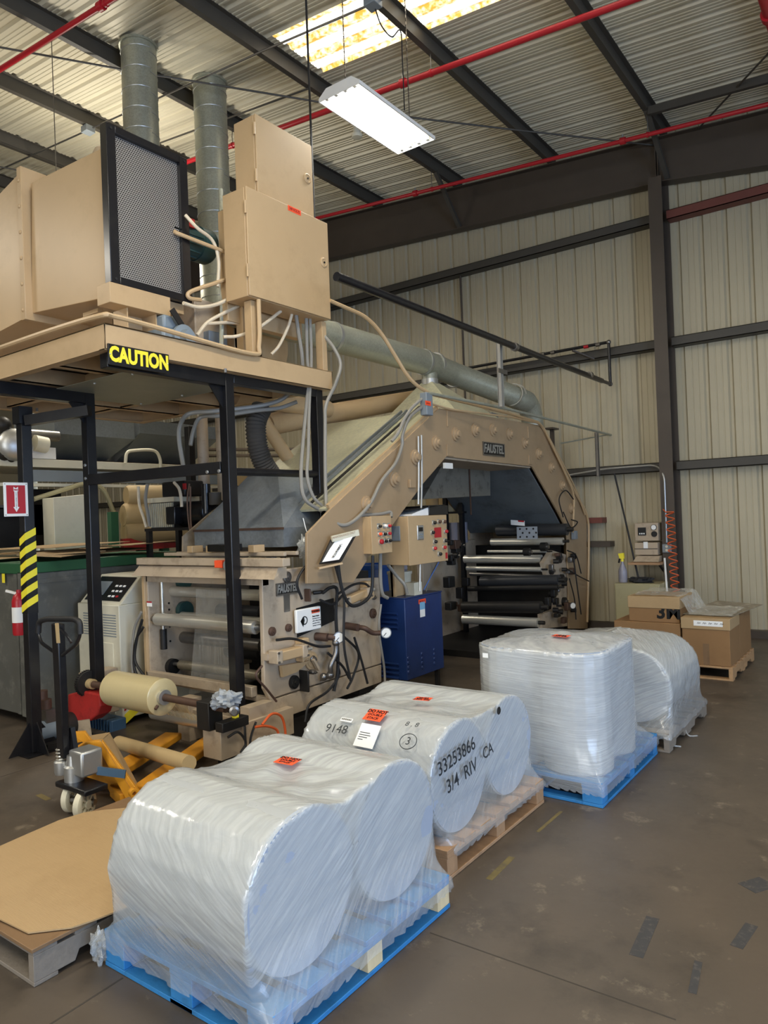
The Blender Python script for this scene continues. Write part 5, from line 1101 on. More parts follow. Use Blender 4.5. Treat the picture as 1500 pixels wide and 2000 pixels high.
# rollers between the panels
def lroll(px0, py0, px1, py1, Y, rp, mm, name='roller', seg=1):
    a, b = V(px0, py0, Y=Y), V(px1, py1, Y=Y); r = rp/FPX*((a-CAM).dot(_f)); a.z = b.z = (a.z+b.z)/2
    o = MB().cyl(a, b, r, n=28).build(name, M[mm], la)
    MB().cyl((XK, Y, a.z), a, r*.45, n=12).build('journal', M['steel'], o); MB().cyl(b, (min(XL, b.x+.1), Y, a.z), r*.45, n=12).build('journal', M['steel'], o)
    return o
M['spiral'] = mat('spiral_roller', S('A39A86'), .35, .7, .3, 5, stretch=(30, 6, 6))
lroll(326, 1154, 512, 1163, 4.25, 10, 'chrome'); lroll(308, 1213, 500, 1221, 4.02, 12, 'chrome'); lroll(345, 1206, 512, 1212, 4.3, 9, 'chrome'); lroll(352, 1246, 512, 1258, 4.35, 11, 'steel'); lroll(353, 1300, 512, 1318, 4.2, 9, 'spiral')
lroll(345, 1190, 512, 1193, 4.8, 12, 'rubber_roll'); lroll(345, 1262, 512, 1270, 4.9, 14, 'dark')
MB().bar((XK+.05, YF+.05, .42), (XL, YF+.05, .40), .04, .045).build('tie_bar', M['tan_dirty'], la)
for py, rr in ((1135, .075), (1190, .085)): c = V(333, py, Y=4.35); MB().cyl((XK+.05, 4.35, c.z), (XK+.10, 4.35, c.z), rr, n=26).build('gear', M['teal'], la)
c = V(317, 1190, Y=4.1); MB().cyl((XK+.08, 4.1, c.z-.32), (XK+.08, 4.1, c.z+.25), .014, n=10).build('piston_rod', M['chrome'], la); MB().cyl((XK+.08, 4.1, c.z-.36), (XK+.08, 4.1, c.z-.18), .03, n=12).build('air_cylinder', M['dark'], la)
for px, py in ((330, 1178), (312, 1222), (313, 1250), (322, 1190)): c = V(px, py, Y=4.2); MB().cyl((XK+.04, c.y, c.z), (XK+.045, c.y, c.z), .010, n=8).build('bolt_hole', M['dark'], la)
c = V(342, 1302, Y=4.2); MB().cyl((XK+.04, 4.2, c.z), (XK+.09, 4.2, c.z), .07, n=20).build('flange_bearing', M['dark'], la)
# film web hanging from the rollers
wv = []
wpts = [((383, 1150), (452, 1155)), ((382, 1205), (452, 1212)), ((378, 1260), (449, 1268)), ((372, 1330), (447, 1340)), ((368, 1362), (443, 1372))]
mb = MB()
for (a, b) in wpts: wv += [V(*a, Y=4.12), V(*b, Y=4.12)]
mb.add(wv, [(2*i, 2*i+1, 2*i+3, 2*i+2) for i in range(4)]); tag(mb.build('film_web', M['web'], smooth=60), 'clear film web hanging down through the laminator rollers', 'plastic film')
faustel(la, XL+.001, 538, 1140, 582, 1158, .06)
# things fixed to the side panel
def disc(px, py, r, h, m, name='cap', X=XL, par=la): c = PL(px, py, X); return MB().lathe([(r, 0), (r, h*.6), (r*.75, h*.7), (r*.7, h), (r*.3, h), (r*.28, h*1.3), (0, h*1.3)], c, (1, 0, 0), 22).build(name, M[m], par)
for px, py, r, m_ in ((559, 1127, .045, 'steel'), (648, 1127, .06, 'tan_dirty'), (530, 1233, .035, 'rust'), (562, 1226, .032, 'rust'), (727, 1198, .045, 'rust'), (729, 1167, .022, 'steel'), (573, 1332, .055, 'dark'), (531, 1127, .014, 'dark'), (618, 1123, .012, 'tan')): disc(px, py, r, .03, m_)
o = MB().box(V(585, 1350, X=XL), V(604, 1310, X=XL+.10)).build('valve_block', M['dark'], la, bevel=.006); disc(606, 1312, .02, .06, 'steel', 'valve_knob', XL+.05)
# square window with warning sign
wn = [PL(578, 1188), PL(651, 1168), PL(653, 1212), PL(580, 1245)]
MB().prism(wn, (.004, 0, 0)).build('window_opening', M['blackprint'], la, smooth=0)
t = thing('pinch_point_sign', 'white pinch point warning sign on the laminator side panel', 'sign', PL(580, 1238, XL+.05))
a = PL(579, 1192, XL+.06); b = PL(628, 1226, XL+.06)
yy0, yy1 = a.y, b.y; zz1, zz0 = PL(579, 1192, XL+.06).z, PL(579, 1238, XL+.06).z
MB().box((XL+.03, yy0, zz0), (XL+.06, yy1, zz1)).build('sign_box', M['white'], t, bevel=.008)
MB().box((XL+.06, yy0+.18, zz1-.05), (XL+.0615, yy1-.02, zz1-.02)).build('orange_band', M['orange'], t, smooth=0)
text('WARNING', .026, M['blackprint'], (XL+.063, (yy0+.18+yy1-.02)/2, zz1-.035), (0, 1, 0), (0, 0, 1), t, 'printed_word', bold=.0008, sx=.85)
for k, s_ in enumerate(('Pinch Points', 'Keep hands clear of', 'rollers. Follow lockout', 'procedures before', 'cleaning or servicing.')): text(s_, .017 if k == 0 else .012, M['blackprint'], (XL+.062, yy0+.185, zz1-.075-.019*k), (0, 1, 0), (0, 0, 1), t, 'printed_line', align='LEFT', bold=.0004 if k == 0 else 0)
c = Vector((XL+.062, yy0+.09, (zz0+zz1)/2)); MB().ring(c-Vector((.001, 0, 0)), c+Vector((.001, 0, 0)), .035, .027, 20).build('roller_symbol', M['blackprint'], t); MB().prism([c+Vector((0, -.05, .0)), c+Vector((0, -.01, .035)), c+Vector((0, .0, .0)), c+Vector((0, -.02, -.05))], (.001, 0, 0)).build('hand_symbol', M['blackprint'], t, smooth=0)
c = PL(298, 1175, XL); t = thing('danger_label', 'small white and red danger label on the far laminator panel', 'label', V(298, 1180, Y=YF-.03))
o_ = V(287, 1184, Y=YF-.025); MB().plate(o_, (1, 0, 0), (0, 0, 1), .075, .045, .001).build('label_sheet', M['paper'], t, smooth=0); MB().plate(o_+Vector((0, -.0012, .032)), (1, 0, 0), (0, 0, 1), .075, .013, .001).build('red_band', M['red'], t, smooth=0)
c = PL(560, 1180); MB().plate(c-Vector((-.001, .035, .06)), (0, 1, 0), (0, 0, 1), .07, .14, .002).build('data_plate', M['steel'], la, smooth=0)
# pneumatic cylinders
def cylinder(px0, py0, px1, py1, w_):
    a, b = PL(px0, py0, XL+.09), PL(px1, py1, XL+.09); t_ = thing('air_cylinder', '', 'air cylinder', a)
    MB().bar(a, b, w_*.8, w_*.8).build('barrel', M['tan'], t_, bevel=.01)
    for q, s_ in ((a, 1), (b, -1)): d = (b-a).normalized()*s_; MB().bar(q-d*.01, q+d*.05, w_, w_).build('end_block', M['tan_dirty'], t_, bevel=.006)
    for q in (a, b):
        for dy in (-1, 1): MB().cyl(q+Vector((w_*.5, 0, dy*w_*.35)), q+Vector((w_*.5+.012, 0, dy*w_*.35)), .009, n=8).build('bolt', M['steel'], t_)
    MB().bar(a+Vector((-.045, 0, 0)), a+Vector((-.1, 0, 0)), .05, .05).build('mount', M['tan_dirty'], t_)
    MB().cyl(b, b+(b-a).normalized()*.10, .014, n=10).build('rod', M['chrome'], t_)
    e = b+(b-a).normalized()*.02
    MB().prism([e+Vector((.0, -.02, .09)), e+Vector((.0, .06, .09)), e+Vector((.0, .09, -.06)), e+Vector((.0, -.02, -.10))], (-.09, 0, 0)).build('clevis_arm', M['tan'], t_, smooth=0, bevel=.01)
    return t_
t_ = cylinder(535, 1284, 592, 1270, .10); t_['label'] = 'tan air cylinder low on the laminator side panel'; t_['group'] = 'air cylinders on the laminator'
t_ = cylinder(672, 1176, 718, 1156, .09); t_['label'] = 'tan air cylinder high at the right of the laminator panel'; t_['group'] = 'air cylinders on the laminator'
MB().prism([PL(545, 1300, XL+.02), PL(600, 1290, XL+.02), PL(575, 1312, XL+.02), PL(548, 1322, XL+.02)], (.03, 0, 0)).build('bracket', M['tan'], la, smooth=0)
disc(607, 1290, .075, .02, 'tan', 'eccentric_plate'); disc(607, 1287, .03, .05, 'steel', 'eccentric_pin')
MB().bar(PL(611, 1288, XL+.05), PL(622, 1308, XL+.05), .03, .02).build('lever', M['tan_dirty'], la)
# gauges, valves and water pipes
def gauge(label, px, py, X, r, d):
    c = V(px, py, X=X); t_ = thing('pressure_gauge', label, 'gauge', c, 'pressure gauges')
    MB().lathe([(r*.5, -.04), (r, -.035), (r*1.08, 0), (r*1.08, .006), (r*.92, .006)], c, d, 24).build('case', M['steel'], t_); MB().lathe([(r*.9, .0065), (0, .0075)], c, d, 24).build('dial', M['paper'], t_)
    dv = vec(d).normalized(); x, y = frame_of(dv); MB().bar(c+dv*.009, c+dv*.009+(x+y)*r*.55, .005, .002, dv).build('needle', M['blackprint'], t_)
gauge('round white pressure gauge in the middle of the laminator panel', 662, 1245, XL+.16, .045, (.75, -.66, 0))
gauge('round yellowed gauge sticking out beside the blue cabinet', 754, 1236, XL+.30, .045, (.75, -.66, 0))
t = thing('water_piping', 'rusty valves and water pipes on the laminator side panel', 'piping', PL(650, 1260, XL))
MB().cyl(PL(617, 1243, XL), PL(640, 1245, XL+.10), .035, n=16).build('flange_union', M['rust'], t); MB().cyl(PL(632, 1243, XL+.05), PL(655, 1245, XL+.13), .028, n=14).build('rotary_joint', M['rust'], t)
MB().cyl(PL(676, 1222, XL+.02), PL(700, 1226, XL+.16), .032, n=14).build('flange_union', M['rust'], t); MB().tube(spline([PL(695, 1225, XL+.1), PL(712, 1227, XL+.2), PL(728, 1236, XL+.22), PL(745, 1236, XL+.26)]), .022, 10).build('brass_pipe', M['rust'], t)
MB().tube(spline([PL(656, 1252, XL+.13), PL(656, 1275, XL+.13), PL(646, 1300, XL+.12), PL(645, 1318, XL+.10), PL(632, 1322, XL+.04)]), .022, 10).build('drain_pipe', M['steel'], t)
for q in (PL(645, 1318, XL+.1), PL(632, 1322, XL+.05), PL(656, 1255, XL+.13)): MB().ball(q, .034, n=12, m=8).build('elbow', M['steel'], t)
MB().box(PL(594, 1175, XL), PL(608, 1150, XL+.07)).build('air_regulator', M['rust'], t, bevel=.008)
MB().ball(PL(611, 1136, XL+.03), .018).build('red_button', M['red'], t)
MB().cyl(PL(612, 1158, XL+.04), PL(630, 1156, XL+.08), .016, n=10).build('air_filter', M['dark'], t)
HS = [((613, 1090), (590, 1115), (580, 1140), (590, 1170)), ((630, 1158), (645, 1148), (658, 1152), (656, 1200), (660, 1300), (652, 1350)), ((655, 1105), (662, 1130), (672, 1170), (672, 1260), (685, 1330)), ((660, 1100), (668, 1150), (685, 1182), (712, 1175), (726, 1150), (728, 1085)), ((540, 1250), (575, 1248), (620, 1262), (645, 1262)), ((660, 1300), (662, 1320), (640, 1350), (605, 1375), (596, 1410)), ((640, 1275), (668, 1300), (682, 1325)), ((692, 1245), (706, 1290), (718, 1335)), ((668, 1240), (700, 1275), (690, 1320), (678, 1345)), ((672, 1160), (650, 1180), (625, 1172)), ((725, 1150), (712, 1140), (690, 1142), (660, 1160)), ((744, 1180), (740, 1230), (750, 1300), (752, 1335))]
HL = ('thin hose looping above the maker plate', 'thick hose down the middle of the panel', 'straight hose behind the white gauge', 'wide black loop hanging from the control box', 'level hose behind the warning sign', 'hose curling down to the floor at the left', 'short crossing hose low in the bundle', 'straight hose leaning to the right', 'hose bowing right of the white gauge', 'short hose from the air filter', 'short hose to the upper right cylinder', 'grey tube beside the blue cabinet')
for k, (pts, l) in enumerate(zip(HS, HL)):
    tag(MB().tube(spline([PL(px, py, XL+(.09 if k not in (2, 3) else .2)+.012*(k % 4)) for px, py in pts]), .011 if k not in (1, 3) else .015, 7).build('air_hose', M['blackm'] if k != 11 else M['greyplastic']), 'black air hose on the laminator, '+l, 'hose', 'air hoses on the laminator')
# binder on its holder
bz = thing('log_binder', 'open black log binder with LAMINATOR sheet, leaning above the panel', 'binder', PL(655, 1100, XL+0.230))
a, b, c_, d_ = PL(628, 1098, XL+0.210), PL(668, 1100, XL+0.290), PL(697, 1042, XL+0.290), PL(655, 1055, XL+0.210)
MB().prism([PL(626, 1100, XL+0.220), PL(668, 1096, XL+0.310), PL(700, 1038, XL+0.310), PL(648, 1052, XL+0.220)], (-.02, 0, -.01)).build('cover', M['black'], bz, smooth=0)
MB().prism([PL(629, 1098, XL+0.225), PL(662, 1093, XL+0.310), PL(689, 1048, XL+0.310), PL(652, 1058, XL+0.230)], (.002, 0, .001)).build('sheet', M['paper'], bz, smooth=0)
u_ = (PL(683, 1050, XL+0.310)-PL(655, 1092, XL+0.310)).normalized(); v_ = (PL(640, 1078, XL+0.230)-PL(668, 1082, XL+0.310)).normalized()
text('LAMINATOR', .028, M['blackprint'], (PL(658, 1076, XL+0.282)), (PL(653, 1094, XL+0.290)-PL(680, 1052, XL+0.290)), (PL(672, 1077, XL+0.310)-PL(645, 1080, XL+0.230)), bz, 'printed_word', bold=.0006)
MB().bar(PL(648, 1053, XL+0.230), PL(700, 1040, XL+0.310), .02, .05).build('spine', M['offwhite'], bz)
q0, q1 = PL(650, 1051, XL+0.255), PL(697, 1039, XL+0.335)
text('MAINTENANCE ONLY', .026, M['tan_dirty'], (q0+q1)/2+Vector((.0, -.01, .0)), (q1-q0), (0, 0, 1), bz, 'printed_words', bold=.0006, sx=.85)
MB().bar(PL(622, 1110, XL+0.220), PL(668, 1100, XL+0.310), .03, .015).build('holder_shelf', M['tan'], bz)
tag(MB().tube(spline([PL(592, 1012, XL+.02), PL(600, 1040, XL+.05), PL(614, 1060, XL+.06), PL(630, 1070, XL+.07)]), .004, 5).build('tether_cord', M['paper']), 'white beaded cord tying the binder to the post', 'cord')
# rear tubing rail on the laminator top
t = thing('top_rail', 'tan steel rails and slide blocks on top of the laminator', 'rail', (-4.8, 4.3, 1.5))
for dy in (.12, .26): MB().box((XK+.1, 4.0+dy, 1.52), (XL+.1, 4.0+dy+.03, 1.55)).build('rail_bar', M['tan_dirty'], t, bevel=.003)
for px in (375, 412, 495): c = V(px, 1085, Y=4.1); MB().box((c.x-.04, 4.08, 1.55), (c.x+.03, 4.2, 1.61)).build('slide_block', M['tan'], t, bevel=.004)
c = V(437, 1078, Y=4.1); MB().box((c.x-.15, 4.05, 1.56), (c.x+.12, 4.2, 1.62)).build('clamp', M['black'], t, bevel=.006)
tag(MB().ball(V(593, 1070, X=-4.15), .05, .05, .09, jit=.7, seed=3, n=16, m=10).build('plastic_bag', M['film4']), 'small crumpled clear bag tied at the hood corner', 'plastic bag')
# ================================================================ CONTROL BOXES AND BLUE CABINET
def button(par, px, py, X, m_, r=.018, h=.03, plate_=True):
    c = V(px, py, X=X)
    if plate_: MB().box((X, c.y-.022, c.z-.022), (X+.003, c.y+.022, c.z+.026)).build('button_plate', M['alu'], par)
    b = MB().lathe([(r*1.15, 0), (r*1.15, .012)], c, (1, 0, 0), 16).build('bezel', M['chrome'], par); MB().lathe([(r, .012), (r, h), (r*.8, h+.004), (0, h+.005)], c, (1, 0, 0), 16).build('button', M[m_], b)
XC = -3.85; a = V(725, 1009, X=XC); b = V(766, 1077, X=XC)
cb = thing('control_box', 'small tan control box with nine push buttons', 'control box', (XC-.1, a.y, b.z))
MB().box((XC-.26, a.y, b.z-.005), (XC-.016, b.y, a.z)).build('box_body', M['tan'], cb, bevel=.004); MB().box((XC-.014, a.y-.003, b.z-.008), (XC, b.y+.003, a.z+.003)).build('door', M['tan'], cb, bevel=.003)
for px, py, m_ in ((739, 1028, 'black'), (750, 1027, 'paper'), (758, 1027, 'red'), (740, 1043, 'orange'), (749, 1043, 'black'), (758, 1042, 'red'), (742, 1058, 'red'), (751, 1057, 'black'), (759, 1056, 'black')): button(cb, px, py, XC, m_, .014 if m_ != 'red' or py < 1050 else .022)
a = V(797, 1012, X=XC); b = V(875, 1094, X=XC); zt_, zb_ = (a.z+V(875, 1003, X=XC).z)/2, (V(797, 1105, X=XC).z+b.z)/2
cb = thing('control_box', 'large tan control box with keypad and push buttons on a column', 'control box', (XC-.1, a.y, zb_))
MB().box((XC-.34, a.y, zb_), (XC-.016, b.y, zt_)).build('box_body', M['tan'], cb, bevel=.004); dr = MB().box((XC-.014, a.y-.003, zb_-.003), (XC, b.y+.003, zt_+.003)).build('door', M['tan'], cb, bevel=.003)
c = V(820, 1040, X=XC); kp = MB().box((XC, c.y-.055, c.z-.07), (XC+.012, c.y+.055, c.z+.07)).build('keypad', M['alu'], cb, bevel=.006); MB().box((XC+.012, c.y-.035, c.z+.01), (XC+.014, c.y+.035, c.z+.05)).build('display', M['blackprint'], kp)
for i in range(3):
    for j in range(2): MB().box((XC+.012, c.y-.03+.022*i, c.z-.05+.025*j), (XC+.015, c.y-.014+.022*i, c.z-.036+.025*j)).build('key', M['greybox'], kp)
for px, py, m_ in ((846, 1021, 'black'), (856, 1019, 'rust'), (866, 1019, 'rust'), (843, 1040, 'black'), (869, 1038, 'red'), (848, 1058, 'black'), (868, 1056, 'black'), (847, 1071, 'red'), (866, 1069, 'red'), (857, 1082, 'black')): button(cb, px, py, XC, m_, .017)
c = V(855, 1040, X=XC); MB().box((XC, c.y-.065, c.z-.05), (XC+.002, c.y+.065, c.z+.05)).build('red_notice', M['red'], cb)
c = V(872, 1085, X=XC); MB().box((XC, c.y-.02, c.z-.03), (XC+.002, c.y+.02, c.z+.03)).build('red_tag', M['red'], cb)
c = V(772, 1042, Y=a.y); MB().box((c.x-.06, a.y-.012, c.z-.07), (c.x+.06, a.y-.001, c.z+.07)).build('meter', M['greybox'], cb, bevel=.004)
MB().box((XC-.33, a.y+.14, 1.008), (XC-.3+.0, a.y+.34, zb_)).box((XC-.33, a.y+.14, 1.008), (XC-.2-.08, a.y+.17, zb_)).build('pedestal', M['tan'], cb, bevel=.004)
pipe('conduit', 'grey conduit dropping under the small control box', [(743, 1080, XC-.1), (743, 1130, XC-.1), (747, 1160, XC-.1), (757, 1168, XC-.1)], .017, M['greyplastic'])
pipe('conduit', 'grey conduit slanting from the large control box to the white box', [(758, 1104, XC-.15), (775, 1125, XC-.15), (790, 1142, XC-.1), (795, 1160, XC-.1)], .016, M['greyplastic'])
pipe('cable', 'pale blue cable behind the large control box', [(857, 1098, XC-.2), (842, 1125, XC-.2), (828, 1152, XC-.2)], .006, M['bluecable'], 'cable')
pipe('cable', 'grey cable beside the pale blue one', [(853, 1100, XC-.22), (840, 1128, XC-.22), (832, 1155, XC-.22)], .005, M['greyplastic'], 'cable')
bk = thing('ring_binder', 'black ring binders lying on the large control box', 'binder', (XC-.15, a.y+.3, zt_)); y0_ = V(835, 1000, X=XC-.05).y
MB().hexa([(XC-.32, y0_-.30, zt_+.005), (XC-.04, y0_-.30, zt_+.005), (XC-.04, y0_, zt_+.005), (XC-.32, y0_, zt_+.005), (XC-.32, y0_-.30, zt_+.02), (XC-.04, y0_-.30, zt_+.02), (XC-.04, y0_, zt_+.085), (XC-.32, y0_, zt_+.085)]).build('pages', M['paper'], bk, smooth=0)
MB().box((XC-.33, y0_, zt_+.004), (XC-.03, y0_+.36, zt_+.1)).build('closed_binder', M['black'], bk, bevel=.006)
MB().hexa([(XC-.33, y0_-.32, zt_+.06), (XC-.03, y0_-.32, zt_+.06), (XC-.03, y0_+.3, zt_+.102), (XC-.33, y0_+.3, zt_+.102), (XC-.33, y0_-.32, zt_+.066), (XC-.03, y0_-.32, zt_+.066), (XC-.03, y0_+.3, zt_+.108), (XC-.33, y0_+.3, zt_+.108)]).build('top_cover', M['black'], bk, smooth=0)
# blue cabinet
XU = -4.0; a = V(790, 1172, X=XU); b = V(862, 1158, X=XU); zt_ = .995; zb_ = .21
bc = thing('blue_cabinet', 'dark blue steel cabinet with louvre vents on short legs', 'cabinet', (XU-.3, (a.y+b.y)/2, 0))
MB().box((XU-.55, a.y, zb_), (XU, b.y, zt_)).build('body', M['blue'], bc, bevel=.006)
MB().box((XU-.56, a.y-.005, zt_), (XU+.006, b.y+.005, zt_+.012)).build('top', M['blue'], bc, bevel=.003)
for px in (798, 825, 852):
    for k in range(4):
        c = V(px-(0 if px < 850 else 3), 1306-6*(px-798)/60+0, X=XU); MB().lathe([(.02, 0), (.014, .008), (0, .01)], (XU, c.y, .29+.045*k), (1, 0, 0), 8).build('louvre', M['blue'], bc)
for x_, zz in ((XU-.2, .85), (XU-.2, .36)):
    for k in range(4): MB().tube([(x_-.11, a.y-.003, zz-.045*k), (x_+.11, a.y-.003, zz-.045*k)], .013, 8).build('louvre', M['blue'], bc)
for x_ in (XU-.5, XU-.05):
    for y in (a.y+.06, b.y-.06): MB().box((x_-.02, y-.02, 0), (x_+.02, y+.02, zb_)).build('leg', M['dark'], bc)
c = V(824, 1175, X=XU+.001); st = thing('voltage_sticker', 'orange 240 VOLTS sticker on the blue cabinet', 'sticker', c); MB().plate(c-Vector((0, .06, .02)), (0, 1, 0), (0, 0, 1), .13, .045, .001).build('sticker_sheet', M['orange'], st, smooth=0); text('240 VOLTS', .03, M['reddirty'], c+Vector((.002, .005, .002)), (0, 1, 0), (0, 0, 1), st, 'printed_words', bold=.0006, sx=.75)
M['lblue'] = mat('light_blue_label', S('7FB6D8'), .5)
c = V(825, 1190, X=XU+.001); st = thing('data_label', 'light blue and white data label under the orange sticker', 'label', c); MB().plate(c-Vector((0, .045, .075)), (0, 1, 0), (0, 0, 1), .09, .15, .001).build('label_sheet', M['paper'], st, smooth=0); MB().plate(c+Vector((.001, -.045, .0)), (0, 1, 0), (0, 0, 1), .09, .075, .001).build('blue_field', M['lblue'], st, smooth=0)
c = V(805, 1155, X=XU-.08); tag(MB().box((XU-.12, c.y-.06, zt_+.013), (XU-.01, c.y+.08, zt_+.14)).build('metal_box', M['offwhite'], bevel=.004), 'small square pale metal box on the blue cabinet', 'electrical box')
c = V(722, 1130, Y=7.6); t = thing('blue_barrel', 'blue plastic barrel behind the laminator', 'barrel', (c.x, 7.6, 0)); MB().lathe([(.27, 0), (.29, .05), (.29, .3), (.3, .32), (.29, .34), (.29, .6), (.3, .62), (.29, .64), (.29, 1.12), (.26, 1.16), (0, 1.16)], (c.x, 7.6, 0), n=32).build('body', M['bluebarrel'], t); MB().ring((c.x, 7.6, 1.13), (c.x, 7.6, 1.18), .29, .26, 32).build('rim', M['bluebarrel'], t)
c = V(781, 1140, Y=7.0); t = thing('bucket', 'cream plastic bucket with a plastic liner behind the control column', 'bucket', (c.x, 7.0, .82)); MB().lathe([(.12, 0), (.14, .3), (.15, .3), (.15, .33), (.13, .33)], (c.x, 7.0, .82), n=28).build('pail', M['offwhite'], t); MB().ball((c.x, 7.0, 1.2), .1, .1, .1, jit=.6, seed=2).build('liner', M['bottle'], t)
tag(MB().box((c.x-.4, 6.7, 0), (c.x+.35, 7.3, .82)).build('supply_stand', M['dark']), 'dark stand holding the bucket behind the blue cabinet', 'stand')
# ================================================================ UNWIND STAND
YU = 3.45
def PU(px, py, Y=YU): return V(px, py, Y=Y)
un = thing('unwind_stand', 'tan unwind stand with a red brake guard and long shaft', 'machine', (-4.9, 3.6, 0))
s0, s1 = PU(172, 1334), PU(442, 1385); zs = (s0.z+s1.z)/2
MB().cyl((s0.x, YU, zs), (s1.x, YU, zs), .028, n=18).build('shaft', M['rust'], un)
g0 = PU(176, 1336); MB().cyl((g0.x-.06, YU, zs), (g0.x-.01, YU, zs), .105, n=36).build('gear', M['dark'], un)
for k in range(36):
    an = 2*math.pi*k/36; c = Vector((g0.x-.045, YU+.107*math.cos(an), zs+.107*math.sin(an))); MB().box(c-Vector((.012, .004, .004)), c+Vector((.012, .004, .004))).build('gear_tooth', M['dark'], un, smooth=0)
MB().cyl((g0.x-.01, YU, zs), (g0.x+.05, YU, zs), .042, n=16).build('brass_hub', M['kraft'], un)
rg = [PU(145, 1352), PU(172, 1345), PU(207, 1352), PU(209, 1375), PU(203, 1392), PU(188, 1404), PU(170, 1406), PU(152, 1398), PU(145, 1385)]
MB().prism([q+Vector((-.02, -.05, -.01)) for q in rg], (0, .13, 0)).build('brake_guard', M['reddirty'], un, smooth=0, bevel=.012)
c = PU(184, 1380, YU+.01); MB().cyl(c+Vector((-.04, -.01, 0)), c+Vector((-.04, .03, 0)), .04, n=20).build('guard_boss', M['rust'], un)
MB().box((g0.x-.26, YU+.05, .16), (g0.x-.12, YU+.35, zs+.06)).build('drive_block', M['tan_dirty'], un, bevel=.01)
MB().hexa([PU(130, 1452, 3.4), PU(180, 1440, 3.4), PU(180, 1440, 3.46), PU(130, 1452, 3.46), PU(133, 1410, 3.4), PU(175, 1404, 3.4), PU(175, 1404, 3.46), PU(133, 1410, 3.46)]).build('foot_plate', M['tan_dirty'], un)
MB().box((-5.5, 3.9, .12), (-4.3, 3.98, .26)).build('cross_beam', M['tan_dirty'], un, bevel=.004)
MB().box((-5.05, 3.86, 0), (-4.9, 4.0, .35)).build('cross_leg', M['tan_dirty'], un, bevel=.004)
MB().box((-5.6, 3.96, .42), (-4.25, 4.02, .50)).build('upper_beam', M['tan_dirty'], un, bevel=.004)
# right bearing box
b0, b1 = PU(396, 1440), PU(431, 1440); ztop = PU(396, 1421).z; zbot = PU(396, 1478).z
MB().box((b0.x, YU, zbot), (b1.x, YU+.75, ztop)).build('side_box', M['tan_dirty'], un, bevel=.006)
MB().box((b0.x+.04, YU+.1, 0), (b1.x-.04, YU+.65, zbot)).build('box_foot', M['dark'], un)
c = PU(452, 1400); MB().box((b0.x+.0, YU-.05, ztop), (b1.x-.06, YU+.08, zs+.035)).build('bearing_block', M['dark'], un, bevel=.006)
MB().box((b1.x-.02, YU-.03, ztop+.0), (b1.x+.06, YU+.22, ztop+.07)).build('solenoid_valve', M['dark'], un, bevel=.006)
MB().lathe([(.035, 0), (.035, .03), (.02, .035), (.02, .06), (0, .06)], PU(458, 1387, YU-.06)+Vector((0, 0, 0)), (.7, -.7, 0), 18).build('knob', M['steel'], un)
MB().box((b1.x+.01, YU+.10, ztop+.07), (b1.x+.045, YU+.14, ztop+.115)).build('yellow_cap', M['yellow'], un, bevel=.004)
MB().box((b1.x-.12, YU+.3, ztop), (b1.x-.02, YU+.55, ztop+.09)).build('angle_bracket', M['tan_dirty'], un)
for pts in (((512, 1415), (530, 1395), (548, 1398), (556, 1420), (555, 1445), (530, 1460)), ((498, 1420), (520, 1418), (540, 1425), (545, 1440))):
    tag(MB().tube(spline([V(px, py, X=-3.95) for px, py in pts]), .010, 7).build('air_hose', M['orangecable']), 'orange air hose %s on the unwind stand' % ('loop' if pts[0][0] > 505 else 'short run'), 'hose')
for k, pts in enumerate((((445, 1440), (465, 1430), (480, 1450), (470, 1470)), ((500, 1410), (490, 1440), (488, 1470)), ((478, 1418), (480, 1460)), ((540, 1370), (520, 1345), (500, 1320), (512, 1300)))):
    tag(MB().tube(spline([V(px, py, X=-3.96) for px, py in pts]), .009, 6).build('air_hose', M['blackm'] if k < 3 else M['rust']), ('black hose loop on the tan bearing box', 'black hose hanging right of the valve', 'short black hose under the valve', 'bent metal tube leaning at the laminator foot')[k], 'hose')
# idler roller with amber film wrapped round
ia, ib = PU(300, 1392, 3.72), PU(430, 1402, 3.72)
MB().cyl((ia.x, 3.72, ia.z-.0), (ib.x, 3.72, ia.z), .05, n=24).build('idler_roller', M['chrome'], un)
# the film roll on the shaft
r0, r1 = PU(224, 1346), PU(318, 1362); t = thing('film_roll', 'small amber film roll on the unwind shaft', 'film roll', (r0.x, YU, zs-.14))
MB().lathe([(.04, 0), (.135, 0), (.14, .004), (.14, r1.x-r0.x-.004), (.135, r1.x-r0.x), (.04, r1.x-r0.x)], (r0.x, YU, zs), (1, 0, 0), 40).build('film', M['amberfilm'], t)
MB().ring((r1.x-.02, YU, zs), (r1.x+.03, YU, zs), .058, .03, 24).build('chuck', M['alu'], t)
MB().cyl((r1.x+.015, YU-.06, zs-.05), (r1.x+.02, YU-.085, zs-.07), .012, n=8).build('set_screw', M['rust'], t)
M['amberweb'] = film('amber_web', (.72, .60, .33), .45, (20, 1, 1), bump=.25)
mb = MB().add([(r0.x+.18, YU+.13, zs-.05), (r1.x, YU+.13, zs-.05), (r0.x+.45, 3.72, ia.z-.05), (r1.x+.28, 3.72, ia.z-.052)], [(0, 1, 3, 2)]); tag(mb.build('film_web', M['amberweb'], smooth=0), 'amber film web slanting from the small roll to the idler', 'plastic film')
t = thing('cleaning_rag', 'grey cloth rag draped over the right shaft end', 'rag', PU(445, 1380, YU-.02))
MB().ball(PU(444, 1366, YU-.01), .10, .07, .055, jit=.8, seed=11, n=26, m=16).build('cloth', M['rag'], t); MB().ball(PU(430, 1372, YU-.03), .07, .05, .04, jit=.9, seed=4, n=20, m=12).build('fold', M['rag'], t)
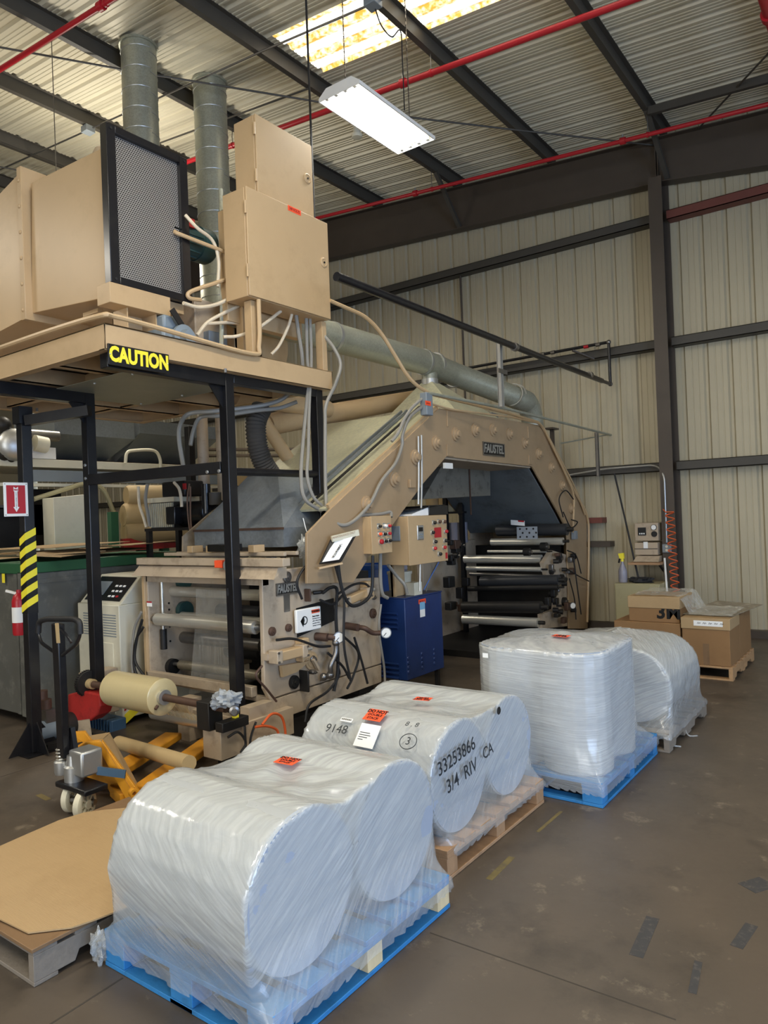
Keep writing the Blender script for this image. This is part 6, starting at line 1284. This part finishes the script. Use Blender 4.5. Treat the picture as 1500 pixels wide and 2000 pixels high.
tag(MB().cyl(V(232, 1455, Y=3.3)+Vector((0, 0, .02)), V(370, 1497, Y=3.0)+Vector((0, 0, .02)), .05, n=20).build('cardboard_core', M['kraft']), 'long tan cardboard core lying on the pallet jack forks', 'tube')
# pump and motors at the left of the stand
t = thing('pump_motor', 'teal and black gear pump low beside the left post', 'pump', (-5.6, 3.1, 0)); c = V(85, 1428, Y=3.15)
MB().cyl((c.x, 3.08, c.z), (c.x, 3.28, c.z), .085, n=24).build('pump_body', M['fanblue'], t); MB().cyl((c.x, 3.28, c.z), (c.x, 3.5, c.z), .10, n=24).build('motor_body', M['dark'], t)
for px, py in ((82, 1358), (90, 1375)): q = V(px, py, Y=3.2); MB().cyl((q.x, 3.2, q.z-.07), (q.x, 3.2, q.z+.04), .045, n=20).build('filter_can', M['rust'], t)
MB().box((c.x-.03, 3.15, c.z+.05), (c.x+.05, 3.25, c.z+.17)).build('manifold', M['steel'], t); MB().cyl((c.x+.08, 3.46, c.z+.2), (c.x+.08, 3.52, c.z+.2), .11, n=24).build('sprocket', M['rust'], t)
MB().box((c.x-.12, 3.1, 0), (c.x+.15, 3.5, c.z-.08)).build('stand', M['dark'], t)
t = thing('finned_motor', 'blue finned motor under the unwind shaft', 'motor', V(205, 1420, Y=3.75)); c = V(205, 1418, Y=3.75)
MB().box((c.x-.18, 3.7, c.z-.10), (c.x+.18, 3.85, c.z+.08)).build('motor_body', M['blueblack'], t, bevel=.01)
for k in range(9): MB().box((c.x-.17+.042*k, 3.68, c.z-.10), (c.x-.155+.042*k, 3.7, c.z+.08)).build('fin', M['blueblack'], t)
# ================================================================ PALLET JACK
pj = thing('pallet_jack', 'amber pallet jack with black handle and white wheels', 'pallet jack', (-4.36, 2.55, 0))
w1, w2 = V(142, 1563, Y=2.53), V(165, 1564, Y=2.50)
for w_ in (w1, w2):
    c = Vector((w_.x, w_.y, .092)); ax = Vector((.92, .38, 0)).normalized()
    wh = MB().lathe([(.03, -.026), (.078, -.026), (.092, -.018), (.092, .018), (.078, .026), (.062, .026), (.06, .012), (.03, .012), (.028, .032), (0, .034)], c, ax, 32).build('wheel', M['offwhite'], pj)
    for k in range(8):
        an = 2*math.pi*k/8; x_, y_ = frame_of(ax); dv = x_*math.cos(an)+y_*math.sin(an); MB().bar(c+ax*.02+dv*.028, c+ax*.02+dv*.06, .012, .012, ax).build('spoke', M['offwhite'], wh)
wc = (w1+w2)/2; wc.z = .092; YJ = wc.y
MB().cyl(wc-Vector((.12, .04, 0)), wc+Vector((.12, .04, 0)), .018, n=12).build('axle', M['steel'], pj)
pb_ = V(140, 1520, Y=YJ+.02)
MB().lathe([(.06, 0), (.06, .09), (.045, .10), (.04, .16)], (pb_.x+.03, YJ+.02, .20), (0, 0, 1), 20).build('pump_housing', M['alu'], pj)
MB().box((pb_.x+.02, YJ-.01, .24), (pb_.x+.17, YJ+.14, .40)).build('pump_body', M['alu'], pj, bevel=.015)
q = V(122, 1505, Y=YJ); MB().lathe([(.045, 0), (.05, .02), (.05, .08), (.04, .09)], (q.x, YJ, .23), (0, 0, 1), 20).build('spring_cup', M['alu'], pj)
sp = [Vector((q.x+.032*math.cos(a), YJ+.032*math.sin(a), .31+.085*a/(8*math.pi))) for a in [8*math.pi*i/60 for i in range(61)]]
MB().tube(sp, .006, 6).build('spring', M['chrome'], pj); MB().cyl((q.x, YJ, .31), (q.x, YJ, .42), .015, n=10).build('plunger', M['chrome'], pj)
MB().box((pb_.x-.06, YJ-.06, .165), (pb_.x+.28, YJ+.10, .20)).build('steer_plate', M['black'], pj, bevel=.008)
tl, th = V(125, 1478, Y=YJ), V(113, 1218, Y=YJ-.05)
MB().bar(tl, th, .075, .05, (0, 1, 0)).build('tiller', M['black'], pj, bevel=.006)
MB().prism([V(128, 1420, Y=YJ+.02), V(138, 1422, Y=YJ+.02), V(146, 1475, Y=YJ+.02), V(126, 1476, Y=YJ+.02)], (0, .03, 0)).build('tiller_brace', M['black'], pj, smooth=0)
hp = [V(px, py, Y=YJ-.05) for px, py in ((112, 1278), (80, 1255), (74, 1235), (76, 1214), (90, 1210), (145, 1210), (156, 1215), (157, 1238), (150, 1258), (122, 1280))]
MB().tube(rnd_path(hp, .03), .011, 8).build('handle_loop', M['black'], pj)
hp = [V(px, py, Y=YJ-.05) for px, py in ((75, 1236), (76, 1214), (90, 1209), (145, 1209), (156, 1214), (157, 1238))]
MB().tube(rnd_path(hp, .03), .018, 10).build('grip', M['blackm'], pj)
MB().bar(V(111, 1217, Y=YJ-.085), V(114, 1256, Y=YJ-.085), .04, .003, (0, 1, 0)).build('instruction_label', M['kraft'], pj)
MB().tube(spline([V(118, 1228, Y=YJ-.08), V(128, 1238, Y=YJ-.08), V(139, 1255, Y=YJ-.08)]), .008, 6).build('release_lever', M['black'], pj)
# body plates and forks
for Xo in (0, -.30):
    pl = [V(150, 1460, Y=YJ+.15), V(168, 1450, Y=YJ+.15), V(200, 1448, Y=YJ+.18), V(278, 1556, Y=YJ+.22), V(252, 1572, Y=YJ+.20), V(195, 1468, Y=YJ+.17), V(152, 1476, Y=YJ+.15)]
    MB().prism([p_+Vector((Xo, abs(Xo)*.2, 0)) for p_ in pl], (-.04, .03, 0)).build('side_plate', M['yellowjack'], pj, smooth=0, bevel=.004)
pa_ = [V(152, 1462, Y=YJ+.16), V(198, 1446, Y=YJ+.18), V(215, 1430, Y=YJ+.42), V(178, 1436, Y=YJ+.42)]
MB().prism(pa_, (0, 0, -.012)).build('top_plate', M['card'], pj, smooth=0)
MB().prism([V(198, 1447, Y=YJ+.18), V(215, 1432, Y=YJ+.38), V(277, 1545, Y=YJ+.42), V(268, 1560, Y=YJ+.215)], (.01, -.008, 0)).build('cardboard_patch', M['card'], pj, smooth=0)
MB().prism([V(160, 1470, Y=YJ+.22), V(205, 1465, Y=YJ+.22), V(235, 1530, Y=YJ+.22), V(165, 1530, Y=YJ+.22)], (0, .02, 0)).build('front_plate', M['yellowjack'], pj, smooth=0)
c = V(265, 1545, Y=YJ+.21); MB().ring(c-Vector((.01, .02, 0)), c+Vector((.03, -.03, 0)), .026, .013, 18).build('pivot_sleeve', M['yellowjack'], pj)
for off in (0, -.38):
    a_ = V(262, 1556, Z=.06); e_ = V(395, 1452, Z=.09); dv = Vector((off, off*.2, 0))
    MB().bar(a_+dv+Vector((-.05, .1, .0)), e_+dv+Vector((.0, .1, 0)), .15, .055).build('fork', M['yellowjack'], pj, bevel=.01)
MB().bar(V(190, 1505, Y=YJ+.1), V(245, 1512, Y=YJ+.2), .015, .05).build('link_arm', M['blueblack'], pj)
MB().prism([V(215, 1555, Z=.03), V(235, 1575, Z=.03), V(252, 1570, Z=.03), V(225, 1545, Z=.03)], (0, 0, .07)).build('front_shoe', M['yellowjack'], pj, smooth=0)
# ================================================================ LEFT BACKGROUND
bn = thing('scrap_bin', 'grey steel bin with a green rim full of flattened cardboard', 'bin', (-7.4, 4.2, 0))
bx, by = -6.62, 3.42
MB().box((-8.6, by, .09), (bx, 5.2, 1.40)).build('bin_body', M['greymetal'], bn, bevel=.01)
MB().box((-8.62, by-.03, 1.40), (bx+.03, 5.22, 1.50)).build('rim', M['green'], bn, bevel=.008)
for x_ in (-8.4, -7.5, -6.75): MB().box((x_-.03, by-.02, .1), (x_+.03, by-.001, 1.40)).build('rib', M['greymetal'], bn)
MB().box((bx-.07, by-.03, .09), (bx+.02, by+.03, 1.42)).build('corner_post', M['greymetal'], bn, bevel=.006)
MB().box((bx, by+.02, 1.30), (bx+.012, 5.2, 1.34)).build('side_ledge', M['greymetal'], bn)
for y in (3.6, 5.0): MB().cyl((bx-.2, y, .05), (bx-.26, y, .05), .05, n=16).build('caster', M['dark'], bn)
c = V(7, 1128, Y=by-.021); MB().plate(c-Vector((.03, 0, .05)), (1, 0, 0), (0, 0, 1), .055, .10, .001).build('yellow_label', M['yellow'], bn, smooth=0)
CB = [((-7.6, 3.5, 1.52), .9, .5, .1, .02), ((-7.0, 4.0, 1.545), 1.0, .6, -.3, .03), ((-7.3, 4.5, 1.55), 1.0, .8, .25, -.02), ((-6.75, 3.85, 1.56), .45, .7, .5, -.07), ((-7.8, 4.0, 1.56), 1.1, .5, -.1, .02), ((-6.95, 4.75, 1.60), .9, .7, .15, .03), ((-7.4, 4.2, 1.62), 1.2, .9, .05, .01)]
for k, (c, lx, ly, az, tilt) in enumerate(CB):
    u = Vector((math.cos(az), math.sin(az), tilt)).normalized(); v = Vector((-math.sin(az), math.cos(az), .02)).normalized()
    o = MB().plate(vec(c)-u*lx/2-v*ly/2, u, v, lx, ly, .006).build('cardboard_piece', M['card'], smooth=0)
    tag(o, 'flattened cardboard piece in the grey bin, %s' % ('at the left end', 'in the middle of the heap', 'under the topmost sheet', 'hanging over the bin edge', 'at the far left', 'at the right end', 'topmost sheet')[k], 'cardboard', 'cardboard in the bin')
t = thing('fire_extinguisher', 'red fire extinguisher on the bin corner behind the post', 'extinguisher', V(40, 1240, X=-6.4)); c = V(38, 1200, X=-6.45)
MB().lathe([(.055, 0), (.06, .02), (.06, .30), (.045, .35), (.02, .37), (.02, .40), (0, .40)], (c.x, c.y, V(38, 1240, X=-6.45).z), n=20).build('cylinder', M['red'], t); MB().ring((c.x, c.y, V(38, 1215, X=-6.45).z), (c.x, c.y, V(38, 1185, X=-6.45).z), .0612, .05, 20).build('label', M['paper'], t); MB().bar((c.x, c.y, V(38, 1160, X=-6.45).z), (c.x-.12, c.y-.05, V(38, 1160, X=-6.45).z+.03), .02, .02).build('valve_handle', M['white'], t)
# treater cabinet
tr_ = thing('treater_cabinet', 'cream power supply cabinet with sloped keypad console', 'cabinet', (-6.2, 4.3, 0))
kx0, kx1, ky0, ky1 = -6.5, -5.83, 3.86, 4.75
MB().box((kx0, ky0, .06), (kx1, ky1, 1.09)).build('body', M['offwhite'], tr_, bevel=.01)
MB().prism([(kx0+.01, ky0+.02, 1.09), (kx0+.01, ky1, 1.09), (kx0+.01, ky1, 1.34), (kx0+.01, ky0+.26, 1.34)], (kx1-kx0-.02, 0, 0)).build('console', M['offwhite'], tr_, smooth=0, bevel=.008)
n_ = Vector((0, -.25, .24)).normalized(); pu = Vector((1, 0, 0)); pv = Vector((0, .24, .25)).normalized()
o_ = Vector((kx0+.06, ky0+.045, 1.115))+n_*.004
pn = MB().plate(o_, pu, pv, .56, .28, .004).build('keypad_panel', M['black'], tr_, smooth=0)
MB().plate(o_+pu*.04+pv*.06+n_*.004, pu, pv, .2, .16, .003).build('screen', M['greybox'], pn, smooth=0)
for i in range(3):
    for j in range(3): MB().plate(o_+pu*(.34+.06*i)+pv*(.04+.06*j)+n_*.004, pu, pv, .035, .02, .004).build('key', M['paper'] if (i, j) != (2, 0) else M['red'], pn, smooth=0)
for k in range(9):
    for x_ in (kx0+.1, kx0+.42): MB().box((x_, ky0-.004, .80+.024*k), (x_+.2, ky0+.002, .808+.024*k)).build('vent_slot', M['greybox'], tr_, smooth=0)
MB().box((kx0+.02, ky0-.006, .1), (kx1-.1, ky0, .74)).build('front_door', M['offwhite'], tr_, bevel=.004)
for k in range(10): MB().box((kx1-.001, ky0+.42, 1.16+.014*k), (kx1+.003, ky0+.65, 1.166+.014*k)).build('side_vent', M['greybox'], tr_, smooth=0)
for k, m_ in ((0, 'red'), (1, 'yellow')):
    z_ = .18-.12*k; MB().prism([(kx1+.001, ky0+.02, z_-.05), (kx1+.001, ky0+.02, z_+.04), (kx1+.001, ky1, z_+.55), (kx1+.001, ky1, z_+.44)], (.002, 0, 0)).build('diagonal_stripe', M[m_], tr_, smooth=0)
for k, pts in enumerate((((276, 1195), (262, 1230), (258, 1290), (262, 1330)), ((280, 1225), (266, 1250), (262, 1300), (275, 1335)), ((278, 1210), (268, 1245), (264, 1290), (285, 1325)))):
    tag(MB().tube(spline([V(px, py, Y=3.9) for px, py in pts]), .012, 7).build('power_cable', M['blackm'] if k else M['greyplastic']), 'cable drooping between the cream cabinet and laminator, %s' % ('thick grey one', 'outer black one', 'inner black one')[k], 'cable')
# second machine with a deck, ducts and drums far left
XM = -8.6; mm = thing('far_machine', 'cream decked machine with galvanized ducts in the left background', 'machine', (XM-.5, 6.0, 0))
a, b = V(-20, 905, X=XM), V(470, 940, X=XM)
z1_, z0_ = V(66, 896, X=XM).z, V(66, 912, X=XM).z
MB().box((XM-1.2, 3.0, z0_), (XM, 9.2, z1_)).build('deck_beam', M['offwhite'], mm, bevel=.004)
z2_ = V(70, 940, X=XM).z; y_ = V(66, 930, X=XM).y
MB().box((XM-.06, y_, z2_), (XM-.02, 9.0, z0_-.03)).build('side_panel', M['greybox'], mm, bevel=.004)
MB().box((XM-.12, 3.2, z2_-.06), (XM-.04, 9.0, z2_-.02)).build('lower_rail', M['offwhite'], mm)
for y in (3.3, 6.3, 8.8): MB().box((XM-.3, y-.06, 0), (XM-.18, y+.06, z0_)).build('leg', M['greybox'], mm)
for px0, px1 in ((106, 262), (272, 425)):
    a, b = V(px0, 825, X=XM-.1), V(px1, 825, X=XM-.1); zt_ = z1_+.62; zm = V((px0+px1)/2, 852, X=XM-.1).z; y0_, y1_ = a.y, b.y
    MB().hexa([(XM-1.1, y0_, z1_+.08), (XM-.75, y0_+.05, z1_+.08), (XM-.75, y1_-.05, z1_+.08), (XM-1.1, y1_, z1_+.08), (XM-1.1, y0_, zm), (XM-.1, y0_, zm), (XM-.1, y1_, zm), (XM-1.1, y1_, zm)]).build('duct_bottom', M['galv3'], mm, smooth=0)
    MB().box((XM-1.1, y0_, zm), (XM-.1, y1_, zt_)).build('duct_box', M['galv3'], mm)
    MB().box((XM-.9, y0_, z1_), (XM-.6, y1_, z1_+.07)).build('duct_frame', M['rust'], mm)
c = V(30, 868, X=XM+.1); MB().lathe([(.0, .07), (.10, .06), (.18, .02), (.19, 0), (.19, -.1)], c, (1, -.3, 0), 28).build('round_cover', M['alu'], mm)
c = V(75, 850, X=XM-.1); MB().cyl(c-Vector((0, .25, 0)), c+Vector((0, .25, 0)), .07, n=20).build('motor', M['steel'], mm); MB().cyl(V(66, 865, X=XM), V(90, 870, X=XM), .10, n=20).build('blower', M['offwhite'], mm)
MB().box(V(62, 895, X=XM), V(88, 878, X=XM-.25)).build('bracket', M['white'], mm)
for px, py, r in ((5, 830, .1), (12, 850, .07), (8, 885, .09), (22, 895, .05)): MB().ball(V(px, py, X=XM), r, n=12, m=8).build('valve', M['dark'], mm)
MB().tube(spline([V(245, 905, X=XM+.05), V(248, 885, X=XM+.05), (V(262, 880, X=XM+.05)), V(300, 880, X=XM+.05), V(312, 895, X=XM+.05), V(314, 918, X=XM+.05)]), .022, 8).build('bent_pipe', M['offwhite'], mm)
MB().tube(spline([V(66, 975, X=XM+.02), V(130, 955, X=XM+.02), V(168, 945, X=XM+.02), V(200, 955, X=XM+.02), V(222, 1000, X=XM+.02)]), .03, 8).build('drain_pipe', M['greencab'], mm)
tag(MB().prism([V(104, 972, X=-8.3), V(172, 965, X=-8.3), V(172, 1075, X=-8.3), V(108, 1075, X=-8.3)], (-.25, 0, 0)).build('partition_board', M['offwhite'], smooth=0, bevel=.005), 'plain cream upright board seen between the black posts', 'partition')
for k, (px, py) in enumerate(((274, 968), (268, 1007), (270, 1040))):
    c = V(px-28, py, X=-8.0); L = 1.0; r = .155 if k else .13
    o = MB().lathe([(.0, 0), (r*.85, .0), (r, .03), (r, L-.03), (r*.85, L), (0, L)], (c.x, c.y, c.z), (.25, .95, 0), 28).build('kraft_roll', M['kraft']); tag(o, 'kraft wrapped roll on the green rack, %s' % ('rumpled topmost', 'middle with red mark', 'lowest')[k], 'roll', 'kraft rolls on the green rack')
t = thing('pallet_rack', 'green and orange storage rack behind the bin', 'rack', (-8.2, 6.0, 0))
for px in (222, 275, 320): c = V(px, 1030, X=-7.9); MB().box((-7.95, c.y-.05, 0), (-7.87, c.y+.05, V(px, 1000, X=-7.9).z)).build('upright', M['green'], t)
c = V(238, 1062, X=-7.9); d = V(405, 1062, X=-7.9); MB().box((-7.93, c.y, c.z-.09), (-7.86, d.y, c.z+.06)).build('beam', M['reddirty'], t)
MB().box((-9.0, c.y-.2, c.z-.7), (-7.95, d.y+.5, c.z-.6)).build('shelf', M['dark'], t)
for px, py, w_, h_, m_ in ((25, 1030, .9, .5, 'dark'), (85, 1000, .5, .6, 'dark'), (30, 990, 1.2, .05, 'greymetal'), (90, 1040, .5, .06, 'greencab')):
    c = V(px, py, X=-9.2); MB().box((-9.6, c.y-w_/2, c.z-h_/2), (-9.2, c.y+w_/2, c.z+h_/2)).build('far_shelving', M[m_], t)
# vacuum / hydraulic unit on the black stand
YH = 4.75; hu = thing('hydraulic_unit', 'black hydraulic unit with finned cooler on a stand above the laminator', 'hydraulic unit', (-5.5, YH, 1.4))
def PH(px, py, Y=YH): return V(px, py, Y=Y)
zs_ = PH(300, 1032).z; xa_, xb_ = PH(290, 1030).x, PH(418, 1030).x
MB().box((xa_, YH-.05, zs_-.03), (xb_, YH+.4, zs_)).build('stand_top', M['black'], hu)
for x_ in (xa_+.03, (xa_+xb_)/2, xb_-.05):
    MB().box((x_-.025, YH-.04, 1.0), (x_+.025, YH+.01, zs_-.03)).build('stand_leg', M['black'], hu)
c0_, c1_ = PH(295, 1030), PH(338, 976)
MB().box((c0_.x, YH, zs_), (c1_.x, YH+.3, c1_.z)).build('cooler', M['steel'], hu, bevel=.004)
for k in range(12): x_ = c0_.x+.01+(c1_.x-c0_.x-.02)*k/11; MB().box((x_-.004, YH-.025, zs_+.01), (x_+.004, YH-.001, c1_.z-.03)).build('fin', M['offwhite'], hu, smooth=0)
MB().box((c0_.x-.02, YH-.03, c1_.z-.02), (c1_.x+.05, YH+.3, c1_.z+.03)).build('cooler_cap', M['offwhite'], hu)
m0, m1 = PH(345, 1005), PH(405, 1005)
MB().cyl((m0.x, YH+.1, m0.z), (m1.x, YH+.1, m0.z), .13, n=28).build('motor_body', M['black'], hu); MB().lathe([(.14, 0), (.14, .06), (.09, .07), (.07, .14), (0, .14)], (m1.x-.02, YH+.1, m0.z), (1, -.4, 0), 24).build('pump_head', M['black'], hu)
MB().box((m0.x-.02, YH-.12, m0.z-.10), (m0.x+.12, YH-.01, m0.z+.08)).build('terminal_box', M['black'], hu, bevel=.01)
f_ = PH(403, 975); MB().cyl((f_.x, YH, f_.z-.14), (f_.x, YH, f_.z+.15), .045, n=20).build('filter', M['black'], hu); MB().cyl((f_.x+.13, YH, f_.z-.06), (f_.x+.13, YH, f_.z+.06), .06, n=20).build('cap', M['hose'], hu)
v_ = PH(330, 960); MB().box((v_.x-.12, YH, v_.z-.06), (v_.x+.25, YH+.25, v_.z+.1)).build('valve_stack', M['black'], hu, bevel=.015)
q = PH(362, 950); MB().box((q.x-.03, YH-.01, q.z-.03), (q.x+.02, YH-.002, q.z+.03)).build('red_label', M['red'], hu)
for k, (pts, m_, r) in enumerate(((((270, 950), (272, 985), (280, 1010), (286, 1030)), 'whitedirty', .016), (((288, 945), (284, 975), (288, 1000), (292, 1028)), 'greyplastic', .018), (((340, 942), (350, 955), (354, 975), (355, 990)), 'whitedirty', .016), (((370, 945), (366, 980), (370, 1030), (378, 1060), (366, 1075)), 'browncable', .009), (((372, 950), (372, 1000), (375, 1040), (384, 1078)), 'browncable', .009))):
    tag(MB().tube(spline([PH(px, py, YH-.1) for px, py in pts]), r, 7).build('hydraulic_hose', M[m_]), ('white flex hose at the left of the hydraulic unit', 'grey hose left of the finned cooler', 'white flex hose into the terminal box', 'brown hose down the front, left strand', 'brown hose down the front, right strand')[k], 'hose')
# tan uprights and pipes behind the posts
for px, w_, y0p, y1p, l in ((394, .06, 812, 1000, 'narrower tan upright pipe behind the frame'), (432, .065, 810, 992, 'wider tan upright pipe ending behind the front post')):
    a, b = V(px, y0p, Y=5.2), V(px+3, y1p, Y=5.2); tag(MB().cyl((a.x, 5.2, b.z), (a.x, 5.2, PZ0), w_, n=18).build('upright_pipe', M['tan_dirty']), l, 'pipe')
a = V(415, 1040, Y=5.0); tag(MB().box((a.x-.04, 4.97, 1.2), (a.x+.04, 5.03, 1.98)).build('black_upright', M['black']), 'short black upright under the tan pipe', 'post')
for k, py in enumerate((878, 890)):
    a, b = V(400, py, Y=8.5), V(600, py, Y=8.5); tag(MB().cyl(a, b, .03, n=10).build('wall_pipe', M['brown']), ('upper', 'lower')[k]+' dark pipe running level before the back wall', 'pipe')
for px, l in ((478, 'left of the hose'), (555, 'under the hose with red end')): c = V(px-10 if px < 500 else px, 935, Y=7.5); tag(MB().cyl(c-Vector((.2, 0, 0)), c+Vector((.12, -.1, 0)), .12, n=24).build('kraft_roll', M['kraft']), 'short kraft roll far back, '+l, 'roll')
c = V(478, 935, Y=7.5); t = thing('roll_stand', 'dark stand far back holding two short kraft rolls', 'stand', (c.x, 7.5, 0)); MB().box((c.x-.5, 7.3, c.z-.17), (c.x+.75, 7.8, c.z-.12)).build('shelf', M['dark'], t)
for x_ in (c.x-.45, c.x+.7): MB().box((x_-.03, 7.5, 0), (x_+.03, 7.56, c.z-.17)).build('leg', M['dark'], t)
tp = V(428, 1102, Y=3.88); t = thing('tape_gun', 'orange and black tape dispenser hooked on the front post', 'tape dispenser', tp)
MB().cyl(tp+Vector((.09, 0, -.01)), tp+Vector((.09, .05, -.01)), .045, n=20).build('roll', M['greybox'], t); MB().box(tp+Vector((-.06, .0, -.03)), tp+Vector((.03, .04, .03))).build('nose', M['orange'], t, bevel=.005)
c = V(446, 1160, X=-4.25); tag(MB().tube([c, c+Vector((.05, -.05, 0)), c+Vector((.05, -.05, .05))], .008, 6).build('post_hook', M['black']), 'small black hook on the front post', 'hook')
# ================================================================ BY THE BACK WALL
YW = 10.42
def PW(px, py, Y=YW): return V(px, py, Y=Y)
kc = thing('khaki_cabinet', 'plain khaki steel cabinet standing against the back wall', 'cabinet', (PW(1245, 1200, 9.95).x, 10.2, 0))
a, b = PW(1200, 1137, 9.95), PW(1288, 1137, 9.95)
MB().box((a.x, 9.95, .02), (b.x, 10.45, PW(1240, 1140, 9.95).z)).build('body', M['greencab'], kc, bevel=.006)
MB().box((a.x+.01, 9.942, .06), (b.x-.01, 9.949, PW(1240, 1140, 9.95).z-.02)).build('door', M['greencab'], kc, bevel=.003)
zc = PW(1240, 1140, 9.95).z
t = thing('spray_bottle', 'clear spray bottle with a yellow trigger on the khaki cabinet', 'bottle', (PW(1217, 1135, 10.1).x, 10.1, zc)); c = PW(1217, 1135, 10.1)
MB().lathe([(.055, 0), (.06, .02), (.06, .15), (.05, .19), (.018, .26), (.018, .29), (0, .29)], (c.x, 10.1, zc+.002), n=20).build('bottle_body', M['bottle'], t)
MB().cyl((c.x, 10.1, zc+.29), (c.x, 10.1, zc+.33), .02, n=12).build('collar', M['yellow'], t); MB().hexa([(c.x-.03, 10.08, zc+.33), (c.x+.03, 10.08, zc+.33), (c.x+.03, 10.12, zc+.33), (c.x-.03, 10.12, zc+.33), (c.x-.05, 10.08, zc+.40), (c.x+.025, 10.08, zc+.41), (c.x+.025, 10.12, zc+.41), (c.x-.05, 10.12, zc+.40)]).build('trigger_head', M['yellow'], t); MB().bar((c.x-.035, 10.1, zc+.33), (c.x-.05, 10.1, zc+.27), .015, .02).build('trigger', M['black'], t)
c = PW(1252, 1132, 10.15); tag(MB().ball((c.x, 10.15, zc+.03), .17, .12, .045, jit=.6, seed=9, n=24, m=12).build('dark_rag', M['cloth_dark']), 'crumpled dark rag on the khaki cabinet', 'rag')
# wall controller on its shelf
ct = thing('wall_controller', 'tan instrument cabinet with display and two gauges on the wall', 'control box', (PW(1262, 1100).x, 10.35, PW(1262, 1098).z))
a, b = PW(1239, 1022, 10.3), PW(1286, 1056, 10.3)
MB().box((a.x, 10.3, b.z), (b.x, 10.55, a.z)).build('upper_case', M['tan_dirty'], ct, bevel=.006)
c = PW(1254, 1038, 10.299); d_ = MB().box((c.x-.055, 10.288, c.z-.055), (c.x+.055, 10.299, c.z+.055)).build('display', M['blackprint'], ct)
for k in range(3): MB().box((c.x-.035+.028*k, 10.284, c.z-.04), (c.x-.02+.028*k, 10.288, c.z-.02)).build('key', M['paper'], d_)
for px, py, m_ in ((1277, 1030, 'paper'), (1278, 1043, 'blackprint')): c = PW(px, py, 10.299); g_ = MB().lathe([(.04, 0), (.04, .012), (.034, .012)], c, (0, -1, 0), 20).build('gauge', M['dark'], ct); MB().lathe([(.034, .0125), (0, .0135)], c, (0, -1, 0), 20).build('dial', M[m_], g_)
a, b = PW(1239, 1060, 10.28), PW(1285, 1084, 10.28); MB().box((a.x, 10.28, b.z), (b.x, 10.55, a.z)).build('lower_case', M['tan_dirty'], ct, bevel=.006); MB().box((a.x, 10.275, (a.z+b.z)/2-.004), (b.x, 10.279, (a.z+b.z)/2+.004)).build('case_seam', M['dark'], ct)
c = PW(1261, 1064, 10.274); MB().plate(c-Vector((.03, 0, .05)), (1, 0, 0), (0, 0, 1), .06, .09, .002).build('tag', M['paper'], ct, smooth=0)
a, b = PW(1238, 1086, 10.25), PW(1288, 1097, 10.25); MB().hexa([(a.x, 10.2, b.z), (b.x, 10.2, b.z), (b.x, 10.55, b.z), (a.x, 10.55, b.z), (a.x+.03, 10.28, a.z), (b.x, 10.28, a.z), (b.x, 10.55, a.z), (a.x+.03, 10.55, a.z)]).build('paper_hood', M['tan_dirty'], ct)
a, b = PW(1232, 1098, 10.25), PW(1294, 1098, 10.25); MB().box((a.x, 10.12, b.z-.03), (b.x, 10.72, b.z)).build('shelf', M['wood'], ct)
MB().bar((b.x-.03, 10.2, b.z-.03), (b.x-.03, 10.7, b.z-.28), .02, .03).build('shelf_bracket', M['dark'], ct)
# broom, outlet, conduit, coil hose
tag(MB().tube([PW(1200, 925, 10.5), PW(1220, 1010, 10.4), PW(1247, 1130, 10.2)], .013, 8).build('mop_stick', M['blackm']), 'long black stick leaning on the wall from the rag up', 'stick')
tag(MB().tube([PW(1298, 1090, 10.3), PW(1305, 1190, 10.1)], .014, 8).build('broom_stick', M['white']), 'white broom stick leaning by the column', 'stick')
c = PW(1302, 1071, 10.33); t = thing('outlet_box', 'grey duplex outlet box on the steel column', 'outlet', c); MB().box(c-Vector((.06, 0, .06)), c+Vector((.06, .03, .06))).build('box', M['greybox'], t, bevel=.006)
for s_ in (-1, 1): MB().cyl(c+Vector((0, -.001, .025*s_)), c+Vector((0, -.004, .025*s_)), .018, n=14).build('receptacle', M['offwhite'], t)
P_ = [PW(1100, 930, 10.5), PW(1180, 916, 10.5), PW(1282, 908, 10.5), PW(1297, 925, 10.34), PW(1302, 1060, 10.34)]
tag(MB().tube(rnd_path(P_, .15), .013, 8).build('conduit', M['alu']), 'thin bright conduit running along the girt and down the column', 'conduit')
a, b = PW(1308, 1000, 10.28), PW(1320, 1165, 10.2); pts = []
n_ = 12*14
for i in range(n_+1):
    tt = i/n_; c = a.lerp(b, tt); an = 2*math.pi*12*tt; r = .055; pts.append(c+Vector((r*math.cos(an), r*.6*math.sin(an), 0)))
tag(MB().tube([PW(1295, 995, 10.3), PW(1300, 1000, 10.28)]+pts, .008, 6).build('coil_hose', M['orangecable']), 'orange coiled air hose hanging on the column', 'hose')
# base curb of the floor visible behind the arch
